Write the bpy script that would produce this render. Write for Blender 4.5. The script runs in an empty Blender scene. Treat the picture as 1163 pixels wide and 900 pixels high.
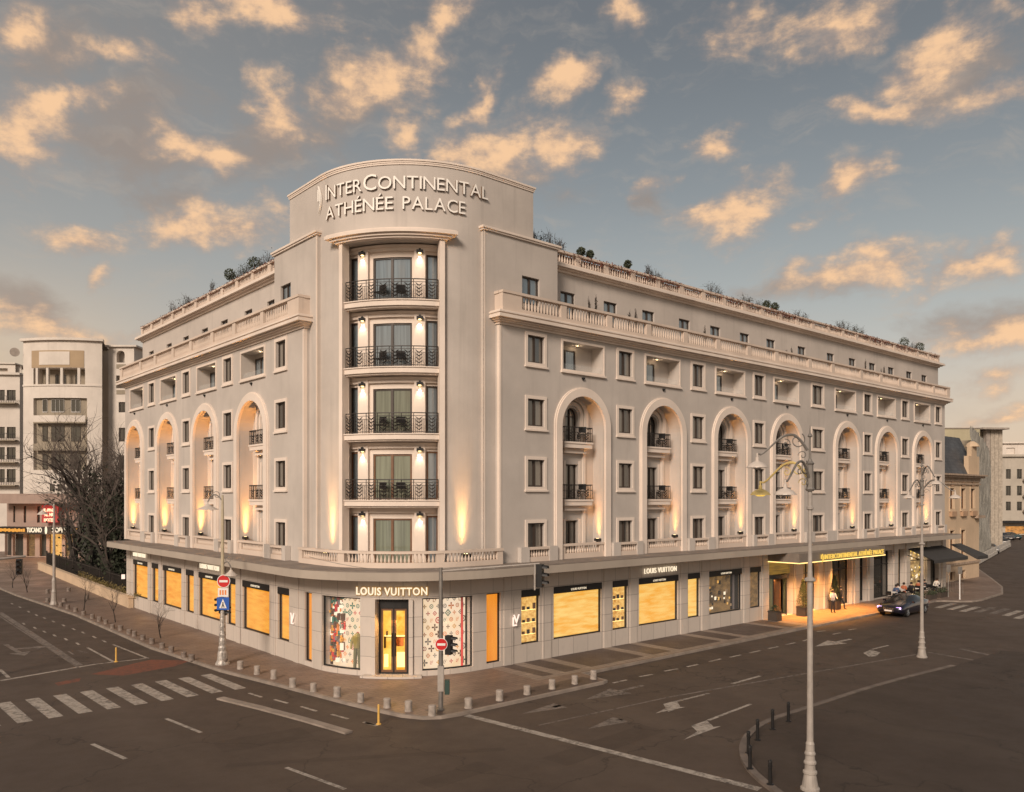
import bpy, bmesh, math, random
import numpy as np
from mathutils import Vector, Matrix
random.seed(7)
R = math.radians
S = bpy.context.scene
COL = S.collection

# ------------------------------------------------------------------ camera
# World axes follow the hotel: +X runs along its right street front, +Y along its left one,
# origin = the virtual corner of the two shop fronts at pavement level.
FOC, CX, HY, CAMZ = 923.0, 581.5, 565.0, 8.4
TH = math.atan2(923.0, 1064.5)
DR = (math.cos(TH), math.sin(TH)); DL = (-DR[1], DR[0])
CAM = (-18.79, -30.84)
FWD = (DR[1], DL[1]); RGT = (DR[0], DL[0])
cam = bpy.data.cameras.new('camera'); camo = bpy.data.objects.new('camera', cam); COL.objects.link(camo)
camo.location = (CAM[0], CAM[1], CAMZ)
camo.rotation_euler = (R(90), 0, math.atan2(FWD[1], FWD[0]) - math.pi/2)
cam.sensor_width = 36.0; cam.lens = 36.0*FOC/1163.0; cam.shift_y = (HY-450.0)/1163.0
cam.clip_start = 0.5; cam.clip_end = 4000
S.camera = camo
S.render.resolution_x = 1024; S.render.resolution_y = 792

# ------------------------------------------------------------------ light
SUN_EL, SUN_AZ = 28.0, 209.0       # azimuth of the direction towards the sun, degrees from +X
EXPO = 0.0
S.view_settings.view_transform = 'Standard'; S.view_settings.look = 'None'
S.view_settings.exposure = EXPO; S.view_settings.gamma = 1.0; S.view_settings.use_curve_mapping = False
sun = bpy.data.lights.new('sun', 'SUN'); suno = bpy.data.objects.new('sun', sun); COL.objects.link(suno)
sun.energy = 3.4; sun.angle = R(17); sun.color = (1.0, 0.84, 0.70)
sd = Vector((math.cos(R(SUN_AZ))*math.cos(R(SUN_EL)), math.sin(R(SUN_AZ))*math.cos(R(SUN_EL)), math.sin(R(SUN_EL))))
suno.rotation_euler = sd.to_track_quat('Z', 'Y').to_euler()
suno.location = (-40, -60, 60)

def node(nt, t, x=0, y=0, **kw):
    n = nt.nodes.new(t)
    for k, v in kw.items(): setattr(n, k, v)
    return n

W = bpy.data.worlds.new('World'); S.world = W; W.use_nodes = True
nt = W.node_tree; nt.nodes.clear(); lk = nt.links.new
def M1(op, a, b=None, c=None, clamp=False):
    n = nt.nodes.new('ShaderNodeMath'); n.operation = op; n.use_clamp = clamp
    for i, v in enumerate((a, b, c)):
        if v is None: continue
        if isinstance(v, (int, float)): n.inputs[i].default_value = v
        else: lk(v, n.inputs[i])
    return n.outputs[0]
def MIX(f, a, b, bt='MIX'):
    n = nt.nodes.new('ShaderNodeMix'); n.data_type = 'RGBA'; n.blend_type = bt
    for s, v in (('Factor', f), ('A', a), ('B', b)):
        sock = [i for i in n.inputs if i.name == s and (i.type == ('VALUE' if s == 'Factor' else 'RGBA'))][0]
        if isinstance(v, (int, float)): sock.default_value = v
        elif isinstance(v, tuple): sock.default_value = v + (1,)
        else: lk(v, sock)
    return [o for o in n.outputs if o.type == 'RGBA'][0]
def SM(v, a, b):
    n = nt.nodes.new('ShaderNodeMapRange'); n.interpolation_type = 'SMOOTHSTEP'; n.clamp = True
    lk(v, n.inputs[0]); n.inputs[1].default_value = a; n.inputs[2].default_value = b
    return n.outputs[0]
sky = node(nt, 'ShaderNodeTexSky', sky_type='NISHITA', sun_disc=False)
sky.sun_elevation = R(SUN_EL); sky.sun_rotation = R(90-SUN_AZ); sky.dust_density = 2.0; sky.ozone_density = 1.0
tc = node(nt, 'ShaderNodeTexCoord')
sep = node(nt, 'ShaderNodeSeparateXYZ'); lk(tc.outputs['Generated'], sep.inputs[0])
dx, dy, dz = sep.outputs
fwdc = M1('ADD', M1('MULTIPLY', dx, FWD[0]), M1('MULTIPLY', dy, FWD[1]))
rgtc = M1('ADD', M1('MULTIPLY', dx, RGT[0]), M1('MULTIPLY', dy, RGT[1]))
az = M1('ARCTAN2', rgtc, fwdc); el = M1('ARCSINE', dz)
cmb = node(nt, 'ShaderNodeCombineXYZ'); lk(az, cmb.inputs[0]); lk(el, cmb.inputs[1])
AE = cmb.outputs[0]
# fractal noise warping the cloud outlines
mp = node(nt, 'ShaderNodeMapping'); lk(AE, mp.inputs[0]); mp.inputs['Scale'].default_value = (8, 17, 1)
nz = node(nt, 'ShaderNodeTexNoise'); lk(mp.outputs[0], nz.inputs['Vector']); nz.inputs['Scale'].default_value = 1.0
nz.inputs['Detail'].default_value = 9; nz.inputs['Roughness'].default_value = 0.62; nz.inputs['Distortion'].default_value = 0.5
n1 = M1('SUBTRACT', nz.outputs['Fac'], 0.5)
mp2 = node(nt, 'ShaderNodeMapping'); lk(AE, mp2.inputs[0]); mp2.inputs['Scale'].default_value = (26, 38, 1); mp2.inputs['Location'].default_value = (3, 5, 0)
nz2 = node(nt, 'ShaderNodeTexNoise'); lk(mp2.outputs[0], nz2.inputs['Vector']); nz2.inputs['Scale'].default_value = 1.0
nz2.inputs['Detail'].default_value = 7; nz2.inputs['Roughness'].default_value = 0.6
n2 = M1('SUBTRACT', nz2.outputs['Fac'], 0.5)
# azimuth, elevation, half sizes (in px of the 923 px focal length, turned to radians) and tilt of each cloud bank
CL = [(245,250,88,30,4),(200,152,46,15,6),(245,172,30,12,0),(12,150,60,50,60),(60,118,60,16,15),(92,268,55,16,5),(120,305,15,14,0),
 (300,4,115,24,0),(215,18,42,18,0),(125,72,62,18,8),(312,105,36,44,40),(440,85,95,34,28),(560,168,85,36,0),(463,150,25,36,0),
 (540,100,46,14,35),(645,92,36,16,12),(712,107,40,15,4),(745,202,34,13,20),(828,233,50,32,0),(958,217,50,30,30),(812,163,32,18,0),
 (990,125,64,17,-4),(925,18,120,34,4),(1085,50,90,32,22),(1125,108,60,22,12),(960,316,92,22,3),(1110,305,66,26,22),(1125,392,70,24,5),
 (1140,432,46,15,8),(85,372,100,20,-6),(500,30,60,22,20),(1140,470,40,10,0),(25,40,50,26,20),(640,160,40,30,20),(700,20,40,18,0)]
GR = [(185,215,50,22,10),(20,345,70,26,-12),(745,222,30,16,0),(1100,85,90,26,16),(900,330,80,18,0),(60,60,80,40,10),(400,120,90,40,30),(1120,375,80,22,0),(560,200,80,26,0),(300,150,70,40,20),(150,150,90,60,20)]
wn = node(nt, 'ShaderNodeTexNoise'); lk(AE, wn.inputs['Vector']); wn.inputs['Scale'].default_value = 7.0; wn.inputs['Detail'].default_value = 5; wn.inputs['Roughness'].default_value = .55
ws = node(nt, 'ShaderNodeVectorMath', operation='SUBTRACT'); lk(wn.outputs['Color'], ws.inputs[0]); ws.inputs[1].default_value = (.5,.5,.5)
wm = node(nt, 'ShaderNodeVectorMath', operation='MULTIPLY'); lk(ws.outputs[0], wm.inputs[0]); wm.inputs[1].default_value = (.16,.09,0)
wa = node(nt, 'ShaderNodeVectorMath', operation='ADD'); lk(AE, wa.inputs[0]); lk(wm.outputs[0], wa.inputs[1]); AEW = wa.outputs[0]
def blobs(L, AE=None):
    AE = AEW
    dm = None
    for (px, py, a, b, t) in L:
        X = (px-CX)/FOC; Z = (HY-py)/FOC
        A = math.atan(X); E = math.atan(Z*math.cos(A)); k = math.cos(A)*math.cos(E)
        m = node(nt, 'ShaderNodeMapping', vector_type='TEXTURE'); lk(AE, m.inputs[0])
        m.inputs['Location'].default_value = (A, E, 0); m.inputs['Rotation'].default_value = (0, 0, R(t))
        m.inputs['Scale'].default_value = (a/FOC*k*1.20, b/FOC*k*1.20, 1)
        l = node(nt, 'ShaderNodeVectorMath', operation='LENGTH'); lk(m.outputs[0], l.inputs[0])
        dm = l.outputs['Value'] if dm is None else M1('SMOOTH_MIN', dm, l.outputs['Value'], 0.25)
    return M1('SUBTRACT', 1.0, dm)
rough = M1('ADD', M1('MULTIPLY', n1, 2.3), M1('MULTIPLY', n2, 1.25))
# beyond the picture, free-running broken cloud
mpb = node(nt, 'ShaderNodeMapping'); lk(AE, mpb.inputs[0]); mpb.inputs['Scale'].default_value = (4, 7, 1); mpb.inputs['Location'].default_value = (11, 2, 0)
nzb = node(nt, 'ShaderNodeTexNoise'); lk(mpb.outputs[0], nzb.inputs['Vector']); nzb.inputs['Detail'].default_value = 6
side = SM(M1('ABSOLUTE', az), 0.62, 0.85)
free = M1('MULTIPLY', M1('SUBTRACT', M1('MULTIPLY', nzb.outputs['Fac'], 5.0), 2.7), side)
core = M1('MAXIMUM', M1('ADD', blobs(CL), rough), M1('SUBTRACT', free, M1('MULTIPLY', M1('SUBTRACT', 1.0, side), 9.0)))
dens = SM(core, -0.15, 0.95)
bright = SM(M1('ADD', core, M1('MULTIPLY', n2, 2.4)), -0.1, 1.25)
gcore = M1('ADD', blobs(GR), M1('MULTIPLY', rough, 0.8))
gd = M1('MULTIPLY', SM(gcore, -0.2, 1.0), 0.75)
# clear sky: Nishita toned by the thin evening overcast
ramp = node(nt, 'ShaderNodeValToRGB'); lk(M1('MULTIPLY', M1('MAXIMUM', el, 0.0), 1.5), ramp.inputs[0])
cr = ramp.color_ramp; cr.interpolation = 'B_SPLINE'
pts = [(0.0, (.72,.56,.42)), (0.10, (.68,.57,.45)), (0.22, (.62,.60,.54)), (0.36, (.45,.475,.46)), (0.52, (.30,.33,.345)), (0.72, (.195,.215,.232)), (1.0, (.15,.158,.172))]
cr.elements[0].position = 0; cr.elements[0].color = pts[0][1]+(1,); cr.elements[1].position = 1; cr.elements[1].color = pts[-1][1]+(1,)
for p, c in pts[1:-1]:
    e = cr.elements.new(p); e.color = c+(1,)
leftd = SM(az, 0.15, -0.62)
nis = MIX(1.0, sky.outputs[0], (0.045, 0.045, 0.045), 'MULTIPLY')
clear = MIX(0.86, nis, ramp.outputs[0])
clear = MIX(M1('MULTIPLY', leftd, 0.38), clear, (.38, .345, .31))
clear = MIX(M1('MULTIPLY', M1('MULTIPLY', SM(az, -0.25, -0.6), SM(el, 0.30, 0.05)), 0.75), clear, (.86, .60, .36))
clear = MIX(M1('MULTIPLY', M1('MULTIPLY', SM(az, 0.30, 0.6), SM(el, 0.22, 0.03)), 0.55), clear, (.84, .62, .42))
mp3 = node(nt, 'ShaderNodeMapping'); lk(AEW, mp3.inputs[0]); mp3.inputs['Scale'].default_value = (2.6, 7.5, 1); mp3.inputs['Rotation'].default_value = (0, 0, .22); mp3.inputs['Location'].default_value = (1.7, 4.1, 0)
nz3 = node(nt, 'ShaderNodeTexNoise'); lk(mp3.outputs[0], nz3.inputs['Vector']); nz3.inputs['Detail'].default_value = 8; nz3.inputs['Roughness'].default_value = .6
veil = M1('MULTIPLY', SM(nz3.outputs['Fac'], 0.48, 0.78), 0.34)
withg = MIX(gd, clear, (.33, .265, .225)); withg = MIX(veil, withg, (.52, .43, .35))
ccol = MIX(bright, (.44, .33, .27), (.97, .62, .36))
out = MIX(M1('MULTIPLY', dens, 0.93), withg, ccol)
bg = node(nt, 'ShaderNodeBackground'); lk(out, bg.inputs[0]); bg.inputs[1].default_value = 1.0
wo = node(nt, 'ShaderNodeOutputWorld'); lk(bg.outputs[0], wo.inputs[0])
W.cycles.sampling_method = 'MANUAL'; W.cycles.sample_map_resolution = 512

# ------------------------------------------------------------------ helpers
def ray(px):
    t = (px-CX)/FOC
    return (t*DR[0]+DR[1], t*DL[0]+DL[1])
def G(px, py, z=-0.12):                 # surveyed ground point of a photograph pixel
    Y = (CAMZ-z)*FOC/(py-HY); r = ray(px)
    return (CAM[0]+r[0]*Y, CAM[1]+r[1]*Y)
def C2W(px, depth):
    r = ray(px); return (CAM[0]+r[0]*depth, CAM[1]+r[1]*depth)
def XR(px, y0): r = ray(px); return CAM[0]+(y0-CAM[1])/r[1]*r[0]
def YL(px, x0): r = ray(px); return CAM[1]+(x0-CAM[0])/r[0]*r[1]

class Frame:
    def __init__(s, kind, a=0, b=0, c=0): s.kind, s.a, s.b, s.c = kind, a, b, c
    def __call__(s, u, d, z):
        if s.kind == 'R': return (u, s.a+d, z)
        if s.kind == 'L': return (s.a+d, u, z)
        if s.kind == 'P':
            r = s.c-d; t = R(u); return (s.a+r*math.cos(t), s.b+r*math.sin(t), z)
        if s.kind == 'V': # view-facing local frame at (a,b) turned by c degrees
            t = math.atan2(RGT[1], RGT[0])+R(s.c); ux, uy = math.cos(t), math.sin(t)
            return (s.a+u*ux-d*uy, s.b+u*uy+d*ux, z)
    def rot(s, u=0):
        if s.kind == 'R': return 0.0
        if s.kind == 'L': return -math.pi/2
        if s.kind == 'P': return R(u-270)
        if s.kind == 'V': return math.atan2(RGT[1], RGT[0])+R(s.c)
    def arc(s, u): return u if s.kind != 'P' else R(u)*s.c

class MB:
    def __init__(s): s.v, s.f, s.m, s.uv = [], [], [], []; s.k = 0
    def face(s, pts, uvs=None, m=None):
        b = len(s.v); s.v += [tuple(p) for p in pts]
        s.f.append(tuple(range(b, b+len(pts)))); s.m.append(s.k if m is None else m)
        s.uv.append(uvs or [(p[0], p[1]) for p in pts])
    def quad(s, F, a, b, c, d, m=None):    # four (u,d,z) corners
        s.face([F(*p) for p in (a, b, c, d)], [(F.arc(p[0])+p[1], p[2]) for p in (a, b, c, d)], m)
    def box(s, F, u0, u1, d0, d1, z0, z1, n=1, m=None):
        if F is None: F = WORLD
        us = [u0+(u1-u0)*i/n for i in range(n+1)]
        for i in range(n):
            a, b = us[i], us[i+1]
            s.quad(F, (a,d0,z0), (b,d0,z0), (b,d0,z1), (a,d0,z1), m)
            s.quad(F, (b,d1,z0), (a,d1,z0), (a,d1,z1), (b,d1,z1), m)
            s.face([F(a,d0,z1), F(b,d0,z1), F(b,d1,z1), F(a,d1,z1)], [(F.arc(a),d0),(F.arc(b),d0),(F.arc(b),d1),(F.arc(a),d1)], m)
            s.face([F(a,d1,z0), F(b,d1,z0), F(b,d0,z0), F(a,d0,z0)], [(F.arc(a),d1),(F.arc(b),d1),(F.arc(b),d0),(F.arc(a),d0)], m)
        s.quad(F, (u0,d1,z0), (u0,d0,z0), (u0,d0,z1), (u0,d1,z1), m)
        s.quad(F, (u1,d0,z0), (u1,d1,z0), (u1,d1,z1), (u1,d0,z1), m)
    def prism(s, pts, z0, z1, m=None):
        s.face([(x, y, z1) for x, y in pts], None, m); s.face([(x, y, z0) for x, y in pts][::-1], None, m)
        L = 0
        for i in range(len(pts)):
            a, b = pts[i], pts[(i+1) % len(pts)]; l = math.dist(a, b)
            s.face([(a[0],a[1],z0),(b[0],b[1],z0),(b[0],b[1],z1),(a[0],a[1],z1)], [(L,z0),(L+l,z0),(L+l,z1),(L,z1)], m); L += l
    def tube(s, p, q, r0, r1=None, n=8, m=None, cap=True):
        p, q = Vector(p), Vector(q); r1 = r0 if r1 is None else r1
        d = (q-p); L = d.length
        if L < 1e-6: return
        d.normalize(); a = d.orthogonal().normalized(); b = d.cross(a)
        P = [p+(a*math.cos(2*math.pi*i/n)+b*math.sin(2*math.pi*i/n))*r0 for i in range(n)]
        Q = [q+(a*math.cos(2*math.pi*i/n)+b*math.sin(2*math.pi*i/n))*r1 for i in range(n)]
        for i in range(n):
            j = (i+1) % n; s.face([P[i], P[j], Q[j], Q[i]], [(i/n,0),(i/n+1/n,0),(i/n+1/n,L),(i/n,L)], m)
        if cap and n > 3:
            s.face(P[::-1], None, m); s.face(Q, None, m)
    def path(s, pts, r, n=6, m=None):
        for i in range(len(pts)-1):
            ra = r[i] if isinstance(r, list) else r; rb = r[i+1] if isinstance(r, list) else r
            s.tube(pts[i], pts[i+1], ra, rb, n, m)
    def lathe(s, c, prof, n=12, m=None, ax=None):     # prof: (radius, z)
        cx_, cy_, cz_ = c
        rings = [[(cx_+r*math.cos(2*math.pi*i/n), cy_+r*math.sin(2*math.pi*i/n), cz_+z) for i in range(n)] for r, z in prof]
        for k in range(len(rings)-1):
            for i in range(n):
                j = (i+1) % n; s.face([rings[k][i], rings[k][j], rings[k+1][j], rings[k+1][i]], None, m)
        s.face(rings[0][::-1], None, m); s.face(rings[-1], None, m)
    def build(s, name, mats, parent=None, smooth=False, weld=False):
        me = bpy.data.meshes.new(name); me.from_pydata(s.v, [], s.f)
        uvl = me.uv_layers.new(name='UVMap')
        flat = [c for f in s.uv for p in f for c in p]; uvl.data.foreach_set('uv', flat)
        if not isinstance(mats, (list, tuple)): mats = [mats]
        for m in mats: me.materials.append(m)
        if len(mats) > 1: me.polygons.foreach_set('material_index', s.m)
        if weld or smooth:
            bm = bmesh.new(); bm.from_mesh(me); bmesh.ops.remove_doubles(bm, verts=bm.verts, dist=0.0004)
            bmesh.ops.recalc_face_normals(bm, faces=bm.faces); bm.to_mesh(me); bm.free()
        if smooth: me.shade_smooth()
        me.update()
        o = bpy.data.objects.new(name, me); COL.objects.link(o)
        if parent is not None: o.parent = parent
        return o
WORLD = Frame('R', 0)
FR, FL = (lambda y: Frame('R', y)), (lambda x: Frame('L', x))

def tag(o, label=None, cat=None, group=None, kind=None):
    if label: o['label'] = label
    if cat: o['category'] = cat
    if group: o['group'] = group
    if kind: o['kind'] = kind
    return o
def empty(name, loc=(0,0,0), rz=0, label=None, cat=None, group=None):
    o = bpy.data.objects.new(name, None); COL.objects.link(o); o.location = loc; o.rotation_euler = (0,0,rz)
    o.empty_display_size = 0.2
    return tag(o, label, cat, group)
def copy_tree(o, parent=None, kids=None):
    c = o.copy(); COL.objects.link(c); c.parent = parent
    for ch in KIDS(o): copy_tree(ch, c)
    return c
def KIDS(o): return [x for x in COL.objects if x.parent == o]
_kc = {}
def place(proto, F, u, d, z, parent=None, used=set()):
    """first placement moves the prototype, later ones copy the whole tree"""
    key = proto.name
    if key in used: o = copy_fast(proto, parent)
    else:
        o = proto; o.parent = parent; used.add(key); _kc[key] = tree_of(proto)
    o.location = F(u, d, z); o.rotation_euler = (0, 0, F.rot(u))
    return o
def tree_of(o): return (o, [tree_of(c) for c in KIDS(o)])
def copy_fast(proto, parent):
    t = _kc.get(proto.name) or tree_of(proto); _kc[proto.name] = t
    def rec(n, p):
        c = n[0].copy(); COL.objects.link(c); c.parent = p
        for k in n[1]: rec(k, c)
        return c
    return rec(t, parent)

def wall(B, F, u0, u1, z0, z1, holes=(), depth=0.3, du=None, m=None, mr=None):
    """front skin with openings; holes = (ua, ub, za, zb[, depth[, 'arch']])"""
    us = {round(u0,4), round(u1,4)}; zs = {round(z0,4), round(z1,4)}
    for h in holes: us |= {round(h[0],4), round(h[1],4)}; zs |= {round(h[2],4), round(h[3],4)}
    if du:
        k = max(1, int(abs(u1-u0)/du)); us |= {round(u0+(u1-u0)*i/k, 4) for i in range(k+1)}
    us = sorted(x for x in us if u0-1e-4 <= x <= u1+1e-4); zs = sorted(x for x in zs if z0-1e-4 <= x <= z1+1e-4)
    def inside(u, z): return any(h[0]-1e-5 < u < h[1]+1e-5 and h[2]-1e-5 < z < h[3]+1e-5 for h in holes)
    for i in range(len(us)-1):
        for j in range(len(zs)-1):
            if us[i+1]-us[i] < 2e-4: continue
            if inside((us[i]+us[i+1])/2, (zs[j]+zs[j+1])/2): continue
            B.quad(F, (us[i],0,zs[j]), (us[i+1],0,zs[j]), (us[i+1],0,zs[j+1]), (us[i],0,zs[j+1]), m)
    for h in holes:
        ua, ub, za, zb = h[:4]; dp = h[4] if len(h) > 4 and h[4] else depth; arch = len(h) > 5 and h[5] == 'arch'
        zs_ = zb-(ub-ua)/2 if arch else zb
        B.quad(F, (ua,0,za), (ua,dp,za), (ua,dp,zs_), (ua,0,zs_), mr)
        B.quad(F, (ub,dp,za), (ub,0,za), (ub,0,zs_), (ub,dp,zs_), mr)
        seg = [x for x in us if ua-1e-5 <= x <= ub+1e-5]
        for i in range(len(seg)-1):
            B.quad(F, (seg[i],0,za), (seg[i+1],0,za), (seg[i+1],dp,za), (seg[i],dp,za), mr)
            if not arch: B.quad(F, (seg[i],dp,zb), (seg[i+1],dp,zb), (seg[i+1],0,zb), (seg[i],0,zb), mr)
        if arch:
            uc, r = (ua+ub)/2, (ub-ua)/2; n = 24
            P = [(uc-r*math.cos(math.pi*i/n), zs_+r*math.sin(math.pi*i/n)) for i in range(n+1)]
            for i in range(n):
                a, b = P[i], P[i+1]
                B.quad(F, (a[0],0,a[1]), (b[0],0,b[1]), (b[0],0,zb), (a[0],0,zb), m)
                B.quad(F, (a[0],dp,a[1]), (b[0],dp,b[1]), (b[0],0,b[1]), (a[0],0,a[1]), mr)
def band(B, F, uc, z0, zs, ri, ro, d0, d1, n=24, m=None):
    """arched surround with jambs, a closed strip between radii ri and ro"""
    def pts(r): return [(uc-r, z0)] + [(uc-r*math.cos(math.pi*i/n), zs+r*math.sin(math.pi*i/n)) for i in range(n+1)] + [(uc+r, z0)]
    I, O = pts(ri), pts(ro)
    for k in range(len(I)-1):
        a, b, c, d = I[k], I[k+1], O[k+1], O[k]
        B.quad(F, (a[0],d0,a[1]), (b[0],d0,b[1]), (c[0],d0,c[1]), (d[0],d0,d[1]), m)
        B.quad(F, (d[0],d0,d[1]), (c[0],d0,c[1]), (c[0],d1,c[1]), (d[0],d1,d[1]), m)
        B.quad(F, (a[0],d1,a[1]), (b[0],d1,b[1]), (b[0],d0,b[1]), (a[0],d0,a[1]), m)
def ring(B, F, ua, ub, za, zb, w, d0, d1, n=1, sill=None, m=None):
    """rectangular surround outside the opening"""
    B.box(F, ua-w, ua, d0, d1, za-w, zb+w, 1, m); B.box(F, ub, ub+w, d0, d1, za-w, zb+w, 1, m)
    B.box(F, ua, ub, d0, d1, zb, zb+w, n, m); B.box(F, ua, ub, d0, d1, za-w, za, n, m)
    if sill: B.box(F, ua-w-0.04, ub+w+0.04, d0-sill, d1-0.003, za-w-0.09, za-w+0.003, n, m)
def baluster(B, F, u, d, z0, h, r, du, m=None):
    pr = [(0.55,0),(0.9,0.12),(1.0,0.28),(0.5,0.62),(0.45,0.85),(0.8,1.0)]; n = 6
    rings = [[F(u+du*r*q*math.cos(2*math.pi*i/n), d+r*q*math.sin(2*math.pi*i/n), z0+h*t) for i in range(n)] for q, t in pr]
    for k in range(len(rings)-1):
        for i in range(n):
            j = (i+1) % n; B.face([rings[k][i], rings[k][j], rings[k+1][j], rings[k+1][i]], None, m)
def balustrade(B, F, u0, u1, d0, d1, z0, z1, piers=(), pw=0.35, sp=0.21, base=0.16, top=0.14, solid=(), n=1):
    """rail on balusters; du = degrees per metre for polar frames"""
    du = 1.0 if F.kind != 'P' else 180/math.pi/F.c
    B.box(F, u0, u1, d0-0.02, d1+0.02, z0, z0+base, n); B.box(F, u0-0.03*du, u1+0.03*du, d0-0.06, d1+0.06, z1-top, z1, n)
    pl = sorted(piers)
    for p in pl: B.box(F, p-pw/2*du, p+pw/2*du, d0-0.012, d1+0.012, z0+base-0.001, z1-top+0.001)
    for a, b in solid: B.box(F, a, b, d0-0.01, d1+0.01, z0+base-0.001, z1-top+0.001, max(1, n//3))
    k = max(1, round((u1-u0)/(sp*du)))
    for i in range(k):
        u = u0+(i+0.5)*(u1-u0)/k
        if any(abs(u-p) < pw/2*du+0.06*du for p in pl) or any(a-0.05 < u < b+0.05 for a, b in solid): continue
        baluster(B, F, u, (d0+d1)/2, z0+base, z1-top-z0-base, 0.065, du)

def text_geo(body, size, ext=0.03, bold=0.0, spacing=1.0, align='CENTER'):
    c = bpy.data.curves.new('t', 'FONT'); c.body = body; c.size = size; c.extrude = ext; c.offset = bold
    c.align_x = align; c.space_character = spacing; c.resolution_u = 3
    o = bpy.data.objects.new('t', c); COL.objects.link(o)
    dg = bpy.context.evaluated_depsgraph_get(); me = bpy.data.meshes.new_from_object(o.evaluated_get(dg))
    V = [tuple(v.co) for v in me.vertices]; Fc = [tuple(p.vertices) for p in me.polygons]
    bpy.data.objects.remove(o); bpy.data.curves.remove(c); bpy.data.meshes.remove(me)
    return V, Fc
def text_on(B, F, body, uc, z, size, d=-0.05, ext=0.03, bold=0.0, spacing=1.0, width=None, mirror=False, m=None):
    """letters standing on frame F; local x becomes arc length along u, y becomes height"""
    V, Fc = text_geo(body, size, ext, bold, spacing)
    xs = [v[0] for v in V]; w = max(xs)-min(xs); cx0 = (max(xs)+min(xs))/2; k = width/w if width else 1.0
    du = 1.0 if F.kind != 'P' else 180/math.pi/F.c
    sg = -1 if mirror else 1
    P = [F(uc+sg*(v[0]-cx0)*k*du, d-v[2], z+v[1]) for v in V]
    b = len(B.v); B.v += P
    for f in Fc:
        B.f.append(tuple(b+i for i in f)); B.m.append(B.k if m is None else m); B.uv.append([(0, 0)]*len(f))

def words_on(name, parent, F, body, uc, z, size, d, ext, bold, spacing, width, mirror, mat):
    """a sign as an Empty with one mesh per word"""
    V, Fc = text_geo(body, size, ext, bold, spacing); xs = [v[0] for v in V]; w = max(xs)-min(xs); c0 = (max(xs)+min(xs))/2; k = width/w
    iv = sorted((min(V[i][0] for i in f), max(V[i][0] for i in f)) for f in Fc); gaps = []; hi = iv[0][1]
    for a, b in iv:
        if a > hi: gaps.append((a-hi, (a+hi)/2))
        hi = max(hi, b)
    cuts = sorted(g[1] for g in sorted(gaps)[-(len(body.split())-1):]); du = 1.0 if F.kind != 'P' else 180/math.pi/F.c; sg = -1 if mirror else 1
    e = bpy.data.objects.new(name, None); COL.objects.link(e); e.parent = parent
    for q in range(len(cuts)+1):
        B = MB(); B.v = [F(uc+sg*(v[0]-c0)*k*du, d-v[2], z+v[1]) for v in V]
        for f in Fc:
            m = sum(V[i][0] for i in f)/len(f); 
            if sum(m > c for c in cuts) == q: B.f.append(f); B.m.append(0); B.uv.append([(0,0)]*len(f))
        o = B.build('word', mat, e)
        bm = bmesh.new(); bm.from_mesh(o.data); bmesh.ops.delete(bm, geom=[v for v in bm.verts if not v.link_faces], context='VERTS'); bm.to_mesh(o.data); bm.free()
    return e

def lamp(kind, name, loc, energy, color=(1,.55,.2), **k):
    l = bpy.data.lights.new(name, kind); l.energy = energy; l.color = color
    for a, v in k.items(): setattr(l, a, v)
    o = bpy.data.objects.new(name, l); COL.objects.link(o); o.location = loc; return o
def aim(o, d): o.rotation_euler = Vector(d).to_track_quat('-Z', 'Y').to_euler(); return o
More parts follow.
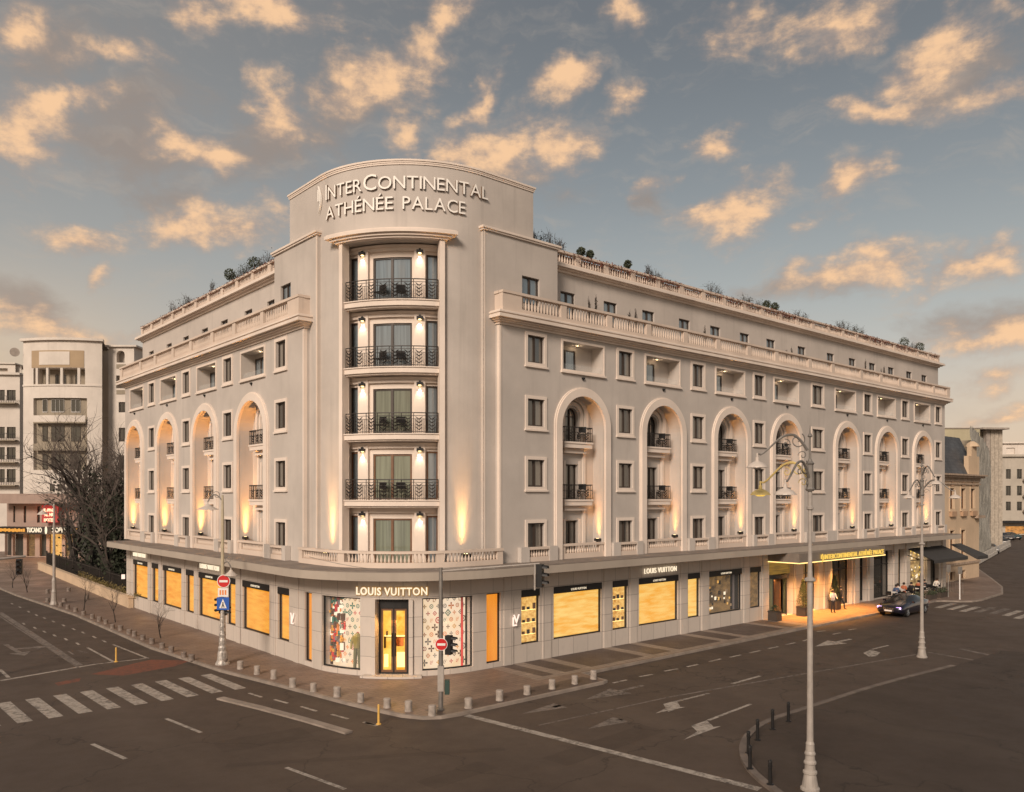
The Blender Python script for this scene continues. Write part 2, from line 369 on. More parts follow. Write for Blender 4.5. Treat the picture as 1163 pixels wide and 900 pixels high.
# ------------------------------------------------------------------ materials
class MT:
    def __init__(s, name):
        s.mat = bpy.data.materials.new(name); s.mat.use_nodes = True; s.nt = s.mat.node_tree
        s.b = s.nt.nodes['Principled BSDF']; s.l = s.nt.links.new; s.tc = s.nt.nodes.new('ShaderNodeTexCoord')
    def noise(s, scale, detail=4, rough=0.55, vec='Object', sc=None, dist=0):
        n = s.nt.nodes.new('ShaderNodeTexNoise'); n.inputs['Scale'].default_value = scale
        n.inputs['Detail'].default_value = detail; n.inputs['Roughness'].default_value = rough; n.inputs['Distortion'].default_value = dist
        v = s.tc.outputs[vec] if isinstance(vec, str) else vec
        if sc:
            m = s.nt.nodes.new('ShaderNodeMapping'); s.l(v, m.inputs[0]); m.inputs['Scale'].default_value = sc; v = m.outputs[0]
        s.l(v, n.inputs['Vector']); return n.outputs['Fac']
    def math(s, op, a, b=None, clamp=False):
        n = s.nt.nodes.new('ShaderNodeMath'); n.operation = op; n.use_clamp = clamp
        for i, v in enumerate((a, b)):
            if v is None: continue
            if isinstance(v, (int, float)): n.inputs[i].default_value = v
            else: s.l(v, n.inputs[i])
        return n.outputs[0]
    def mr(s, v, a, b, c=0.0, d=1.0):
        n = s.nt.nodes.new('ShaderNodeMapRange'); s.l(v, n.inputs[0])
        for i, x in enumerate((a, b, c, d)): n.inputs[i+1].default_value = x
        return n.outputs[0]
    def mix(s, f, a, b, bt='MIX'):
        n = s.nt.nodes.new('ShaderNodeMix'); n.data_type = 'RGBA'; n.blend_type = bt
        for nm, v in (('Factor', f), ('A', a), ('B', b)):
            sock = [i for i in n.inputs if i.name == nm and i.type == ('VALUE' if nm == 'Factor' else 'RGBA')][0]
            if isinstance(v, (int, float)): sock.default_value = v
            elif isinstance(v, tuple): sock.default_value = v+(1,)
            else: s.l(v, sock)
        return [o for o in n.outputs if o.type == 'RGBA'][0]
    def bump(s, h, strength=0.3, dist=0.02):
        n = s.nt.nodes.new('ShaderNodeBump'); n.inputs['Strength'].default_value = strength; n.inputs['Distance'].default_value = dist
        s.l(h, n.inputs['Height']); s.l(n.outputs[0], s.b.inputs['Normal'])
    def col(s, v):
        if isinstance(v, tuple): s.b.inputs['Base Color'].default_value = v+(1,)
        else: s.l(v, s.b.inputs['Base Color'])
    def set(s, **k):
        for a, v in k.items():
            i = s.b.inputs[a.replace('_', ' ')]
            if isinstance(v, tuple) and len(v) == 3: v = v+(1,)
            if isinstance(v, (int, float, tuple)): i.default_value = v
            else: s.l(v, i)
        return s
def plain(name, c, rough=0.7, metal=0.0, var=0.12, scale=3.0, bump=0.0, spec=0.5):
    m = MT(name); n = m.noise(scale, 5)
    dk = tuple(x*(1-var) for x in c); lt = tuple(min(1, x*(1+var)) for x in c)
    m.col(m.mix(m.mr(n, .3, .7), dk, lt)); m.set(Roughness=rough, Metallic=metal)
    m.b.inputs['Specular IOR Level'].default_value = spec
    if bump: m.bump(m.noise(scale*12, 3), bump, 0.01)
    return m.mat
def stucco(name, c, streak=0.30):
    m = MT(name); a = m.noise(0.35, 5, .6); b = m.noise(1.3, 4, .6, 'Object', (1.6, 1.6, .12)); f = m.noise(26, 3)
    lo = tuple(x*.86 for x in c); hi = tuple(x*1.08 for x in c)
    base = m.mix(m.mr(a, .3, .72), lo, hi)
    base = m.mix(m.mr(b, .55, .85, 0, streak*1.5), base, tuple(x*.6 for x in c))
    base = m.mix(m.mr(f, .3, .7, 0, .12), base, tuple(x*.8 for x in c))
    m.col(base); m.set(Roughness=.88); m.b.inputs['Specular IOR Level'].default_value = .25
    m.bump(m.noise(40, 4), .25, .008); return m.mat
def emis(name, c, st):
    m = MT(name); m.col((.02,.02,.02)); m.set(Emission_Color=c, Emission_Strength=st, Roughness=.6); return m.mat

M_WALL = stucco('wall_stucco', (.54,.485,.437)); M_TRIM = stucco('trim_stucco', (.78,.67,.58), .12)
M_BALU = stucco('balustrade_stone', (.66,.545,.455), .06)
def cladding():
    m = MT('stone_cladding'); uv = m.tc.outputs['UV']
    br = m.nt.nodes.new('ShaderNodeTexBrick'); m.l(uv, br.inputs['Vector'])
    br.offset = 0; br.inputs['Scale'].default_value = 1.0; br.inputs['Brick Width'].default_value = 1.12; br.inputs['Row Height'].default_value = .93
    br.inputs['Mortar Size'].default_value = .012; br.inputs['Bias'].default_value = 0
    br.inputs['Color1'].default_value = (.60,.525,.46,1); br.inputs['Color2'].default_value = (.53,.465,.405,1); br.inputs['Mortar'].default_value = (.20,.17,.15,1)
    n = m.noise(.9, 6, .65); v = m.noise(5, 6, .7, 'Object', (1,1,.3))
    c = m.mix(m.mr(n, .3, .75, 0, .4), br.outputs['Color'], (.50,.45,.40)); c = m.mix(m.mr(v, .5, .8, 0, .35), c, (.38,.33,.29))
    m.col(c); m.set(Roughness=.55); m.bump(br.outputs['Fac'], -.4, .01); return m.mat
M_CLAD = cladding()
def asphalt(k=1.0, name='asphalt'):
    m = MT(name); a = m.noise(.06, 5, .6); b = m.noise(.5, 6, .65); f = m.noise(45, 3, .7); t = m.noise(.25, 4, .5, 'Object', (1,.12,1))
    c = m.mix(m.mr(a, .3, .7), (.056,.039,.029), (.088,.063,.048)); c = m.mix(m.mr(b, .45, .8, 0, .55), c, (.045,.032,.025))
    c = m.mix(m.mr(t, .52, .72, 0, .5), c, (.11,.082,.063)); st = m.noise(1.1, 5, .7, 'Object', (1,1,1), 1.2); c = m.mix(m.mr(st, .62, .72, 0, .45), c, (.022,.017,.014)); c = m.mix(m.mr(f, .35, .75, 0, .5), c, (.11,.085,.068))
    cr = m.nt.nodes.new('ShaderNodeTexVoronoi'); cr.feature = 'DISTANCE_TO_EDGE'; cr.inputs['Scale'].default_value = .11
    wv = m.nt.nodes.new('ShaderNodeVectorMath'); wv.operation = 'ADD'; m.l(m.tc.outputs['Object'], wv.inputs[0])
    nn = m.nt.nodes.new('ShaderNodeTexNoise'); nn.inputs['Scale'].default_value = .6; nn.inputs['Detail'].default_value = 6; m.l(m.tc.outputs['Object'], nn.inputs['Vector'])
    sc = m.nt.nodes.new('ShaderNodeVectorMath'); sc.operation = 'SCALE'; m.l(nn.outputs['Color'], sc.inputs[0]); sc.inputs['Scale'].default_value = 3.0; m.l(sc.outputs[0], wv.inputs[1])
    m.l(wv.outputs[0], cr.inputs['Vector']); c = m.mix(m.mr(cr.outputs['Distance'], 0, .006, .55, 0), c, (.015,.012,.01))
    c = m.mix(1.0, c, (k,k,k), 'MULTIPLY')
    m.col(c); m.set(Roughness=m.mr(b, .3, .8, .62, .9)); m.b.inputs['Specular IOR Level'].default_value = .35
    m.bump(f, .5, .006); return m.mat
M_ASPH = asphalt(); M_ASPH2 = asphalt(.72, 'island_asphalt')
def paving(name, c1, c2, w=.4, h=.2, vec='Object', mort=(.05,.04,.035)):
    m = MT(name); br = m.nt.nodes.new('ShaderNodeTexBrick'); m.l(m.tc.outputs[vec], br.inputs['Vector'])
    br.inputs['Scale'].default_value = 1; br.inputs['Brick Width'].default_value = w; br.inputs['Row Height'].default_value = h; br.inputs['Mortar Size'].default_value = .01
    br.inputs['Color1'].default_value = c1+(1,); br.inputs['Color2'].default_value = c2+(1,); br.inputs['Mortar'].default_value = mort+(1,)
    n = m.noise(.3, 6, .65); b = m.noise(2.2, 6, .7)
    c = m.mix(m.mr(n, .35, .7, 0, .5), br.outputs['Color'], tuple(x*.6 for x in c2)); c = m.mix(m.mr(b, .55, .8, 0, .4), c, tuple(x*.5 for x in c2))
    m.col(c); m.set(Roughness=m.mr(n, .3, .7, .4, .75)); m.bump(br.outputs['Fac'], -.3, .006); return m.mat
M_PAVE = paving('pavement_slabs', (.25,.175,.135), (.20,.14,.108), .6, .3)
M_PAVE2 = paving('pavement_dark_setts', (.125,.088,.072), (.10,.070,.057), .24, .12)
M_BAND = paving('pavement_light_band', (.32,.25,.205), (.26,.205,.165), .8, .4)
M_KERB = plain('kerb_granite', (.26,.215,.18), .7, var=.25, scale=1.5, bump=.2)
M_KERBD = plain('worn_kerb', (.15,.12,.10), .8, var=.3, scale=1.5, bump=.2)
M_CONC = plain('concrete', (.34,.29,.25), .8, var=.2, scale=2, bump=.2)
M_CANT = plain('canopy_top_zinc', (.20,.165,.14), .6, var=.25, scale=.8)
M_CANE = stucco('canopy_edge', (.42,.36,.30), .2)
def paint(name, c, wear=.5):
    m = MT(name); n = m.noise(5, 6, .7); f = m.noise(.7, 4, .6)
    k = m.math('MULTIPLY', m.mr(n, .42, .62, 0, wear), m.mr(f, .3, .7, .4, 1.3))
    m.col(m.mix(m.math('MINIMUM', k, 1.0), c, (.05,.04,.033))); m.set(Roughness=.75); return m.mat
M_PAINT = paint('road_paint', (.40,.35,.30), .75); M_PAINT2 = paint('faded_road_paint', (.20,.165,.14), 1.0)
M_RED = paint('red_asphalt', (.19,.062,.034), .7)
M_FRAME = plain('window_timber', (.045,.030,.022), .5, var=.2); M_BROWN = plain('door_timber', (.16,.075,.035), .45, var=.2)
M_BLACK = plain('black_metal', (.012,.011,.011), .45, var=.2); M_IRON = plain('wrought_iron', (.030,.025,.022), .55, metal=.3, var=.3)
def glass(name, curtain, dark, lit=0.0, rough=.06, refl=.55):
    m = MT(name); v = m.noise(1.0, 3, .5, 'Object', (9, 9, .25)); sp = m.nt.nodes.new('ShaderNodeSeparateXYZ'); m.l(m.tc.outputs['Object'], sp.inputs[0])
    oi = m.nt.nodes.new('ShaderNodeObjectInfo'); rnd = m.math('SUBTRACT', oi.outputs['Random'], .5)
    xx = m.math('ADD', sp.outputs[0], m.math('MULTIPLY', rnd, .7))
    op = m.mr(m.math('ABSOLUTE', xx), .10, .22); fold = m.mr(v, .3, .7)
    cc = m.mix(fold, tuple(x*.55 for x in curtain), curtain); c = m.mix(op, dark, cc); c = m.mix(m.math('MULTIPLY', oi.outputs['Random'], .6), c, tuple(x*.35 for x in curtain))
    m.col(c); m.set(Roughness=rough, Metallic=0.0); m.b.inputs['IOR'].default_value = 1.5+refl
    if lit: m.set(Emission_Color=(1,.6,.25), Emission_Strength=lit)
    return m.mat
M_GLASS = glass('window_glass', (.30,.27,.23), (.045,.045,.042)); M_GLASSG = glass('window_glass_green_curtain', (.26,.29,.22), (.06,.07,.06))
M_GLASSS = glass('window_glass_sky_tint', (.22,.27,.30), (.12,.16,.19), refl=1.2, rough=.06)  # bluish pane colour stands in for the reflected sky
M_GLASSD = glass('shop_glass_dark', (.07,.07,.06), (.015,.018,.02), refl=.4)
def clear_glass(name='clear_glass', a=.07):
    m = MT(name); m.col((.8,.85,.85)); m.set(Roughness=.03, Alpha=a); return m.mat
M_CLEAR = clear_glass()
def blind(name, c1, c2, st, sc=(.5,.5,9)):
    m = MT(name); n = m.noise(1.6, 5, .6, 'Object', sc); g = m.noise(.5, 2, .5)
    c = m.mix(m.mr(n, .38, .64), c1, c2); c = m.mix(m.mr(g, .4, .7, 0, .55), c, c2)
    oi = m.nt.nodes.new('ShaderNodeObjectInfo'); c = m.mix(m.math('MULTIPLY', oi.outputs['Random'], .35), c, c1)
    m.col((.06,.035,.015)); m.set(Emission_Color=c, Emission_Strength=st, Roughness=.7); return m.mat
M_BLIND = blind('lit_blind', (.93,.38,.025), (1.0,.66,.19), 1.0, (.45,.45,3.2)); M_BLINDL = blind('lit_blind_amber', (.86,.27,.006), (1.0,.50,.06), 1.0, (.45,.45,3.0)); M_BLINDO = blind('lit_blind_orange', (.85,.22,.006), (.95,.33,.02), .95, (1.5,1.5,.2))
M_SHOPIN = blind('lit_shop_interior', (.55,.20,.02), (1.0,.62,.18), 1.0, (3,3,3.5)); M_DISP = blind('display_backdrop', (.93,.64,.36), (.97,.80,.62), .95, (.5,.5,.5))
M_DIMIN = blind('dim_interior', (.03,.02,.012), (.36,.20,.07), .75, (1.3,1.3,2.2)); M_CAFEIN = blind('cafe_interior', (.05,.035,.02), (.85,.55,.22), .8, (1.1,1.1,1.6))
M_SIGNW = emis('sign_white_lit', (1,.82,.58), 1.15); M_SIGNG = emis('sign_gold_lit', (1,.62,.10), 1.0); M_SIGNP = emis('sign_pink_white_lit', (1,.74,.60), 1.3)
M_HALO = emis('sign_halo', (.9,.42,.06), .5)
M_LAMPY = emis('lamp_glow', (1,.72,.32), 6.0); M_LETTER = plain('letter_white_metal', (.92,.87,.80), .75, metal=.0, var=.04); M_LEDGE = plain('letter_side_dark', (.16,.10,.06), .5)  # letter sides darker than the faces
M_GOLDL = emis('gold_strip_light', (1,.66,.22), 2.2)
M_POST = plain('lamp_post_paint', (.35,.31,.275), .5, var=.15, scale=4); M_POSTG = plain('grey_post', (.22,.20,.18), .5, metal=.4, var=.2)
M_SHADEY = plain('lamp_head_lit_tint', (.62,.47,.18), .45, var=.1); M_SHADE = plain('lamp_shade_cream', (.55,.48,.42), .45, var=.1)  # yellow tint paints the lit look of one lamp head
M_STONEB = plain('bollard_stone', (.34,.29,.25), .8, var=.25, scale=6, bump=.3); M_STONED = plain('bollard_stone_dark', (.20,.16,.135), .85, var=.3, scale=6, bump=.3)
M_YEL = plain('yellow_plastic', (.70,.42,.10), .5); M_BARK = plain('bark', (.030,.024,.019), .9, var=.35, scale=4, bump=.3); M_TWIG = plain('twig', (.075,.058,.048), .9, var=.3)
M_SIGNR = plain('sign_red', (.55,.015,.015), .4, var=.05); M_SIGNB = plain('sign_blue', (.02,.10,.42), .4, var=.05); M_WHITE = plain('sign_white', (.78,.74,.70), .4, var=.04)
M_LEAF = plain('topiary_leaf', (.055,.065,.035), .8, var=.5, scale=9); M_LEAFD = plain('dark_leaf', (.028,.034,.018), .85, var=.5, scale=3); M_LEAFR = plain('reddish_leaf', (.17,.065,.045), .85, var=.5, scale=5)
M_FIR = plain('fir_needles', (.035,.05,.022), .85, var=.5, scale=8); M_POT = plain('planter_box', (.06,.045,.035), .6); M_TERRA = plain('terracotta_pot', (.22,.10,.06), .8)
M_SKIN = plain('skin', (.50,.30,.21), .6, var=.06); M_CLOTHD = plain('dark_cloth', (.022,.02,.022), .9); M_CLOTHW = plain('light_cloth', (.60,.56,.52), .85)
M_CLOTHR = plain('rust_cloth', (.42,.13,.06), .9); M_CLOTHB = plain('blue_cloth', (.06,.09,.17), .9); M_HAIR = plain('hair', (.03,.02,.014), .8)
M_SLATE = paving('slate_roof', (.085,.088,.095), (.055,.058,.065), .5, .3, 'UV', (.02,.02,.022)); M_CREAM = stucco('cream_render', (.60,.45,.31), .25)
M_PALE = stucco('pale_render', (.68,.61,.54), .35); M_PINK = stucco('pinkish_render', (.36,.265,.22), .35); M_OLD = stucco('weathered_render', (.33,.28,.215), .5)
M_TAN = stucco('tan_panel', (.42,.31,.20), .1); M_ROOF = plain('roof_membrane', (.20,.18,.16), .85)
def netting():
    m = MT('scaffold_net'); n = m.noise(1.2, 6, .65, 'Object', (1,1,.35), 1.5); f = m.noise(7, 4, .7, 'Object', (1,1,.3))
    c = m.mix(m.mr(n, .3, .7), (.27,.255,.22), (.42,.395,.345)); c = m.mix(m.mr(f, .5, .8, 0, .5), c, (.10,.095,.08)); m.col(c); m.set(Roughness=.9)
    m.bump(n, .8, .3); return m.mat
M_NET = netting()
M_AWN = plain('awning_canvas', (.045,.042,.040), .8); M_AWNG = plain('awning_green', (.03,.06,.05), .8)
MOT = [plain('motif_red', (.55,.03,.03), .5), plain('motif_green', (.03,.17,.12), .5), plain('motif_brown', (.12,.045,.02), .5), plain('motif_ochre', (.70,.36,.06), .5),
       plain('motif_grey', (.20,.17,.17), .5), plain('motif_orange', (.75,.22,.04), .5)]
# ------------------------------------------------------------------ ground, roads, pavements
ZR, ZP = -0.12, 0.0
B = MB(); B.face([(-700,-500,ZR),(1100,-500,ZR),(1100,1300,ZR),(-700,1300,ZR)]); B.build('asphalt_road', M_ASPH)['kind'] = 'structure'
def offset_poly(pts, d):      # open polyline shifted to its left by d
    out = []
    for i, p in enumerate(pts):
        a = pts[max(0, i-1)]; b = pts[min(len(pts)-1, i+1)]; t = Vector((b[0]-a[0], b[1]-a[1])).normalized()
        out.append((p[0]-t.y*d, p[1]+t.x*d))
    return out
def strip(B, pts, w, z0, z1, m=None):
    q = offset_poly(pts, w)
    for i in range(len(pts)-1):
        a, b, c, d = pts[i], pts[i+1], q[i+1], q[i]
        B.face([(a[0],a[1],z1),(b[0],b[1],z1),(c[0],c[1],z1),(d[0],d[1],z1)], None, m)
        B.face([(a[0],a[1],z0),(b[0],b[1],z0),(b[0],b[1],z1),(a[0],a[1],z1)], None, m)
        B.face([(d[0],d[1],z1),(c[0],c[1],z1),(c[0],c[1],z0),(d[0],d[1],z0)], None, m)
    for a, d in ((pts[0], q[0]), (q[-1], pts[-1])):
        B.face([(a[0],a[1],z1),(a[0],a[1],z0),(d[0],d[1],z0),(d[0],d[1],z1)], None, m)
outer = [(-6.2,140),(-5.6,70),(-5.2,50),(-4.3,34),(-4.25,17),(-3.6,8.3),(-2.75,3.2),(-2.1,-1.2),(-1.75,-3.0),(-1.45,-4.3),(-1.0,-5.1),(-.4,-5.5),(.4,-5.62),(8.6,-5.62),(9.0,-5.5),(9.2,-3.75),
         (28.3,-3.62),(40.9,-3.6),(50.6,-3.5),(51.2,-3.9),(51.8,-4.9),(52.6,-5.5),(54,-5.7),(60.5,-5.2),(66,-3.4),(74,0.2),(89.6,7.4),(120,22),(170,50)]
inner = offset_poly(outer, 0.16)
B = MB(); strip(B, outer, 0.16, ZR, ZP+0.004); B.build('kerb', M_KERB)['kind'] = 'structure'
# pavement deck: one sheet at z 0 inside the kerb line, running under the buildings
B = MB(); deck = inner + [(170,260),(-6,260)]
bm = bmesh.new(); vs = [bm.verts.new((x, y, ZP)) for x, y in deck]; f = bm.faces.new(vs); bmesh.ops.triangulate(bm, faces=[f])
me = bpy.data.meshes.new('pavement'); bm.to_mesh(me); bm.free(); me.materials.append(M_PAVE)
o = bpy.data.objects.new('pavement', me); COL.objects.link(o); o['kind'] = 'structure'
# laid pattern in front of the right street front: dark setts framed by light stone bands
B = MB(); z = ZP+0.004
def sheet(B, x0, x1, y0, y1, z, m=None): B.face([(x0,y0,z),(x1,y0,z),(x1,y1,z),(x0,y1,z)], None, m)
xs = [6.9, 8.35, 10.2, 14.95, 17.2, 21.85, 23.95, 28.7, 30.85]
for a, b in zip(xs[:-1], xs[1:]): sheet(B, a+.35, b-.35, -3.02, -.02, z)
sheet(B, -0.4, 8.6, -5.40, -4.3, z)
B.build('dark_sett_panels', M_PAVE2)['kind'] = 'structure'
B = MB()
for a in xs: sheet(B, a-.35, a+.35, -3.02, -.02, z)
sheet(B, 6.5, 31.2, -3.44, -3.02, z)
B.build('light_paving_bands', M_BAND)['kind'] = 'structure'
B = MB(); sheet(B, 31.3, 44.6, -3.40, -.02, z+.001); B.build('entrance_paving', paving('entrance_slabs', (.30,.20,.12), (.25,.165,.10), .6, .6))['kind'] = 'structure'
# ---------------- painted markings
PM, FM = MB(), MB(); zm = ZR+0.004
def line(B, p, q, w, z=zm):
    d = Vector((q[0]-p[0], q[1]-p[1])).normalized(); n = (-d.y*w/2, d.x*w/2)
    B.face([(p[0]-n[0],p[1]-n[1],z),(q[0]-n[0],q[1]-n[1],z),(q[0]+n[0],q[1]+n[1],z),(p[0]+n[0],p[1]+n[1],z)])
def pl(B, a, b, w, z=zm): line(B, G(*a), G(*b), w, z)
Z1 = lambda x, y: (x/2.769, 660+y/2.769); Z2 = lambda x, y: (380+x/2.2365, 700+y/2.2365); Z3 = lambda x, y: (640+x/2.2237, 660+y/2.2237)
for i in range(15): # zebra across the left street
    x = -4.35-1.04*i; line(PM, (x+.12, 4.35+.02*i), (x+.02, 8.3+.02*i), .52)
for x, y in [(38,72),(63,83),(90,97),(115,108),(140,117),(168,128),(200,140),(232,152),(262,163),(297,177),(328,190),(75,135),(110,148),(140,160),(172,172),(208,184),(245,198)]:
    c = G(*Z1(x, y)); line(PM, (c[0]-.02, c[1]-.4), (c[0]+.02, c[1]+.45), .13)
pl(FM, Z1(0,100), Z1(250,266), .34); pl(FM, Z1(0,112), Z1(246,273), .10, zm+.002)
pl(PM, Z1(0,314), Z1(300,262), .24); pl(PM, Z1(300,262), Z1(466,243), .16); pl(PM, Z1(355,200), Z1(466,244), .14); pl(PM, Z1(275,210), Z1(356,254), .14); pl(PM, Z1(0,279), Z1(28,305), .16)
for a, b in [((783,353),(823,366)),((862,373),(905,385)),((947,395),(996,410)),((1042,420),(1095,434)),((1143,444),(1180,453))]: pl(PM, Z1(*a), Z1(*b), .14)
pl(PM, Z2(78,270), Z2(108,279), .14)
for a, b in [((522,433),(632,477)),((290,513),(395,560)),((900,587),(1085,655))]: pl(PM, Z1(*a), Z1(*b), .15)
def arrow(B, tail, tip, hw=.75, hl=1.5, sw=.16, bent=0):
    """lane arrow on the road; bent adds a side head"""
    t = Vector(tail); p = Vector(tip); d = (p-t).normalized(); n = Vector((-d.y, d.x)); z = zm
    b = p-d*hl; L = [t-n*sw, b-n*sw, b+n*sw, t+n*sw]; B.face([(v.x,v.y,z) for v in L])
    B.face([((b-n*hw).x,(b-n*hw).y,z),(p.x,p.y,z),((b+n*hw).x,(b+n*hw).y,z)])
    if bent:
        c = t+(b-t)*.55; e = c+n*bent*1.0+d*.5; f_ = e+n*bent*.8
        B.face([(v.x,v.y,z+.001) for v in (c-d*.15, c+d*.25, e+d*.2, e-d*.2)]); B.face([(v.x,v.y,z+.001) for v in (e-d*.55, f_, e+d*.6)])
a_, b_ = G(*Z1(78,235)), G(*Z1(18,200)); arrow(FM, b_, a_, .55, 1.2, .13, 1)
arrow(FM, G(*Z3(200,264)), G(*Z3(55,300)), .62, 2.3, .12); arrow(FM, G(*Z3(142,351)), G(*Z3(62,374)), .42, 1.9, .10); arrow(FM, G(*Z2(556,231)), G(*Z2(474,249)), .42, 2.1, .10)
def poly(B, pts, z=zm): B.face([(*G(*Z3(*p)), z) for p in pts])
line(PM, G(*Z3(368,284)), G(*Z3(286,304)), .15); poly(PM, [(252,311),(286,302),(296,320),(264,331)]); poly(PM, [(232,335),(308,319),(266,318)], zm+.002)
line(PM, G(*Z3(473,311)), G(*Z3(366,352)), .15); poly(PM, [(322,366),(362,352),(380,370),(344,386)]); poly(PM, [(303,402),(398,367),(352,372)], zm+.002)
arrow(PM, G(*Z3(725,147)), G(*Z3(635,166)), .62, 2.4, .12); line(PM, G(*Z3(820,163)), G(*Z3(778,173)), .15); poly(PM, [(757,182),(775,174),(800,181),(790,190),(772,192)])
pl(PM, Z2(335,252), Z2(1080,440), .34)
pl(FM, (612,824), (760,792), .10); pl(FM, (760,792), (1044,743), .13)
for a, b in [((125,258),(160,250)),((192,242),(225,236)),((255,228),(288,222)),((312,217),(340,211)),((368,204),(397,197)),((420,193),(448,187)),((470,182),(497,176)),((517,171),(542,166)),((562,161),(585,156)),((605,152),(617,148))]: pl(PM, Z3(*a), Z3(*b), .15)
for a, b in [((425,260),(497,240))]: pl(PM, Z3(*a), Z3(*b), .17)
for a, b in [((640,128),(662,126)),((680,135),(700,131)),((720,124),(740,121))]: pl(PM, Z3(*a), Z3(*b), .15)
pl(FM, (1090,737), (1163,753), .30); pl(FM, (1054,741), (1163,760), .24); pl(FM, (1060,684), (1163,697), .14)
for i, (x, y) in enumerate([(700,407),(772,417),(845,428),(932,432),(1020,440),(1097,452),(1165,468),(1240,480),(1310,495)]):
    c = G(940+x/5.215, 610+y/5.215); line(FM if i in (3,4) else PM, (c[0]-1.9, c[1]-.1), (c[0]+1.9, c[1]+.1), .48)
c = G(*Z1(245,224)); line(FM, (c[0]-.35,c[1]-.6), (c[0]-.35,c[1]+.6), .1); line(FM, (c[0]+.35,c[1]-.6), (c[0]+.1,c[1]+.6), .1)
PM.build('road_markings', M_PAINT)['kind'] = 'structure'; FM.build('faded_road_markings', M_PAINT2)['kind'] = 'structure'
B = MB(); B.face([(*G(*p), ZR+.002) for p in [(103,766),(160,752),(172,749.5),(217,750.5),(198,757),(140,767.5)]]); B.face([(*G(*p), ZR+.002) for p in [(62,776),(92,770),(90,774),(66,779)]])
B.build('red_cycle_patch', M_RED)['kind'] = 'structure'
# low rubber lane divider in the left street mouth
B = MB(); p, q = G(246,795), G(392,834.5); pts = [p, ((p[0]*2+q[0])/3+.1, (p[1]*2+q[1])/3), ((p[0]+2*q[0])/3+.1, (p[1]+2*q[1])/3), q]
strip(B, pts, .34, ZR, ZR+.07); o = B.build('lane_divider', M_KERB); tag(o, 'long low tapering lane divider strip lying on the road before the corner', 'lane divider')
# traffic island on the right, with its kerb
isl = [G(*p) for p in [(905,925),(880,903),(858,887),(843,870),(838,853),(845,836),(866,821),(912,806),(1000,777.5),(1080,757.5)]]
isl = [(x, y) for x, y in isl]
k = [ (isl[-1][0]+6, isl[-1][1]-.3), (isl[-1][0]+10, isl[-1][1]-6), (isl[-1][0]+10, -45), (isl[0][0]+1, -45)]
def smooth(pts, it=2):
    for _ in range(it):
        q = [pts[0]]
        for a, b in zip(pts[:-1], pts[1:]): q += [(a[0]*.75+b[0]*.25, a[1]*.75+b[1]*.25), (a[0]*.25+b[0]*.75, a[1]*.25+b[1]*.75)]
        pts = q+[pts[-1]]
    return pts
isl = smooth(isl)
B = MB(); strip(B, isl, -.24, ZR, ZR+.11); B.build('island_kerb', M_KERBD)['kind'] = 'structure'
B = MB(); bm = bmesh.new(); vs = [bm.verts.new((x, y, ZR+.095)) for x, y in offset_poly(isl, -.27)+k]; f = bm.faces.new(vs); bmesh.ops.triangulate(bm, faces=[f])
me = bpy.data.meshes.new('island_asphalt'); bm.to_mesh(me); bm.free(); me.materials.append(M_ASPH2); o = bpy.data.objects.new('island_asphalt', me); COL.objects.link(o); o['kind'] = 'structure'
ZI = ZR+.095

B = MB(); rnd = random.Random(31)
M_PATCH = asphalt(.84, 'asphalt_patch')
for p, w, l, a in (((520,880),2.6,.9,5),((300,840),1.4,3.2,85),((690,845),5.5,1.1,4),((760,760),6.5,.9,3),((120,790),.8,5.5,92),((830,740),2.2,1.6,0),((420,860),.35,9,60),((980,730),7,.5,8)):
    c = G(*p); t = R(a); u = (math.cos(t), math.sin(t)); B.face([(c[0]+u[0]*sx*w/2-u[1]*sy*l/2, c[1]+u[1]*sx*w/2+u[0]*sy*l/2, ZR+.0022) for sx, sy in ((-1,-1),(1,-1),(1,1),(-1,1))])
B.build('asphalt_patches', M_PATCH)['kind'] = 'structure'
# ------------------------------------------------------------------ the hotel
H = empty('hotel_building', (0, 0, 0), 0, 'large cream corner hotel with curved tower, tall lit arches and amber shop windows', 'building')
H.location = (0, 0, 0)
def part(B, name, mats, parent=H, **k): return B.build(name, mats, parent, **k)
RC = 5.8                                   # radius of the rounded shop corner
F0R, F0L, F0C = FR(0), FL(0), Frame('P', RC, RC, RC)
XE, YE = 61.7, 36.7                        # far ends of the ground floor
GZ0, GZ1 = 0.0, 4.66
# ---- ground floor walls
shopR = [(8.58,9.84),(10.85,14.54),(15.45,16.73),(17.71,21.38),(22.35,23.56),(24.56,28.18),(29.18,30.46)]
shopL = [(8.39,9.72),(10.76,14.32),(15.35,16.6),(17.6,21.2),(22.1,23.5),(24.4,28.1),(29.1,30.5),(31.5,34.9)]
entR = [(31.5,34.7),(36.05,38.25),(40.3,43.4),(44.7,45.95),(47.0,50.5),(51.55,52.85),(53.85,57.1),(58.0,60.1)]
ZS0, ZS1 = .92, 3.68
B = MB(); wall(B, F0R, RC, XE, GZ0, GZ1, [(6.3,7.2,.25,ZS1,.35)]+[(a,b,ZS0,ZS1,.24) for a,b in shopR]+[(a,b,0.02,3.95,.55) for a,b in entR]); part(B, 'shop_front_wall', M_CLAD)
B = MB(); wall(B, F0L, RC, YE, GZ0, GZ1, [(5.9,6.65,.25,ZS1,.35)]+[(a,b,ZS0,ZS1,.24) for a,b in shopL]); part(B, 'shop_front_wall', M_CLAD)
DOOR, DL_, DR_ = (219.8,234.9), (188.3,211.8), (241.2,266.8)
B = MB(); wall(B, F0C, 180, 270, GZ0, GZ1, [(*DL_,.25,3.66,.5),(*DOOR,.06,3.62,.5),(*DR_,.25,3.66,.5)], du=3); part(B, 'corner_shop_wall', M_CLAD)
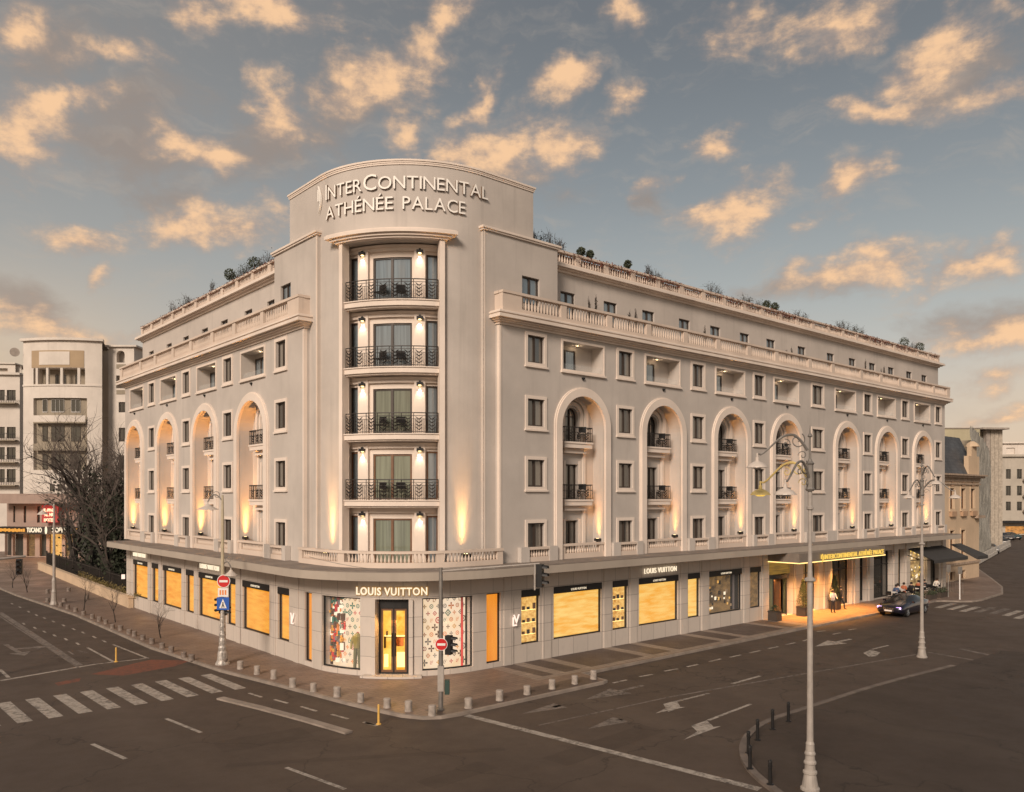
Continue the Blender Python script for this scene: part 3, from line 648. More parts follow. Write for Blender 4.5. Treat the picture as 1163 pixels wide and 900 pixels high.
for F, us, w, d in ((F0R, (7.7, 10.34, 15.0, 17.2, 21.9, 24.05, 28.7, 30.95), .30, .05), (F0R, (35.37,), .45, .05), (F0R, (39.3, 44.05, 46.5, 51.0, 53.35, 57.55, 61.0), .36, .12),
                 (F0L, (7.55, 10.24, 14.85, 17.1, 21.65, 23.95, 28.6, 31.0, 35.9), .28, .05)):
    for u in us: B = MB(); B.box(F, u-w, u+w, -d, .02, 0, GZ1-.002); part(B, 'stone_pier', M_CLAD)
for a, b in ((DOOR[0]-1.9, DOOR[0]-.2), (DOOR[1]+.2, DOOR[1]+1.9)): B = MB(); B.box(F0C, a, b, -.12, .02, 0, 3.62, 1); part(B, 'door_pier', M_CLAD)
B = MB(); B.box(F0C, 214, 240.5, -.5, .02, .004, .10, 8); part(B, 'door_step', M_CLAD)
# ---- shop windows
def shop_window(F, a, b, z0, z1, blindmat, head=.36, off=.16, bl=None, txt=True, dep=.14):
    w = empty('shop_window'); w.parent = H; n = 1 if F.kind != 'P' else 8
    B = MB(); du = 1 if F.kind != 'P' else 180/math.pi/F.c; t = .05*du
    B.box(F, a, a+t, .10, .2, z0, z1); B.box(F, b-t, b, .10, .2, z0, z1); B.box(F, a+t, b-t, .10, .2, z0, z0+.06, n); B.box(F, a+t, b-t, .10, .2, z1-.06, z1, n)
    part(B, 'frame', M_BLACK, w)
    if head:
        B = MB(); B.box(F, a+.01, b-.01, -.03, .11, z1-head, z1-.004, n, 0)
        part(B, 'awning_box', M_BLACK, w)
        if txt and b-a > 2:
            B = MB(); text_on(B, F, 'LOUIS VUITTON', (a+b)/2, z1-head+.10, .16, -.04, .004, mirror=F.kind=='L'); part(B, 'lettering', M_SIGNW, w)
    sg = -1 if F.kind == 'L' else 1
    A_, B_ = (a+t*.5, b-t*.5)
    B = MB(); B.box(F, A_, B_, dep+.10, dep+.16, z0-.1, z1, n); part(B, 'blind', blindmat, w)
    B = MB(); B.quad(F, (A_,.15,z0), (B_,.15,z0), (B_,.15,z1), (A_,.15,z1)) if n == 1 else [B.quad(F, (A_+(B_-A_)*i/n,.15,z0), (A_+(B_-A_)*(i+1)/n,.15,z0), (A_+(B_-A_)*(i+1)/n,.15,z1), (A_+(B_-A_)*i/n,.15,z1)) for i in range(n)]
    part(B, 'pane', M_CLEAR, w)
    return w
for i, (a, b) in enumerate(shopR):
    w = shop_window(F0R, a, b, ZS0, ZS1, [M_SHOPIN, M_BLIND, M_SHOPIN, M_BLIND, M_BLIND, M_DIMIN, M_DIMIN][i])
    if i in (0, 2):     # shelves and goods on them
        B = MB()
        for z in (1.35, 1.95, 2.6): B.box(F0R, a+.12, b-.12, .18, .235, z, z+.03, 1, 0)
        for k in range(9):
            z = (1.38, 1.98, 2.63)[k % 3]; u = a+.2+(k//3)*.36+random.random()*.08; B.box(F0R, u, u+.16, .17, .23, z, z+.12+random.random()*.2, 1, 1+k % 2)
        part(B, 'shelf', [M_GOLDL, M_BROWN, M_BLACK], w)
    if i == 5:          # darker window with a lit display
        B = MB()
        for k in range(26):
            u = a+.15+random.random()*2.5; z = 1.0+random.random()*2.0; s = .08+random.random()*.14
            B.box(F0R, u, u+s, .18, .22, z, z+s*1.2, 1, random.choice([0,1,2,3,3]))
        B.box(F0R, b-1.0, b-.1, .215, .225, 1.0, 3.3, 1, 4); B.box(F0R, b-.75, b-.55, .2, .212, 1.0, 3.3, 1, 5)
        part(B, 'goods', [M_SIGNW, M_SHOPIN, M_TAN, M_BLACK, M_BLACK, MOT[4]], w)
for a, b in shopL: shop_window(F0L, a, b, ZS0, ZS1, M_BLINDL)
shop_window(F0R, 6.3, 7.2, .25, ZS1, M_BLINDO, 0); shop_window(F0L, 5.9, 6.65, .25, ZS1, M_BLINDO, 0)
# ---- corner displays with coloured motifs
def motif(B, F, u, z, kind, s, d, m):
    du = 180/math.pi/F.c
    def P(x, y): return F(u+x*s*du, d, z+y*s)
    if kind == 0: # four-petalled flower
        for k in range(4):
            c, q = math.cos(k*math.pi/2), math.sin(k*math.pi/2)
            pts = [(0,0),(.35,.22),(.95,.25),(1.05,0),(.95,-.25),(.35,-.22)]
            B.face([P(x*c-y*q, x*q+y*c) for x, y in pts], None, m)
    elif kind == 1: # hollow diamond with a star in it
        o, i = 1.15, .72
        for k in range(4):
            a = k*math.pi/2; b = a+math.pi/2
            B.face([P(o*math.cos(a), o*math.sin(a)), P(o*math.cos(b), o*math.sin(b)), P(i*math.cos(b), i*math.sin(b)), P(i*math.cos(a), i*math.sin(a))], None, m)
        for k in range(4):
            a = k*math.pi/2+math.pi/4; B.face([P(0,0), P(.2*math.cos(a-.7),.2*math.sin(a-.7)), P(.45*math.cos(a),.45*math.sin(a)), P(.2*math.cos(a+.7),.2*math.sin(a+.7))], None, m)
    elif kind == 2: # ring with a flower
        for k in range(16):
            a, b = k*math.pi/8, (k+1)*math.pi/8
            B.face([P(math.cos(a),math.sin(a)), P(math.cos(b),math.sin(b)), P(.68*math.cos(b),.68*math.sin(b)), P(.68*math.cos(a),.68*math.sin(a))], None, m)
        for k in range(4):
            a = k*math.pi/2+.78; B.face([P(0,0), P(.3*math.cos(a-.5),.3*math.sin(a-.5)), P(.55*math.cos(a),.55*math.sin(a)), P(.3*math.cos(a+.5),.3*math.sin(a+.5))], None, m)
    else:
        text_on(B, F, 'L', u-.25*s*du, z-.8*s, 2.0*s, d+.002, .002, m=m); text_on(B, F, 'V', u+.25*s*du, z-.45*s, 2.0*s, d-.004, .002, m=m)
for (a, b), side in ((DL_, 0), (DR_, 1)):
    w = shop_window(F0C, a, b, .25, 3.66, M_DISP, 0, dep=.55); w.name = 'display_window'
    F = F0C; du = 180/math.pi/RC; B = MB(); rnd = random.Random(5+side)
    rows = 10; cols = 7
    for r in range(rows):
        for c in range(cols):
            u = a+(c+.5+(.5 if r % 2 else 0))*(b-a)/cols; z = .50+r*.335
            if u > b-1.6 or u < a+1.2: continue
            if side == 0 and u < a+6.5: continue
            kd = (r+2*c) % 4; kd = 3 if (r % 3 == 0 and c % 2 == 1) else kd % 3
            motif(B, F, u, z, kd, .105+.05*((r*3+c*5) % 4 == 0) if kd != 0 else .10+.06*((r+c) % 3 == 0), .60, (rnd.randrange(6)))
    part(B, 'monogram_motifs', MOT, w)
    B = MB()
    if side == 1: B.box(F, b-4.0, b-3.85, .3, .5, .25, 3.62, 1, 0)
    else:
        for k in range(150):        # crowded coloured curtain of ornaments at the left end
            u = a+1.0+rnd.random()**1.4*8.5; z = .4+rnd.random()*3.1; s = .04+rnd.random()*.13
            B.box(F, u, u+s*du, .35+rnd.random()*.2, .57, z, z+s*(1+rnd.random()*2), 1, rnd.randrange(7))
    part(B, 'ornaments', MOT+[M_SIGNW], w)
# mannequin-like dressed dummy in the left display
d_ = empty('mannequin', F0C(208.3, .34, .28), F0C.rot(208.3), 'headless mannequin in olive suit inside the left corner display window', 'mannequin')
B = MB()
for s in (-1, 1): B.path([(s*.14,0,0),(s*.12,0,.5),(s*.08,0,1.0)], [.075,.09,.11], 8)
B.build('trousers', plain('olive_cloth', (.16,.15,.075), .9), d_)
B = MB(); B.lathe((0,0,.95), [(.17,0),(.2,.2),(.24,.42),(.25,.55),(.12,.65),(.06,.72)], 12)
for s in (-1, 1): B.path([(s*.22,0,1.45),(s*.32,0,1.15),(s*.3,-.08,.9)], [.075,.065,.05], 8)
B.build('jacket', plain('yellow_cloth', (.32,.26,.09), .9), d_)
# ---- corner door
dr = empty('shop_door'); dr.parent = H; a, b = DOOR; mid = (a+b)/2; du = 180/math.pi/RC
B = MB(); B.box(F0C, a, b, .36, .52, 3.14, 3.60, 4); B.box(F0C, a, a+1.1, .36, .5, .08, 3.14); B.box(F0C, b-1.1, b, .36, .5, .08, 3.14); B.box(F0C, mid-.35, mid+.35, .38, .5, .08, 3.14); B.box(F0C, a, b, .36, .5, .06, .14, 4)
part(B, 'door_frame', M_BLACK, dr)
for s, (p, q) in enumerate(((a+1.1, mid-.35), (mid+.35, b-1.1))):
    lf = MB(); t = .9
    lf.box(F0C, p, p+t, .40, .46, .14, 3.14); lf.box(F0C, q-t, q, .40, .46, .14, 3.14); lf.box(F0C, p+t, q-t, .40, .46, .14, .24); lf.box(F0C, p+t, q-t, .40, .46, 3.04, 3.14)
    l = part(lf, 'door_leaf', M_BROWN, dr)
    hb = MB(); c = F0C(q-.5 if s == 0 else p+.5, .34, 1.5); hb.tube((c[0],c[1],.9), (c[0],c[1],2.0), .02, n=6); part(hb, 'handle', M_BLACK, l)
B = MB(); B.box(F0C, a, b, .95, 1.0, .0, 3.6, 4); part(B, 'shop_interior', blind('door_interior', (.85,.33,.02), (1.0,.66,.12), 1.15, (1.2,1.2,1.4)), dr)
B = MB()
for z, c in ((1.75, 0), (1.7, 1)): B.box(F0C, a+1.6, b-1.4, .8, .9, z, z+(.05 if c == 0 else .03), 3, c)
for p, q, z0, z1, c in ((a+1.4,a+2.3,1.2,1.75,1),(a+2.6,a+3.4,1.8,2.0,1),(mid+.6,b-3,1.3,1.7,2),(b-2.3,b-1.3,.5,1.5,1),(mid+1,b-2.4,.3,1.0,0),(a+1.5,a+3.5,.3,.9,0)): B.box(F0C, p, q, .75, .88, z0, z1, 1, c)
part(B, 'counter', [M_GOLDL, M_BROWN, MOT[5]], dr)
aim(lamp('AREA', 'door_light', F0C(mid, .30, 2.7), 42, (1,.50,.14), size=.7), (-.55,-.55,-.75))
for a_, b_ in (DL_, DR_): m_ = (a_+b_)/2; aim(lamp('AREA', 'display_light', F0C(m_, .05, 2.6), 26, (1,.62,.30), size=.6), (math.cos(R(m_))*.7, math.sin(R(m_))*.7, -.75))
# ---- lit shop signs
def shop_sign(F, u, z, w, size, mir=False, d=-.09, mat=None):
    b2 = MB(); text_on(b2, F, 'LOUIS VUITTON', u, z-.012, size*1.03, d+.055, .008, .035, 1.05, w*1.03, mir, 0)
    s = words_on('shop_sign', H, F, 'LOUIS VUITTON', u, z, size, d, .025, .010 if size > .45 else -.004, 1.12, w, mir, M_SIGNW)
    if size > .45: part(b2, 'letter_halo', M_HALO, s)  # glow round the letters imitated by enlarged emissive copies
    return s
shop_sign(F0C, 226.8, 3.83, 3.35, .50); shop_sign(F0R, 19.6, 3.93, 3.0, .44); shop_sign(F0L, 19.2, 3.95, 3.1, .42, True); shop_sign(F0L, 33.2, 3.95, 2.9, .42, True)
for F, u, mir in ((F0R, 8.05, False), (F0L, 7.75, True)):
    B = MB(); k = -1 if mir else 1
    text_on(B, F, 'L', u-.03*k, 1.95, .62, -.13, .015, .01, mirror=mir); text_on(B, F, 'V', u+.05*k, 2.08, .62, -.17, .015, .01, mirror=mir); part(B, 'monogram_sign', M_SIGNP)
B = MB(); B.box(F0L, YE-.05, YE+.03, -.36, -.12, 2.05, 2.4, 1); part(B, 'projecting_sign', M_SIGNP)
# ---- long canopy above the shops
OV = 1.5; FC = Frame('P', RC, RC, RC+OV)
B = MB()
for z0, z1, o in ((4.62, 5.00, 0), (5.0, 5.05, -.04)):
    B.box(FR(-OV-o), RC, XE-.5, 0, OV+1.2, z0, z1, 1, 0 if z1 < 5.01 else 1); B.box(FL(-OV-o), RC, YE-.3, 0, OV+1.2, z0, z1, 1, 0 if z1 < 5.01 else 1)
    B.box(Frame('P', RC, RC, RC+OV+o), 180, 270, 0, OV+2.6, z0, z1, 24, 0 if z1 < 5.01 else 1)
part(B, 'shop_canopy', [M_CANE, M_CANT])
# ---- entrance canopy with gold letters
ZC0, ZC1, YC = 3.93, 4.615, -2.35
B = MB(); B.box(WORLD, 31.35, 44.0, YC, -.02, ZC0+.05, ZC1, 1, 0); B.box(WORLD, 31.35, 44.0, YC-.02, YC+.12, ZC0-.002, ZC0+.06, 1, 1); B.box(WORLD, 31.33, 31.47, YC+.12, -.02, ZC0, ZC0+.06, 1, 1)
ec = part(B, 'entrance_canopy', [plain('canopy_bronze', (.20,.165,.135), .5), M_GOLDL])
words_on('gold_lettering', H, FR(YC), 'INTERCONTINENTAL ATHÉNÉE PALACE', 39.1, ZC0+.15, .50, -.07, .03, -.004, 1.1, 9.0, False, M_SIGNG)
B = MB(); B.lathe((0,0,0), [(.001,0),(.001,.01)], 4)
B = MB(); text_on(B, FR(YC), ')', 34.35, ZC0+.12, .6, -.07, .03, .01); B.box(FR(YC), 34.1, 34.2, -.1, -.05, ZC0+.2, ZC0+.5); part(B, 'gold_emblem', M_SIGNG, ec)
B = MB()
for x in (33, 35.5, 38, 40.5, 43):
    for y in (-.7, -1.7): B.box(WORLD, x-.10, x+.10, y-.10, y+.10, ZC0+.035, ZC0+.052)
part(B, 'downlight', M_LAMPY, ec)
for x in (33.5, 37.2, 41.0): aim(lamp('AREA', 'canopy_light', (x, -1.2, ZC0), 310, (1,.42,.09), size=.8, spread=R(105)), (0,0,-1))
# ---- entrance fittings
def glazed(u0, u1, z1, mat, bars, name='entrance_glazing', d=.42, frame=M_BLACK, zt=2.75):
    B = MB(); B.box(F0R, u0, u1, d+.04, d+.06, .05, z1); w = part(B, name, mat)
    B = MB(); t = .07
    for u in [u0+t/2, u1-t/2]+[u0+(u1-u0)*x for x in bars]: B.box(F0R, u-t/2, u+t/2, d-.03, d+.04, .05, z1)
    for z in (.05, zt, z1-t): B.box(F0R, u0, u1, d-.028, d+.038, z, z+t)
    part(B, 'frame', frame, w); return w
glazed(*entR[1], 3.95, M_DIMIN, [.5]); glazed(*entR[2], 3.95, M_GLASSD, [.3,.62])
glazed(*entR[3], 3.95, M_GLASSD, [.5]); glazed(*entR[4], 3.95, M_GLASSD, [.72]); glazed(*entR[5], 3.95, M_DIMIN, [.5]); glazed(*entR[6], 3.95, M_CAFEIN, []); glazed(*entR[7], 3.95, M_GLASSD, [.5])
rv = empty('revolving_door', (33.1, 1.25, 0)); rv.parent = H
B = MB(); FQ = Frame('P', 33.1, 1.25, 1.45)
for a in (205, 232, 308, 335): B.box(FQ, a-1.4, a+1.4, 0, .07, .02, 2.7)
B.box(FQ, 200, 340, -.03, .10, 2.7, 2.95, 14); rv.location = (0,0,0); B.build('drum_frame', M_BLACK, rv)
B = MB(); B.box(FQ, 205, 232, .03, .04, .05, 2.7, 6); B.box(FQ, 308, 335, .03, .04, .05, 2.7, 6); B.build('curved_pane', plain('green_curved_glass', (.13,.14,.09), .08), rv)
B = MB(); B.box(WORLD, 33.06, 33.14, .1, 1.2, .05, 2.68); B.box(WORLD, 32.3, 33.05, .75, .79, .05, 2.68); B.build('wing', M_BROWN, rv)
B = MB(); B.box(F0R, 31.5, 34.7, 1.8, 1.85, 0, 3.95, 1); B.build('lobby_wall', M_DIMIN, rv)
B = MB(); B.box(F0R, 31.5, 34.7, .3, .36, 2.95, 3.95); B.build('transom', blind('transom_glow', (.16,.10,.03), (.55,.30,.05), .6), rv)
aim(lamp('AREA', 'lobby_light', (33.1, .9, 2.6), 60, (1,.6,.25), size=.6), (0,0,-1))
# goods in the café window, its chandelier and flowers
B = MB(); rnd = random.Random(3)
for k in range(34):
    u = 54.2+rnd.random()*2.6; z = 2.9+rnd.random()*.7 if k < 14 else 1.0+rnd.random()*1.2; s = .05+rnd.random()*.12
    B.box(F0R, u, u+s, .30, .34, z, z+s, 1, 0 if k % 2 else 1)
part(B, 'cafe_lights', [M_SIGNG, M_SIGNW])
lamp('POINT', 'cafe_light', (55.5, -.3, 3.0), 60, (1,.75,.45), shadow_soft_size=.3)
# café awning folded out over the pavement
B = MB()
B.face([(53.2,-.05,3.95),(60.6,-.05,3.95),(60.6,-2.3,3.05),(53.2,-2.3,3.05)]); B.face([(53.2,-2.3,3.05),(60.6,-2.3,3.05),(60.6,-2.3,2.78),(53.2,-2.3,2.78)])
B.face([(53.2,-.05,3.92),(60.6,-.05,3.92),(60.6,-2.27,3.02),(53.2,-2.27,3.02)]); aw = part(B, 'awning', M_AWN)
B = MB()
for x in (53.25, 56.9, 60.55): B.path([(x,-.05,3.4),(x,-1.2,3.0),(x,-2.28,3.03)], .03, 5)
part(B, 'awning_arm', M_BLACK, aw)
B = MB(); B.face([(62.0,-.2,4.0),(64.6,-.2,4.0),(64.6,-2.6,3.0),(62.0,-2.6,3.0)]); B.face([(62.0,-2.6,3.0),(64.6,-2.6,3.0),(64.6,-2.6,2.7),(62.0,-2.6,2.7)]); B.face([(62.0,-.2,4.0),(62.0,-2.6,3.0),(62.0,-2.6,2.7)])
part(B, 'awning', M_AWN)

# ================================================================= upper storeys
YU, YP, YT, YA = .6, .9, 1.1, 1.85        # facade, pier, tower and attic planes (depth from the shop front)
XF0, XF1, LF0, LF1 = 7.62, 62.96, 7.92, 39.2
F1R, F1L = FR(YU), FL(YU); FA_R, FA_L = FR(YA), FL(YA)
TOPZ = 17.42
Wr = [(10.13,1.2),(17.2,1.2),(24.2,1.2),(31.2,1.2),(39.2,1.62),(47.3,1.25),(54.33,1.25),(61.4,1.2)]
Ar = [13.66, 20.69, 27.87, 34.82, 43.79, 50.8, 57.99]
Wl = [(10.62,1.2),(18.0,1.25),(25.2,1.25),(32.5,1.25)]
Al = [14.45, 21.75, 29.0, 36.6]
ROWS = [(5.50,7.05),(8.95,10.37),(12.13,13.55),(15.45,16.87)]
RA, AZT = 1.72, 13.97                     # niche half width and top (right); the left front's arches are a touch wider
def facade(F, u0, u1, Ws, As, ra, Ls, lw):
    holes = [(c-w/2, c+w/2, a, b, .30) for c, w in Ws for a, b in ROWS] + [(c-ra, c+ra, 5.05, AZT, .85, 'arch') for c in As] + [(c-lw/2, c+lw/2, 15.36, 16.86, .85) for c in Ls]
    B = MB(); wall(B, F, u0, u1, 5.04, TOPZ+.2, holes, du=None)
    B.quad(F, (u0,.35,5.04), (u0,0,5.04), (u0,0,TOPZ+.2), (u0,.35,TOPZ+.2)); B.quad(F, (u1,0,5.04), (u1,14,5.04), (u1,14,TOPZ+.2), (u1,0,TOPZ+.2))
    return part(B, 'facade_wall', M_WALL)
Lr = [13.7, 20.65, 27.75, 34.75, 43.53, 50.7, 57.86]; Ll = [14.33, 21.5, 28.8, 36.13]
facade(F1R, XF0, XF1, Wr, Ar, RA, Lr, 3.2); facade(F1L, LF0, LF1, Wl, Al, 1.85, Ll, 3.2)
# window prototypes (local frame: x along the wall, y inwards, z up, origin at the sill middle of the opening)
O_ = WORLD
def window_proto(w, h, name='window', glassm=None, surround=True, leaves=2, frame=None, rec=.13, sw=.17):
    glassm = glassm or M_GLASS; frame = frame or M_FRAME
    B = MB(); t = .075
    B.box(O_, -w/2, -w/2+t, rec, rec+.08, 0, h); B.box(O_, w/2-t, w/2, rec, rec+.08, 0, h); B.box(O_, -w/2+t, w/2-t, rec, rec+.08, 0, t); B.box(O_, -w/2+t, w/2-t, rec, rec+.08, h-t, h)
    for k in range(1, leaves): x = -w/2+w*k/leaves; B.box(O_, x-.055, x+.055, rec-.01, rec+.07, t, h-t)
    o = B.build(name, frame)
    B = MB(); B.quad(O_, (-w/2,rec+.055,0), (w/2,rec+.055,0), (w/2,rec+.055,h), (-w/2,rec+.055,h)); B.build('pane', glassm, o)
    if surround:
        B = MB(); ring(B, O_, -w/2, w/2, 0, h, sw, -.05, .01, sill=.06); B.build('surround', M_TRIM, o)
    return o
protos = {}
def win(F, u, z, w, h, **k):
    key = (w, h, tuple(sorted((a, str(b)) for a, b in k.items())))
    if key not in protos: protos[key] = (window_proto(w, h, **k), [0])
    p, c = protos[key]
    c[0] += 1
    if c[0] == 1: _kc[id(p)] = None; o = p; TREE[id(p)] = tree_of(p)
    else: o = copy_t(TREE[id(p)], H)
    o.parent = H; o.location = F(u, 0, z); o.rotation_euler = (0,0,F.rot(u)); return o
TREE = {}
def copy_t(t, parent):
    c = t[0].copy(); COL.objects.link(c); c.parent = parent
    for k in t[1]: copy_t(k, c)
    return c
for F, Ws in ((F1R, Wr), (F1L, Wl)):
    for c, w in Ws:
        for a, b in ROWS: win(F, c, a, w, round(b-a, 2), glassm=M_GLASS)
# ---- arched niches
def niche_set(F, c, ra, zt, right):
    zs = zt-ra
    B = MB(); band(B, F, c, 5.05, zs, ra, ra+.43, -.16, .02); band(B, F, c, 5.05, zs, ra+.43, ra+.50, -.09, .02); nb = part(B, 'arch_surround', M_TRIM)
    # back wall with its three openings
    Fb = Frame(F.kind, F.a+.85)
    B = MB(); wall(B, Fb, c-ra-.05, c+ra+.05, 5.05, zt+.05, [(c-.48,c+.48,5.1,7.1,.3),(c-.48,c+.48,8.3,10.25,.3),(c-.5,c+.5,11.5,13.42,.3,'arch')]); part(B, 'niche_wall', M_WALL)
    B = MB()
    for z0, z1 in ((5.05, 7.62), (8.3, 10.9)):   # stepped flat surrounds
        for o, d in ((.20, -.05), (.36, -.10)):
            a, b = (.48+.05, .48+.20) if o < .3 else (.78, 1.0)
            B.box(Fb, c-b, c-a, d, .01, z0, z1 if o > .3 else z1-.45); B.box(Fb, c+a, c+b, d, .01, z0, z1 if o > .3 else z1-.45)
    band(B, Fb, c, 11.5, 12.92, .62, .84, -.07, .01, 16); band(B, Fb, c, 11.5, 12.92, .92, 1.20, -.14, .01, 16)
    part(B, 'niche_trim', M_TRIM)
    return nb
def balcony_proto(hw, dep, name='balcony', h=.82):
    B = MB()
    for z0, z1, e in ((-.10, .0, .0), (-.34, -.10, -.05), (-.62, -.50, -.28), (-.50, -.34, -.40)): B.box(O_, -hw-e, hw+e, -dep-e, 0.0, z0, z1)
    o = B.build(name, M_TRIM)
    B = MB(); r = .022; zt = h
    def run(p, q, n):
        p, q = Vector(p), Vector(q); L = (q-p).length
        for z in (.06, zt*.62, zt-.04, zt): B.tube(p+Vector((0,0,z)), q+Vector((0,0,z)), r if z > zt-.02 else r*.75, n=4)
        for i in range(n+1):
            x = p.lerp(q, i/n); B.tube(x, x+Vector((0,0,zt)), r*.6, n=4)
        return L
    d = dep-.05; w = hw-.05
    run((-w,-d,0), (w,-d,0), 16); run((-w,-d,0), (-w,0,0), 4); run((w,-d,0), (w,0,0), 4)
    for xc in (-w*.55, w*.55, 0):
        for k in range(3):
            z = .14+k*.15
            for s in (-1, 1): B.tube((xc, -d-.01, z), (xc+s*.16, -d-.01, z+.13), .024, n=4)
    B.build('railing', M_IRON, o); return o
bp = balcony_proto(1.15, .58); TREE['b'] = tree_of(bp); bused = [0]
def door_proto(arch):
    B = MB(); w, h = (.96, 1.95) if not arch else (1.0, 1.92); t = .08
    if not arch:
        B.box(O_, -w/2, -w/2+t, .2, .28, 0, h); B.box(O_, w/2-t, w/2, .2, .28, 0, h); B.box(O_, -w/2+t, w/2-t, .2, .28, h-t, h); B.box(O_, -w/2+t, w/2-t, .2, .28, 0, t); B.box(O_, -.04, .04, .19, .27, t, h-t)
    else:
        zs = h-w/2; band(B, O_, 0, 0, zs, w/2-t, w/2, .2, .28, 14); B.box(O_, -.04, .04, .19, .27, 0, h-.05); B.box(O_, -w/2+t, w/2-t, .2, .28, 0, t); B.box(O_, -w/2+t, w/2-t, .2, .27, zs, zs+.05)
    o = B.build('balcony_door', M_FRAME); B = MB(); B.quad(O_, (-w/2,.255,0), (w/2,.255,0), (w/2,.255,h), (-w/2,.255,h)); B.build('pane', M_GLASS, o); return o
dp = [door_proto(False), door_proto(True)]; TREE['d0'], TREE['d1'] = tree_of(dp[0]), tree_of(dp[1]); dused = [0, 0]
up = MB(); up.box(O_, -.16, .16, -.16, .10, -.04, .10); up.box(O_, -.05, .05, -.04, .04, -.12, -.04); upl = up.build('wall_lamp', M_BLACK); bs = MB(); bs.lathe((0,-.02,.085), [(.07,0),(.08,.02)], 8); bs.build('bulb', M_LAMPY, upl)
TREE['u'] = tree_of(upl); uused = [0]
def inst(key, cnt, i, proto, F, u, d, z, rz=None):
    if cnt[i] == 0: o = proto; o.parent = H
    else: o = copy_t(TREE[key], H)
    cnt[i] += 1; o.location = F(u, d, z); o.rotation_euler = (0,0,F.rot(u)); return o
NL = []
for F, As, ra, right in ((F1R, Ar, RA, True), (F1L, Al, 1.85, False)):
    for c in As:
        niche_set(F, c, ra, AZT, right)
        for z in (8.28, 11.48): inst('b', bused, 0, bp, F, c, .85, z)
        inst('d0', dused, 0, dp[0], F, c, .85, 5.1); inst('d0', dused, 0, dp[0], F, c, .85, 8.3); inst('d1', dused, 1, dp[1], F, c, .85, 11.5)
        s = 1
        inst('u', uused, 0, upl, F, c+s*(ra-.19), .34, 5.96)
        l = lamp('SPOT', 'arch_uplight', F(c+s*(ra-.11), .40, 6.12), 32*(2.0 if F.kind == 'L' else 1), (1,.45,.12), spot_size=R(80), spot_blend=1, shadow_soft_size=.04); aim(l, (0,0,1))
        l = lamp('SPOT', 'arch_uplight', F(c+s*(ra-.15), .40, 6.14), 1000*(2.8 if F.kind == 'L' else 1), (1,.43,.11), spot_size=R(30), spot_blend=1, shadow_soft_size=.05); aim(l, Vector(F(c+s*(ra-.40), .42, 13.6))-l.location)
        l = lamp('SPOT', 'arch_uplight', F(c+s*(ra-.15), .40, 6.14), 260*(2.2 if F.kind == 'L' else 1), (1,.43,.11), spot_size=R(48), spot_blend=1, shadow_soft_size=.05); aim(l, Vector(F(c+s*(ra-.10), .42, 9.0))-l.location)
        B = MB(); B.box(F, c-.09, c+.09, -.10, .0, 14.93, 15.02); B.box(F, c-.03, c+.03, -.07, .0, 14.86, 14.93); part(B, 'small_lamp', M_BLACK)
# ---- loggias
def loggia(F, c, w, li):
    a, b, z0, z1 = c-w/2, c+w/2, 15.36, 16.86
    B = MB(); B.box(F, a, b, .85, .9, z0, z1); lg = part(B, 'loggia', M_WALL)
    B = MB(); ring(B, F, a, b, z0, z1, .12, -.05, .01, sill=.08); part(B, 'surround', M_TRIM, lg)
    B = MB(); B.box(F, a+.05, b-.05, .10, .13, z0, z0+.34); part(B, 'glass_guard', M_CLEAR, lg)
    m = -1 if F.kind == 'R' else 1
    ua, ub = (a+.15, a+1.75) if m < 0 else (b-1.75, b-.15)
    B = MB(); t = .08
    B.box(F, ua, ua+t, .77, .85, z0, z0+1.25); B.box(F, ub-t, ub, .77, .85, z0, z0+1.25); B.box(F, ua+t, ub-t, .77, .85, z0+1.25-t, z0+1.25); B.box(F, (ua+ub)/2-.05, (ua+ub)/2+.05, .77, .84, z0, z0+1.25-t); d = part(B, 'loggia_door', M_FRAME, lg)
    B = MB(); B.quad(F, (ua,.82,z0), (ub,.82,z0), (ub,.82,z0+1.25), (ua,.82,z0+1.25)); part(B, 'pane', M_GLASSS, lg)
    lamp('POINT', 'loggia_light', F(c, .45, z1-.2), 3.5, (1,.75,.5), shadow_soft_size=.05)
    B = MB(); B.box(F, c-.035, c+.035, .42, .48, z1-.03, z1-.003); part(B, 'loggia_lamp', M_LAMPY, lg)
for c in Lr: loggia(F1R, c, 3.2, 0)
for c in Ll: loggia(F1L, c, 3.2, 0)
# ---- main cornice, balustrade and terrace
def prof_run(B, F, u0, u1, prof, e0=0, e1=0):
    """horizontal moulding: list of (projection, z0, z1) closed boxes with mitred-looking ends"""
    for p, z0, z1 in prof: B.box(F, u0-(p*.75 if e0 else 0), u1+(p if e1 else 0), -p, 1.25, z0, z1)
CP = [(.08,17.16,17.28),(.22,17.28,17.36),(.36,17.36,17.42),(.55,17.44,17.60),(.50,17.60,17.66),(.57,17.66,17.74),(.46,17.74,17.80)]
for F, u0, u1 in ((F1R, XF0, XF1), (F1L, LF0, LF1)):
    B = MB(); prof_run(B, F, u0, u1, CP, 1, 1); part(B, 'main_cornice', M_TRIM)
    B = MB(); Fb = Frame(F.kind, F.a-.32); Ws = Wr if F.kind == 'R' else Wl; As = Ar if F.kind == 'R' else Al
    piers = []
    for i, (c, w) in enumerate(Ws): piers += [c+1.55 if i == 0 else c-1.7, c+1.75] if i else [c+1.75]
    balustrade(B, Fb, u0-.05, u1+.3, 0, .22, 17.80, 18.84, piers, .42, .22, .22, .13, solid=[(u0-.05, u0+1.25), (u1-.3, u1+.3)])
    B.box(Fb, u0-.046, u0+.2, .24, .9, 17.80, 18.70); B.box(Fb, u0-.10, u0+.25, .29, .9, 18.70, 18.835)
    part(B, 'cornice_balustrade', M_BALU)
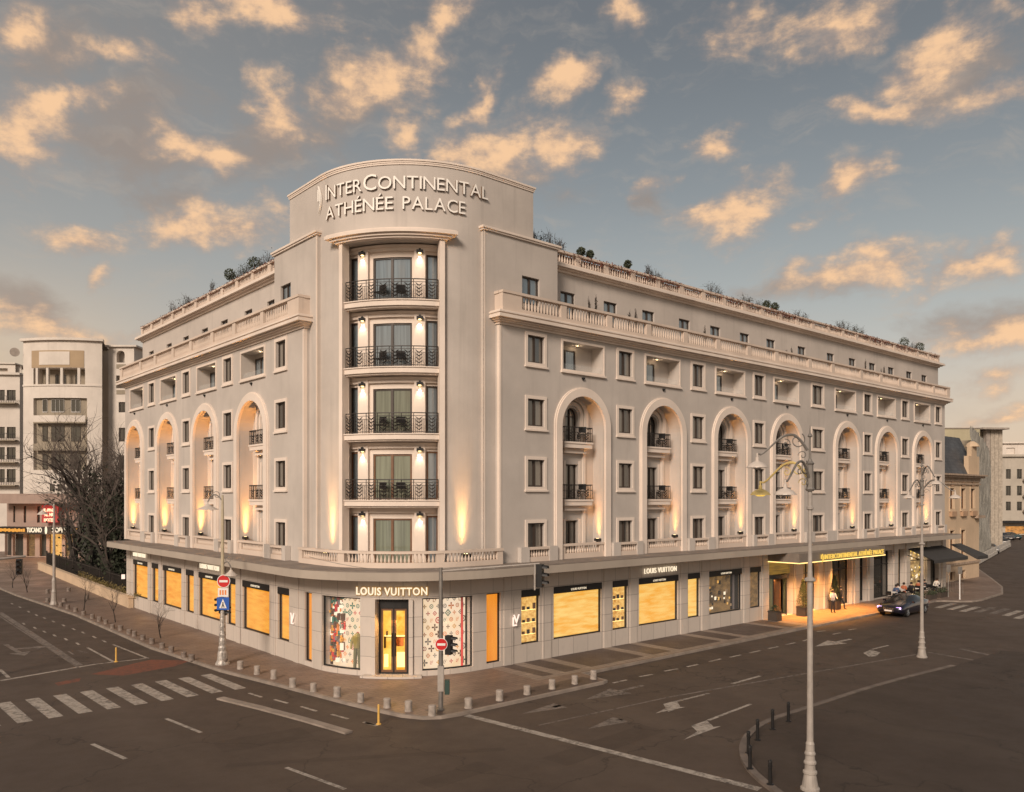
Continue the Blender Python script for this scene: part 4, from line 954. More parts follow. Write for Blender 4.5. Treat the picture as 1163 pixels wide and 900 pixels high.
B = MB(); B.box(WORLD, 7.7, 63.2, .75, 1.9, 17.60, 17.735); B.box(WORLD, .75, 1.9, 8.0, 39.4, 17.60, 17.735); part(B, 'terrace_floor', M_ROOF)
# ---- attic storey
XA1, LA1 = 64.6, 38.9
at_R = [13.74,17.3,20.8,24.45,27.85,31.35,34.75,39.1,43.55,47.2,50.8,54.4,58.1,61.4]
at_L = [14.6,17.9,21.75,25.2,28.9,32.5,36.7]
for F, u0, u1, L in ((FA_R, 11.9, XA1, at_R), (FA_L, 12.0, LA1, at_L)):
    hs = [(c-.58, c+.58, 18.5, 20.0, .25) for c in L]
    B = MB(); wall(B, F, u0, u1, 17.7, 21.15, hs); B.quad(F, (u1,0,17.7), (u1,10,17.7), (u1,10,21.15), (u1,0,21.15)); part(B, 'attic_wall', M_WALL)
    for c in L: win(F, c, 18.5, 1.16, 1.5, glassm=M_GLASSS, surround=False, rec=.12).name = 'attic_window'
    B = MB()
    for p, z0, z1 in ((.12,21.02,21.15),(.30,21.15,21.22),(.48,21.22,21.38),(.40,21.38,21.44)): B.box(F, u0, u1+p, -p, 1.5, z0, z1)
    part(B, 'roof_cornice', M_TRIM)
    B = MB(); n = int((u1-u0)/2.35); piers = [u0+.2+i*(u1-u0-.4)/n for i in range(n+1)]
    balustrade(B, Frame(F.kind, F.a-.12), u0, u1, 0, .2, 21.44, 22.22, piers, .42, .21, .14, .12); 
    Fe = Frame('L' if F.kind == 'R' else 'R', u1-.2); balustrade(B, Fe, YA+.2, YA+9, 0, .2, 21.44, 22.22, [YA+.2+2.3*i for i in range(4)], .42, .21, .14, .12)
    part(B, 'roof_balustrade', M_BALU)
B = MB(); B.prism([(1.9,14),(1.9,39),(16,39),(16,16),(64.6,16),(64.6,1.95),(14,1.95)], 21.25, 21.42); part(B, 'roof', M_ROOF)
B = MB(); B.box(WORLD, XF0+.5, XF1, YU+4.5, YU+14, 5, 21.2); B.box(WORLD, YU+4.5, YU+14, LF0+.5, LF1, 5, 21.2); B.box(WORLD, 2.5, XE, 14, 14.1, 0, 5); B.box(WORLD, 14, 14.1, 4, YE, 0, 5); B.box(WORLD, XE-.05, XE, .1, 14, 0, 4.6); B.box(WORLD, .1, 14, YE-.05, YE, 0, 4.6)
part(B, 'rear_wall', M_WALL)

# ================================================================= corner tower
TC, TR = 7.1, 6.0; FT = Frame('P', TC, TC, TR); TZ = 24.72
BA, BB = 199.0, 245.6; FB_ = Frame('P', TC, TC, TR-.78)
B = MB(); wall(B, FT, 180, 270, 5.04, TZ, [(BA, BB, 5.05, 20.98, .001)], du=2.5); wall(B, FR(YT), TC, 10.4, 5.04, TZ); wall(B, FL(YT), TC, 10.6, 5.04, TZ)
B.quad(WORLD, (10.4,YT,17), (10.4,10,17), (10.4,10,TZ), (10.4,YT,TZ)); B.quad(WORLD, (YT,10.6,17), (10,10.6,17), (10,10.6,TZ), (YT,10.6,TZ)); B.quad(WORLD, (10.4,10,17), (10,10.6,17), (10,10.6,TZ), (10.4,10,TZ))
for a_, b_ in ((BA, 193.3), (BB, 251.2)):
    p, q = FT(a_, 0, 0), FB_(b_, 0, 0); B.face([(p[0],p[1],5.05),(q[0],q[1],5.05),(q[0],q[1],20.98),(p[0],p[1],20.98)], [(0,5.05),(1,5.05),(1,20.98),(0,20.98)])
for i in range(12):
    a, b = BA+(BB-BA)*i/12, BA+(BB-BA)*(i+1)/12; B.face([FT(a,-.002,20.979), FT(b,-.002,20.979), FB_(193.3+57.9*(i+1)/12,0,20.979), FB_(193.3+57.9*i/12,0,20.979)])
part(B, 'tower_wall', M_WALL, weld=True, smooth=False)
B = MB()
for p, z0, z1 in ((.045,TZ-.10,TZ-.02),(.11,TZ+.06,TZ+.15),(.07,TZ-.02,TZ+.06)):
    B.box(Frame('P', TC, TC, TR+p), 180, 270, 0, .5, z0, z1, 36); B.box(FR(YT-p), TC, 10.4+p, 0, .5, z0, z1); B.box(FL(YT-p), TC, 10.6+p, 0, .5, z0, z1)
part(B, 'tower_coping', M_TRIM)
B = MB(); P_ = [FT(a, .4, 0)[:2] for a in range(180, 271, 6)]; B.prism(P_+[(10.3,1.5),(10.3,9.9),(9.9,10.5),(1.5,10.5)], TZ-.6, TZ-.5); part(B, 'tower_roof', M_ROOF)
# tall piers either side of the tower
def pier(F, u0, u1, wu, zt):
    B = MB(); wall(B, F, u0, u1, 5.04, zt, [(wu-.62, wu+.62, 18.55, 20.0, .28)] if wu else []); B.quad(F, (u0,.6,5.04), (u0,0,5.04), (u0,0,zt), (u0,.6,zt)); B.quad(F, (u1,0,17.6), (u1,1.2,17.6), (u1,1.2,zt), (u1,0,zt)); part(B, 'tower_pier', M_WALL)
    B = MB(); B.box(F, u0-.09, u1+.12, -.10, 4.0, zt-.02, zt+.07); B.box(F, u0-.15, u1+.18, -.16, 4.05, zt+.07, zt+.18); part(B, 'pier_coping', M_TRIM)
    win(F, wu, 18.55, 1.24, 1.45, glassm=M_GLASSS, surround=False, rec=.13)
pier(FR(YP), 6.85, 12.0, 10.05, 21.85); pier(FL(YP), 7.09, 12.1, 10.7, 21.85)
# light on the return faces painted as pale strips where the fronts step forward
B = MB(); B.box(FR(YP-.02), 6.85, 6.95, 0, .05, 5.05, 21.8); B.box(FR(YU-.03), XF0-.01, XF0+.12, 0, .2, 5.05, 17.1); B.box(FL(YP-.02), 7.08, 7.18, 0, .05, 5.05, 21.8); B.box(FL(YU-.03), LF0-.01, LF0+.12, 0, .2, 5.05, 17.1); part(B, 'lit_face_strip', M_TRIM)
# bay between the pilasters
B = MB(); B.box(FT, BA-2.0, BA, -.22, .3, 5.04, 20.98); part(B, 'bay_pilaster', M_TRIM)
B = MB(); B.box(FT, BB, BB+2.4, -.22, .3, 5.04, 20.98); part(B, 'bay_pilaster', M_TRIM)
B = MB()
for e, z0, z1 in ((.10,20.98,21.08),(.22,21.08,21.20),(.36,21.20,21.36),(.32,21.36,21.41)): B.box(FT, BA-2.4-e*16, BB+2.4+e*14, -.22-e, .3, z0, z1, 20)
part(B, 'bay_hood', M_TRIM)
FB = Frame('P', TC, TC, TR-.78)
SL = [8.27, 11.53, 14.79, 18.07]; FLR = [5.06]+SL
ops = [(BA-4.6+.0, 201.9), (209.2, 233.6), (239.9, 247.6)]
BCOLS = [(202.3, 208.6), (233.9, 239.6)]
GM = [M_GLASSG, M_GLASSG, M_GLASSG, M_GLASSS, M_GLASSS]
B = MB(); hs = []
for zf in FLR:
    hs += [(195.2,201.6,zf+.03,zf+2.42,.14), (210.6,232.6,zf+.03,zf+2.28,.14), (240.4,247.2,zf+.03,zf+2.42,.14)]
wall(B, FB, 193.5, 251, 5.04, 20.98, hs, du=2.5); part(B, 'bay_wall', M_TRIM)  # paler trim stucco puts the brightness of the recess into the colour
B = MB()
for zf in FLR:
    for a, b in BCOLS: B.box(FB, a, b, -.20, .01, zf, zf+2.72, 3)
    B.box(FB, 194, 250.5, -.25, .01, zf+2.72, zf+2.84, 20); B.box(FB, 194, 250.5, -.16, .01, zf+2.56, zf+2.72, 20)
part(B, 'bay_columns', M_TRIM)
for k, zf in enumerate(FLR):
    for j, (a, b, h) in enumerate(((195.3,201.5,2.39),(210.7,232.5,2.25),(240.5,247.1,2.39))):
        B = MB(); t = .9; n = 1 if j != 1 else 6; z0 = zf+.03
        B.box(FB, a, a+t, .06, .14, z0, z0+h); B.box(FB, b-t, b, .06, .14, z0, z0+h); B.box(FB, a+t, b-t, .06, .14, z0, z0+.07, n); B.box(FB, a+t, b-t, .06, .14, z0+h-.08, z0+h, n)
        if j == 1: m = (a+b)/2; B.box(FB, m-.7, m+.7, .05, .13, z0, z0+h)
        w = part(B, 'bay_window', M_BROWN if k < 2 else M_FRAME)
        g = MB(); nn = 6
        for i in range(nn): p, q = a+(b-a)*i/nn, a+(b-a)*(i+1)/nn; g.quad(FB, (p,.11,z0), (q,.11,z0), (q,.11,z0+h), (p,.11,z0+h))
        part(g, 'pane', M_GLASSS if (j != 1 or k > 2) else M_GLASSG, w)
    for a, b in BCOLS:
        m = (a+b)/2; p = FB(m, -.30, zf+2.36)
        o = copy_t(TREE['u'], H); o.location = FB(m, -.26, zf+2.52); o.rotation_euler = (R(180), 0, FB.rot(m))
        l = lamp('SPOT', 'column_downlight', p, 62, (1,.83,.62), spot_size=R(74), spot_blend=1, shadow_soft_size=.04); aim(l, Vector(FB(m, -.18, zf+.6))-l.location)
for k, zf in enumerate(SL):
    B = MB(); B.box(FT, BA+.02, BB-.02, -.06, .77, zf-.30, zf-.05, 14); B.box(FT, BA+.02, BB-.02, -.12, .77, zf-.05, zf, 14); B.box(FT, BA+.02, BB-.02, .06, .77, zf-.38, zf-.30, 14)
    sl = part(B, 'bay_balcony', M_TRIM)
    B = MB(); d0 = .02; h = 1.0; r = .02
    pts = lambda z, d=d0: [Vector(FT(BA+.3+(BB-BA-.6)*i/24, d, zf+z)) for i in range(25)]
    for z, rr in ((h, .028), (h-.14, .016), (h-.30, .014), (.08, .02)): B.path(pts(z), rr, 4)
    for i in range(0, 49):
        a = BA+.3+(BB-BA-.6)*i/48; p = Vector(FT(a, d0, zf)); B.tube(p, p+Vector((0,0,h if i % 6 == 0 else h-.3)), .018 if i % 6 == 0 else .010, n=4, cap=False)
    for c in [BA+(BB-BA)*x for x in (.05,.175,.31,.44,.56,.69,.80,.93)]:
        big = True
        for q in range(4):
            z = .17+q*.17
            for s in (-1, 1): B.box(FT, c+(0 if s > 0 else -1.7), c+(1.7 if s > 0 else 0), d0-.015, d0+.01, z, z+.01); B.tube(FT(c, d0-.01, zf+z), FT(c+s*1.6, d0-.01, zf+z+.13), .028, .02, 4)
    part(B, 'railing', M_IRON, sl)
# fix: the flat tick marks above were drawn at floor height of the tower frame; rails carry their own height
# ---- giant letters
B = MB(); LR = Frame('P', TC, TC, TR+.02)
def letters(B, runs, a0, a1, z, capf):
    """runs: list of (text, size); spread by their own widths over the arc a0..a1"""
    W_ = []
    for ch, s in runs:
        V, Fc = text_geo(ch, s, .045, .0); xs = [v[0] for v in V]; W_.append((V, Fc, min(xs), max(xs)-min(xs)) if V else (None, None, 0, s*.30))
    gap = .085; tot = sum(w[3] for w in W_)+gap*(len(W_)-1); k = (R(a1-a0)*TR)/tot; x = 0
    for V, Fc, x0, w in W_:
        if V:
            b = len(B.v)
            for v in V:
                a = a0+math.degrees((x+(v[0]-x0))*k/TR)
                if a <= 270: p = FT(a, -.075-v[2], z+v[1])
                else: p = (TC+R(a-270)*TR, YT-.075-v[2], z+v[1])
                B.v.append(p)
            for f in Fc: B.f.append(tuple(b+i for i in f)); B.m.append(0 if len({round(V[i][2],4) for i in f}) == 1 else 1); B.uv.append([(0,0)]*len(f))
        x += w+gap
letters(B, [('I',1.12)]+[(c,.90) for c in 'NTER']+[('C',1.12)]+[(c,.90) for c in 'ONTINENTAL'], 186.4, 271.0, 23.42, 0)
part(B, 'hotel_name_lettering', [M_LETTER, M_LEDGE]); B = MB()
letters(B, [(c,.90) for c in 'ATHÉNÉE'], 186.6, 224.4, 22.42, 0)
part(B, 'hotel_name_lettering', [M_LETTER, M_LEDGE]); B = MB()
letters(B, [(c,.90) for c in 'PALACE'], 228.8, 258.2, 22.42, 0)
part(B, 'hotel_name_lettering', [M_LETTER, M_LEDGE])
B = MB()   # leaf-shaped emblem: a tall curved blade beside a small upright
for i in range(12):
    t0, t1 = i/12, (i+1)/12
    def pt(t, o): return (178.6+3.6*math.sin(math.pi*(.08+t*.80))-o*(1-abs(2*t-1))*.9, 24.35-1.45*t)
    a, b, c, d = pt(t0,0), pt(t1,0), pt(t1,1), pt(t0,1)
    for q in ((a,b,c,d),): B.face([FT(u,-.14,z) for u, z in q]); B.face([FT(u,-.04,z) for u, z in q])
    B.face([FT(a[0],-.14,a[1]), FT(b[0],-.14,b[1]), FT(b[0],-.04,b[1]), FT(a[0],-.04,a[1])]); B.face([FT(c[0],-.14,c[1]), FT(d[0],-.14,d[1]), FT(d[0],-.04,d[1]), FT(c[0],-.04,c[1])])
B.box(FT, 179.2, 180.2, -.13, -.04, 23.55, 24.15)
part(B, 'hotel_emblem', M_LETTER)
# tower uplights
for a in (190.5, 257.0):
    o = copy_t(TREE['u'], H); o.location = FT(a, -.45, 5.5); o.rotation_euler = (0,0,FT.rot(a)); o.scale = (1.3,1.3,1.3)
    for en, sz, zt_, dd in ((80, 80, 12.0, -.20), (700, 42, 8.6, -.10), (3200, 22, 10.4, -.02)):
        l = lamp('SPOT', 'tower_uplight', FT(a, -.24, 5.74), en, (1,.50,.16), spot_size=R(sz), spot_blend=1, shadow_soft_size=.04); aim(l, Vector(FT(a, dd, zt_))-l.location)

# ================================================================= first-floor balustrades
FS = Frame('P', RC, RC, RC-.3)
B = MB(); balustrade(B, FS, 180, 270, 0, .2, 5.04, 5.84, [198.5, 250.5], .40, .19, .26, .12, n=24)
B2 = MB(); balustrade(B, FR(.3), RC, 7.6, 0, .2, 5.04, 5.84, [7.42], .36, .19, .26, .12); balustrade(B, FL(.3), RC, 7.9, 0, .2, 5.04, 5.84, [7.72], .36, .19, .26, .12)
part(B, 'terrace_balustrade', M_BALU)
def parapets(F, Ws, As, ra):
    """solid blocks between, baluster panels under windows and inside arches"""
    Fo = Frame(F.kind, F.a-.32)
    for i, (c, w) in enumerate(Ws):
        lo = c-1.35 if i == 0 else As[i-1]+ra+.5; hi = As[i]-ra-.5 if i < len(As) else c+1.3
        if i == 0: lo = c-1.15 if F.kind == 'L' else c-1.3
        p = w/2+.12
        B = MB(); balustrade(B, Fo, c-p, c+p, .08, .26, 5.04, 5.80, (), .3, .19, .26, .12)
        part(B, 'terrace_balustrade', M_BALU)
        for a, b in ((lo, c-p-.002), (c+p+.002, hi)): B = MB(); B.box(Fo, a, b, 0, .30, 5.04, 5.82); part(B, 'parapet_block', M_WALL)
    for c in As:
        B = MB(); balustrade(B, F, c-ra+.002, c+ra-.002, .0, .2, 5.045, 5.86, [c-ra+.2, c+ra-.2], .3, .19, .30, .12); part(B, 'terrace_balustrade', M_BALU)
parapets(F1R, Wr, Ar, RA); parapets(F1L, Wl, Al, 1.85)
# ------------------------------------------------------------------ street furniture
ORD = ['first','second','third','fourth','fifth','sixth','seventh','eighth','ninth','tenth','eleventh','twelfth','thirteenth','fourteenth','fifteenth','sixteenth','seventeenth','eighteenth','nineteenth','twentieth']
def stone_bollard(M, r=.19, h=.46):
    B = MB(); B.lathe((0,0,0), [(r*1.06,0),(r*1.06,.04),(r,.05),(r*.98,h*.75),(r*1.02,h*.8),(r*1.02,h*.93),(r*.9,h),(.02,h+.015)], 14)
    return B.build('stone_bollard', M, smooth=False, weld=True)
bl, bd = stone_bollard(M_STONEB, .145, .40), stone_bollard(M_STONED, .15, .32); first = [True, True]
def bollard(x, y, label, group, dark=0):
    if first[dark]: o = (bl, bd)[dark]; first[dark] = False
    else: o = (bl, bd)[dark].copy(); COL.objects.link(o)
    o.location = (x, y, ZP); o.rotation_euler = (0,0,random.random()*3); s = random.uniform(.93,1.07); o.scale = (s,s,s*random.uniform(.92,1.06)); tag(o, label, 'bollard', group); return o
bright = [(383,791.5),(409.8,797.5),(439.7,804),(464,808)]
for i, p in enumerate([(356,785.8)]+bright): bollard(*G(*p,0), 'pale stone bollard %s along the left kerb counting from below the left display window' % ORD[i], 'pale stone bollards round the shop corner')
bollard(*G(490.8,813,0), 'pale stone bollard standing close to the foot of the no entry sign post', 'pale stone bollards round the shop corner')
for i, p in enumerate([(532,804.5),(567.4,795.8),(598.6,789),(627,782.7),(652.7,777),(674,771.5)]): bollard(*G(*p,0), 'pale stone bollard on right kerb, %s to the right of the no entry sign post' % ORD[i], 'pale stone bollards along the right kerb')
for i, p in enumerate([(273,760),(292,766),(311,771),(332.5,780.8)]): bollard(*G(*p,0), 'pale stone bollard on the left kerb, %s right of the silver wrapped lamp post' % ORD[i], 'pale stone bollards along the left kerb')
lf = [(255,755),(236.5,748),(222,745),(208,739),(195,735),(184,730),(171,726),(161,722),(150,720),(139,716),(128,714),(121,709),(113,706),(105,703),(95,699),(86,695),(77,692),(69,689),(62,686.5),(54,684)]
for i, (px, py) in enumerate(lf):
    x, y = G(px, py, 0); bollard(-3.85 if x > -3.85 and y > 10 else x, y, 'dark stone stub on the left kerb, %s going away from the silver wrapped lamp post' % ORD[i], 'dark stone stubs along the left kerb', 1)
for i, (px, py) in enumerate([(54,674),(78,672),(73,684),(99,681),(123,677)]): bollard(*G(px, py, 0), 'dark stone stub within the left pavement, %s from the far lamp post' % ORD[i], 'dark stone stubs in the pavement', 1)
# black steel posts on the island
pb = MB(); pb.lathe((0,0,0), [(.11,0),(.11,.03),(.055,.05),(.055,.52),(.065,.53),(.065,.60),(.055,.61),(.055,.66),(.07,.67),(.06,.72),(.02,.74)], 10)
post0 = pb.build('steel_bollard', M_BLACK); names = ['nearest the tall lamp post base on the island side', 'at the tip of the island curve, the lower one', 'at the tip of the island curve, the upper one', 'third up the island kerb from the tip', 'fourth up the island kerb from the tip', 'farthest up the island kerb from the tip']
for i, p in enumerate([(874.7,891.6),(851.8,873.6),(850,855.6),(860.4,840.8),(877.4,828.6),(895.4,819.6)]):
    o = post0 if i == 0 else post0.copy()
    if i: COL.objects.link(o)
    x, y = G(*p, ZI); o.location = (x, y, ZI if i != 2 else ZI); tag(o, 'black steel bollard '+names[i], 'bollard', 'black steel bollards on the traffic island')
for p, lb in (((430,823),'yellow flexible post in the road below the left display window'), ((131.8,752),'yellow flexible post at the stop line beside the red cycle patch')):
    B = MB(); B.lathe((0,0,0), [(.10,0),(.10,.03),(.045,.05),(.04,.72),(.03,.75)], 10); o = B.build('flexible_post', M_YEL); o.location = (*G(*p), ZR); tag(o, lb, 'post')
# three-armed street lamps
def big_lamp(loc, arms, label, h=10.2):
    r = empty('street_lamp', loc, 0, label, 'street lamp', 'tall ornate street lamps with three arms')
    B = MB(); B.lathe((0,0,0), [(.27,0),(.27,.06),(.23,.10),(.19,.34),(.165,.46),(.20,.48),(.20,.54),(.15,.58),(.145,.74),(.175,.76),(.175,.81),(.14,.86),(.13,1.0),(.155,1.02),(.155,1.06),(.125,1.12),(.12,1.30),(.125,1.32),(.095,1.40),
                                (.082,3.2),(.078,5.98),(.16,6.02),(.16,6.07),(.075,6.13),(.062,6.4),(.052,8.05),(.10,8.08),(.10,8.14),(.065,8.18),(.062,8.6)], 16); B.build('post', M_POST, r, smooth=False, weld=True)
    B = MB(); B.lathe((0,0,0), [(.10,8.6),(.13,8.66),(.10,8.72),(.09,9.35),(.12,9.40),(.07,9.46),(.035,9.55),(.03,10.15),(.07,10.18),(.025,10.28),(.010,10.5)], 12); B.build('head_cage', M_POSTG, r, weld=True)
    for ang, z0, up, L, warm in arms:
        a = math.atan2(RGT[1], RGT[0])+R(ang); d = Vector((math.cos(a), math.sin(a), 0))
        pts = []
        for i in range(15):
            t = i/14; x = L*t; z = z0+float(np.interp(t, [0,.1,.2,.3,.4,.5,.6,.7,.8,.9,.96,1], [0,.22,.38,.45,.44,.38,.28,.14,.0,-.12,-.15,-.11]))
            pts.append(d*(.08+x)+Vector((0,0,z)))
        B = MB(); B.path(pts, [.045-.02*i/14 for i in range(15)], 6)
        def scroll(c, r0, turns, s0, rr=.018):
            q = [c+d*(r0*(1-k/26)*math.cos(s0+turns*2*math.pi*k/22))+Vector((0,0,r0*(1-k/26)*math.sin(s0+turns*2*math.pi*k/22))) for k in range(23)]; B.path(q, rr, 5)
        scroll(d*.38+Vector((0,0,z0+.28)), .24, 1.3, 2.2); scroll(pts[6]+Vector((0,0,-.25)), .15, 1.2, 1.3, .014); scroll(d*.22+Vector((0,0,z0-.15)), .14, 1.1, 0, .014)
        arm = B.build('arm', M_POSTG if not warm else M_SHADEY, r)
        e = pts[-1]; B = MB(); B.lathe((0,0,0), [(.03,.02),(.025,-.10),(.055,-.11),(.05,-.20),(.08,-.22),(.15,-.25),(.24,-.31),(.29,-.37),(.30,-.40),(.24,-.40)], 18); s = B.build('shade', M_SHADEY if warm else M_SHADE, arm, smooth=False, weld=True); s.location = e
        B = MB(); B.lathe((0,0,0), [(.08,-.44),(.16,-.40),(.16,-.39)], 12); b = B.build('bulb', M_SIGNG if warm else M_WHITE, s)
    return r
big_lamp((*G(920,897,ZI), ZI), [(180+6, 9.78, .62, 1.5, 0), (180-50, 9.0, .62, 1.55, 1), (180+46, 9.0, .62, 1.5, 0)], 'tall pale street lamp in the right foreground on the traffic island, three curved arms')
big_lamp((*G(1047,746.8,ZR), ZR), [(268, 9.70, .62, 1.45, 0), (220, 8.98, .62, 1.5, 0), (321, 8.98, .62, 1.5, 0)], 'tall pale street lamp farther back in the road before the parked car, three curved arms')
# silver-wrapped lamp post with signs, left
x, y = G(252.8,754.6,0)
r = empty('signal_lamp_post', (x,y,0), 0, 'silver wrapped lamp post with red and blue traffic signs by the left shop windows', 'street lamp')
B = MB(); B.lathe((0,0,0), [(.36,0),(.36,.05),(.27,.2),(.24,.6),(.20,.7),(.22,.85),(.17,.95),(.19,1.2),(.15,1.35),(.17,1.5),(.14,1.7),(.155,1.9),(.13,2.1),(.14,2.3),(.12,2.5),(.11,2.7)], 12); B.build('wrapped_base', plain('silver_wrap', (.42,.38,.34), .35, metal=.3, var=.5, scale=7, bump=.8), r)
B = MB(); B.lathe((0,0,0), [(.09,2.7),(.085,4.6),(.07,7.6),(.05,8.5)], 10); B.build('post', M_YEL if False else plain('post_cream', (.45,.38,.26), .5), r)
def swan(B, base, d, L, up, drop):
    q = [base+d*(L*t)+Vector((0,0,up*math.sin(math.pi*min(1,t*1.0)*.75)-drop*t*t)) for t in [i/10 for i in range(11)]]; B.path(q, .03, 6)
    c = base+d*.3+Vector((0,0,.3)); B.path([c+d*(.22*(1-k/20)*math.cos(k*.5))+Vector((0,0,.22*(1-k/20)*math.sin(k*.5))) for k in range(16)], .016, 5); return q[-1]
rt = Vector((RGT[0], RGT[1], 0))
B = MB(); e1 = swan(B, Vector((0,0,8.2)), -rt, .75, .45, .35); e2 = swan(B, Vector((0,0,4.95)), rt, .42, .3, .30); B.build('arm', M_POSTG, r)
for e, k in ((e1, 1.5), (e2, .9)):
    B = MB(); B.lathe((0,0,0), [(.03,0),(.03,-.1),(.08*k,-.13),(.13*k,-.2),(.33*k,-.36),(.36*k,-.40),(.30*k,-.40)], 16); s = B.build('shade', M_SHADE, r); s.location = e
FV = Frame('V', 0, 0, 0)
B = MB(); n = 24
def disc(B, F, u, z, rad, d, m, n=24, th=.015):
    P = [(u+rad*math.cos(2*math.pi*i/n), z+rad*math.sin(2*math.pi*i/n)) for i in range(n)]
    B.face([F(p[0], d, p[1]) for p in P], None, m); B.face([F(p[0], d+th, p[1]) for p in P][::-1], None, m)
    for i in range(n): a, b = P[i], P[(i+1)%n]; B.face([F(a[0],d,a[1]),F(b[0],d,b[1]),F(b[0],d+th,b[1]),F(a[0],d+th,a[1])], None, m)
zc = lambda py, dpt: CAMZ-(py-HY)*dpt/FOC
D1 = 40.9
disc(B, FV, .10, zc(660,D1), .33, -.14, 1); disc(B, FV, .10, zc(660,D1), .30, -.145, 0); B.box(FV, -.11, .31, -.158, -.148, zc(660,D1)-.055, zc(660,D1)+.055, 1, 1); B.build('no_entry_sign', [M_SIGNR, M_WHITE], r)
B = MB(); B.box(FV, -.18, .34, -.15, -.13, zc(677.5,D1), zc(667.8,D1), 1, 0)
for k in range(3): B.box(FV, -.10+k*.13, -.02+k*.13, -.156, -.151, zc(675.5,D1), zc(670,D1), 1, 1)
B.build('supplementary_plate', [M_WHITE, MOT[5]], r)
B = MB(); za, zb = zc(692.5,D1), zc(678.2,D1); B.box(FV, -.24, .38, -.15, -.13, za, zb, 1, 0); m_ = (za+zb)/2
B.face([FV(-.12,-.153,za+.09), FV(.26,-.153,za+.09), FV(.07,-.153,zb-.08)], None, 1)
B.box(FV, .045, .095, -.160, -.155, m_-.08, m_+.08, 1, 2); B.face([FV(-.01,-.160,za+.12),FV(.04,-.160,za+.12),FV(.09,-.160,m_),FV(.05,-.160,m_)], None, 2); B.face([FV(.11,-.160,za+.12),FV(.15,-.160,za+.12),FV(.09,-.160,m_),FV(.05,-.160,m_)], None, 2)
B.build('crossing_sign', [M_SIGNB, M_WHITE, M_BLACK], r)
def signal(parent, F, u, z, n=3, s=.30, hood=1, yaw=(0,-1)):
    B = MB(); B.box(F, u-s*.5, u+s*.5, -.14, .10, z, z+s*n); o = B.build('signal_head', M_BLACK, parent)
    for k in range(n):
        c = z+s*(k+.5); h = MB()
        for i in range(9):
            a, b = math.pi*i/9, math.pi*(i+1)/9; rr = s*.42
            h.face([F(u+rr*math.cos(a),-.14,c+rr*math.sin(a)),F(u+rr*math.cos(b),-.14,c+rr*math.sin(b)),F(u+rr*math.cos(b),-.36,c+rr*math.sin(b)-.03),F(u+rr*math.cos(a),-.36,c+rr*math.sin(a)-.03)])
        h.build('hood', M_BLACK, o)
        l = MB(); disc(l, F, u, c, s*.34, -.15, 0, 14, .008); l.build('lens', [plain('lens_dark', (.05,.03,.02), .2)] if 'lens' not in globals() else [globals()['lens']], o)
    return o
lens = plain('lens_glass', (.06,.035,.025), .25)
signal(r, Frame('V', 0,0,-60), -.15, 2.55, 3, .27); signal(r, Frame('V', 0,0,80), .10, 2.45, 2, .25)
# no entry sign post with signal arm at the corner
x, y = G(500.7,806.4,0); D2 = 32.2
r = empty('traffic_signal_post', (x,y,0), 0, 'grey signal post on the corner with a no entry sign and a long overhead arm', 'traffic signal')
B = MB(); B.lathe((0,0,0), [(.14,0),(.14,.04),(.10,.06),(.095,1.0),(.085,3.2),(.075,5.62)], 12); B.build('post', M_POSTG, r)
B = MB(); B.box(FV, -.12, .12, -.13, .10, .75, 1.75); B.build('control_box', M_POST, r)
B = MB(); disc(B, FV, .03, zc(731,D2), .245, -.14, 1); disc(B, FV, .03, zc(731,D2), .225, -.145, 0); B.box(FV, -.13, .19, -.158, -.148, zc(731,D2)-.045, zc(731,D2)+.045, 1, 1); B.build('no_entry_sign', [M_SIGNR, M_WHITE], r)
signal(r, Frame('V', RGT[0]*.30,RGT[1]*.30,70), 0, zc(743,D2), 3, .25); B = MB(); B.box(FV, .16, .34, -.1, .12, zc(788,D2), zc(772,D2)); B.build('pedestrian_signal', M_AWNG, r)
AE_ = Vector((RGT[0]*3.9, RGT[1]*3.9, 0)); B = MB(); B.tube((0,0,5.48), AE_+Vector((0,0,5.78)), .045, .03, 8); B.tube((0,0,5.60), AE_*.55+Vector((0,0,5.60)), .02, .02, 6); B.build('overhead_arm', M_POST, r)
FA2 = Frame('V', AE_.x, AE_.y, 70); ts = signal(r, FA2, 0, 4.86, 3, .30); ts.rotation_euler = (0,0,0)
B = MB(); B.box(Frame('V', AE_.x, AE_.y, 0), -.22, -.17, -.2, .3, 4.75, 5.75); B.build('backing_board', M_POST, r)
B = MB(); p = Vector((0,0,5.55)); q = Vector((-RGT[0]*6.2, -RGT[1]*6.2, 5.75)); qq = q+Vector((FWD[0]*4, FWD[1]*4, 0)); pts = [p.lerp(qq, i/12)-Vector((0,0,.25*math.sin(math.pi*i/12))) for i in range(13)]; B.path(pts, .012, 4); B.build('stay_wire', M_POSTG, r)
# thin lamp post far left, and the signal arm reaching in from the left edge
x, y = G(61.4,687,0); r = empty('slim_lamp_post', (x,y,0), 0, 'slim pale lamp post on the far left pavement before the red neon sign', 'street lamp')
B = MB(); B.lathe((0,0,0), [(.30,0),(.30,.06),(.22,.3),(.18,.9),(.20,1.0),(.15,1.2),(.16,1.9),(.11,2.1),(.10,4.5),(.07,7.9)], 10); B.build('post', M_POST, r)
B = MB(); e = swan(B, Vector((0,0,7.6)), -rt, .9, .5, .5); B.build('arm', M_POSTG, r); B = MB(); B.lathe((0,0,0), [(.03,0),(.08,-.1),(.38,-.35),(.40,-.40),(.3,-.40)], 14); s = B.build('shade', M_SHADE, r); s.location = e
D3 = 38.0; a = C2W(-22, D3); b = C2W(29, D3+1.5); zz = zc(637.5, D3)
r = empty('cantilever_signal', (*a, ZR), 0, 'pale horizontal signal arm entering at the left edge with dark signal at its end', 'traffic signal')
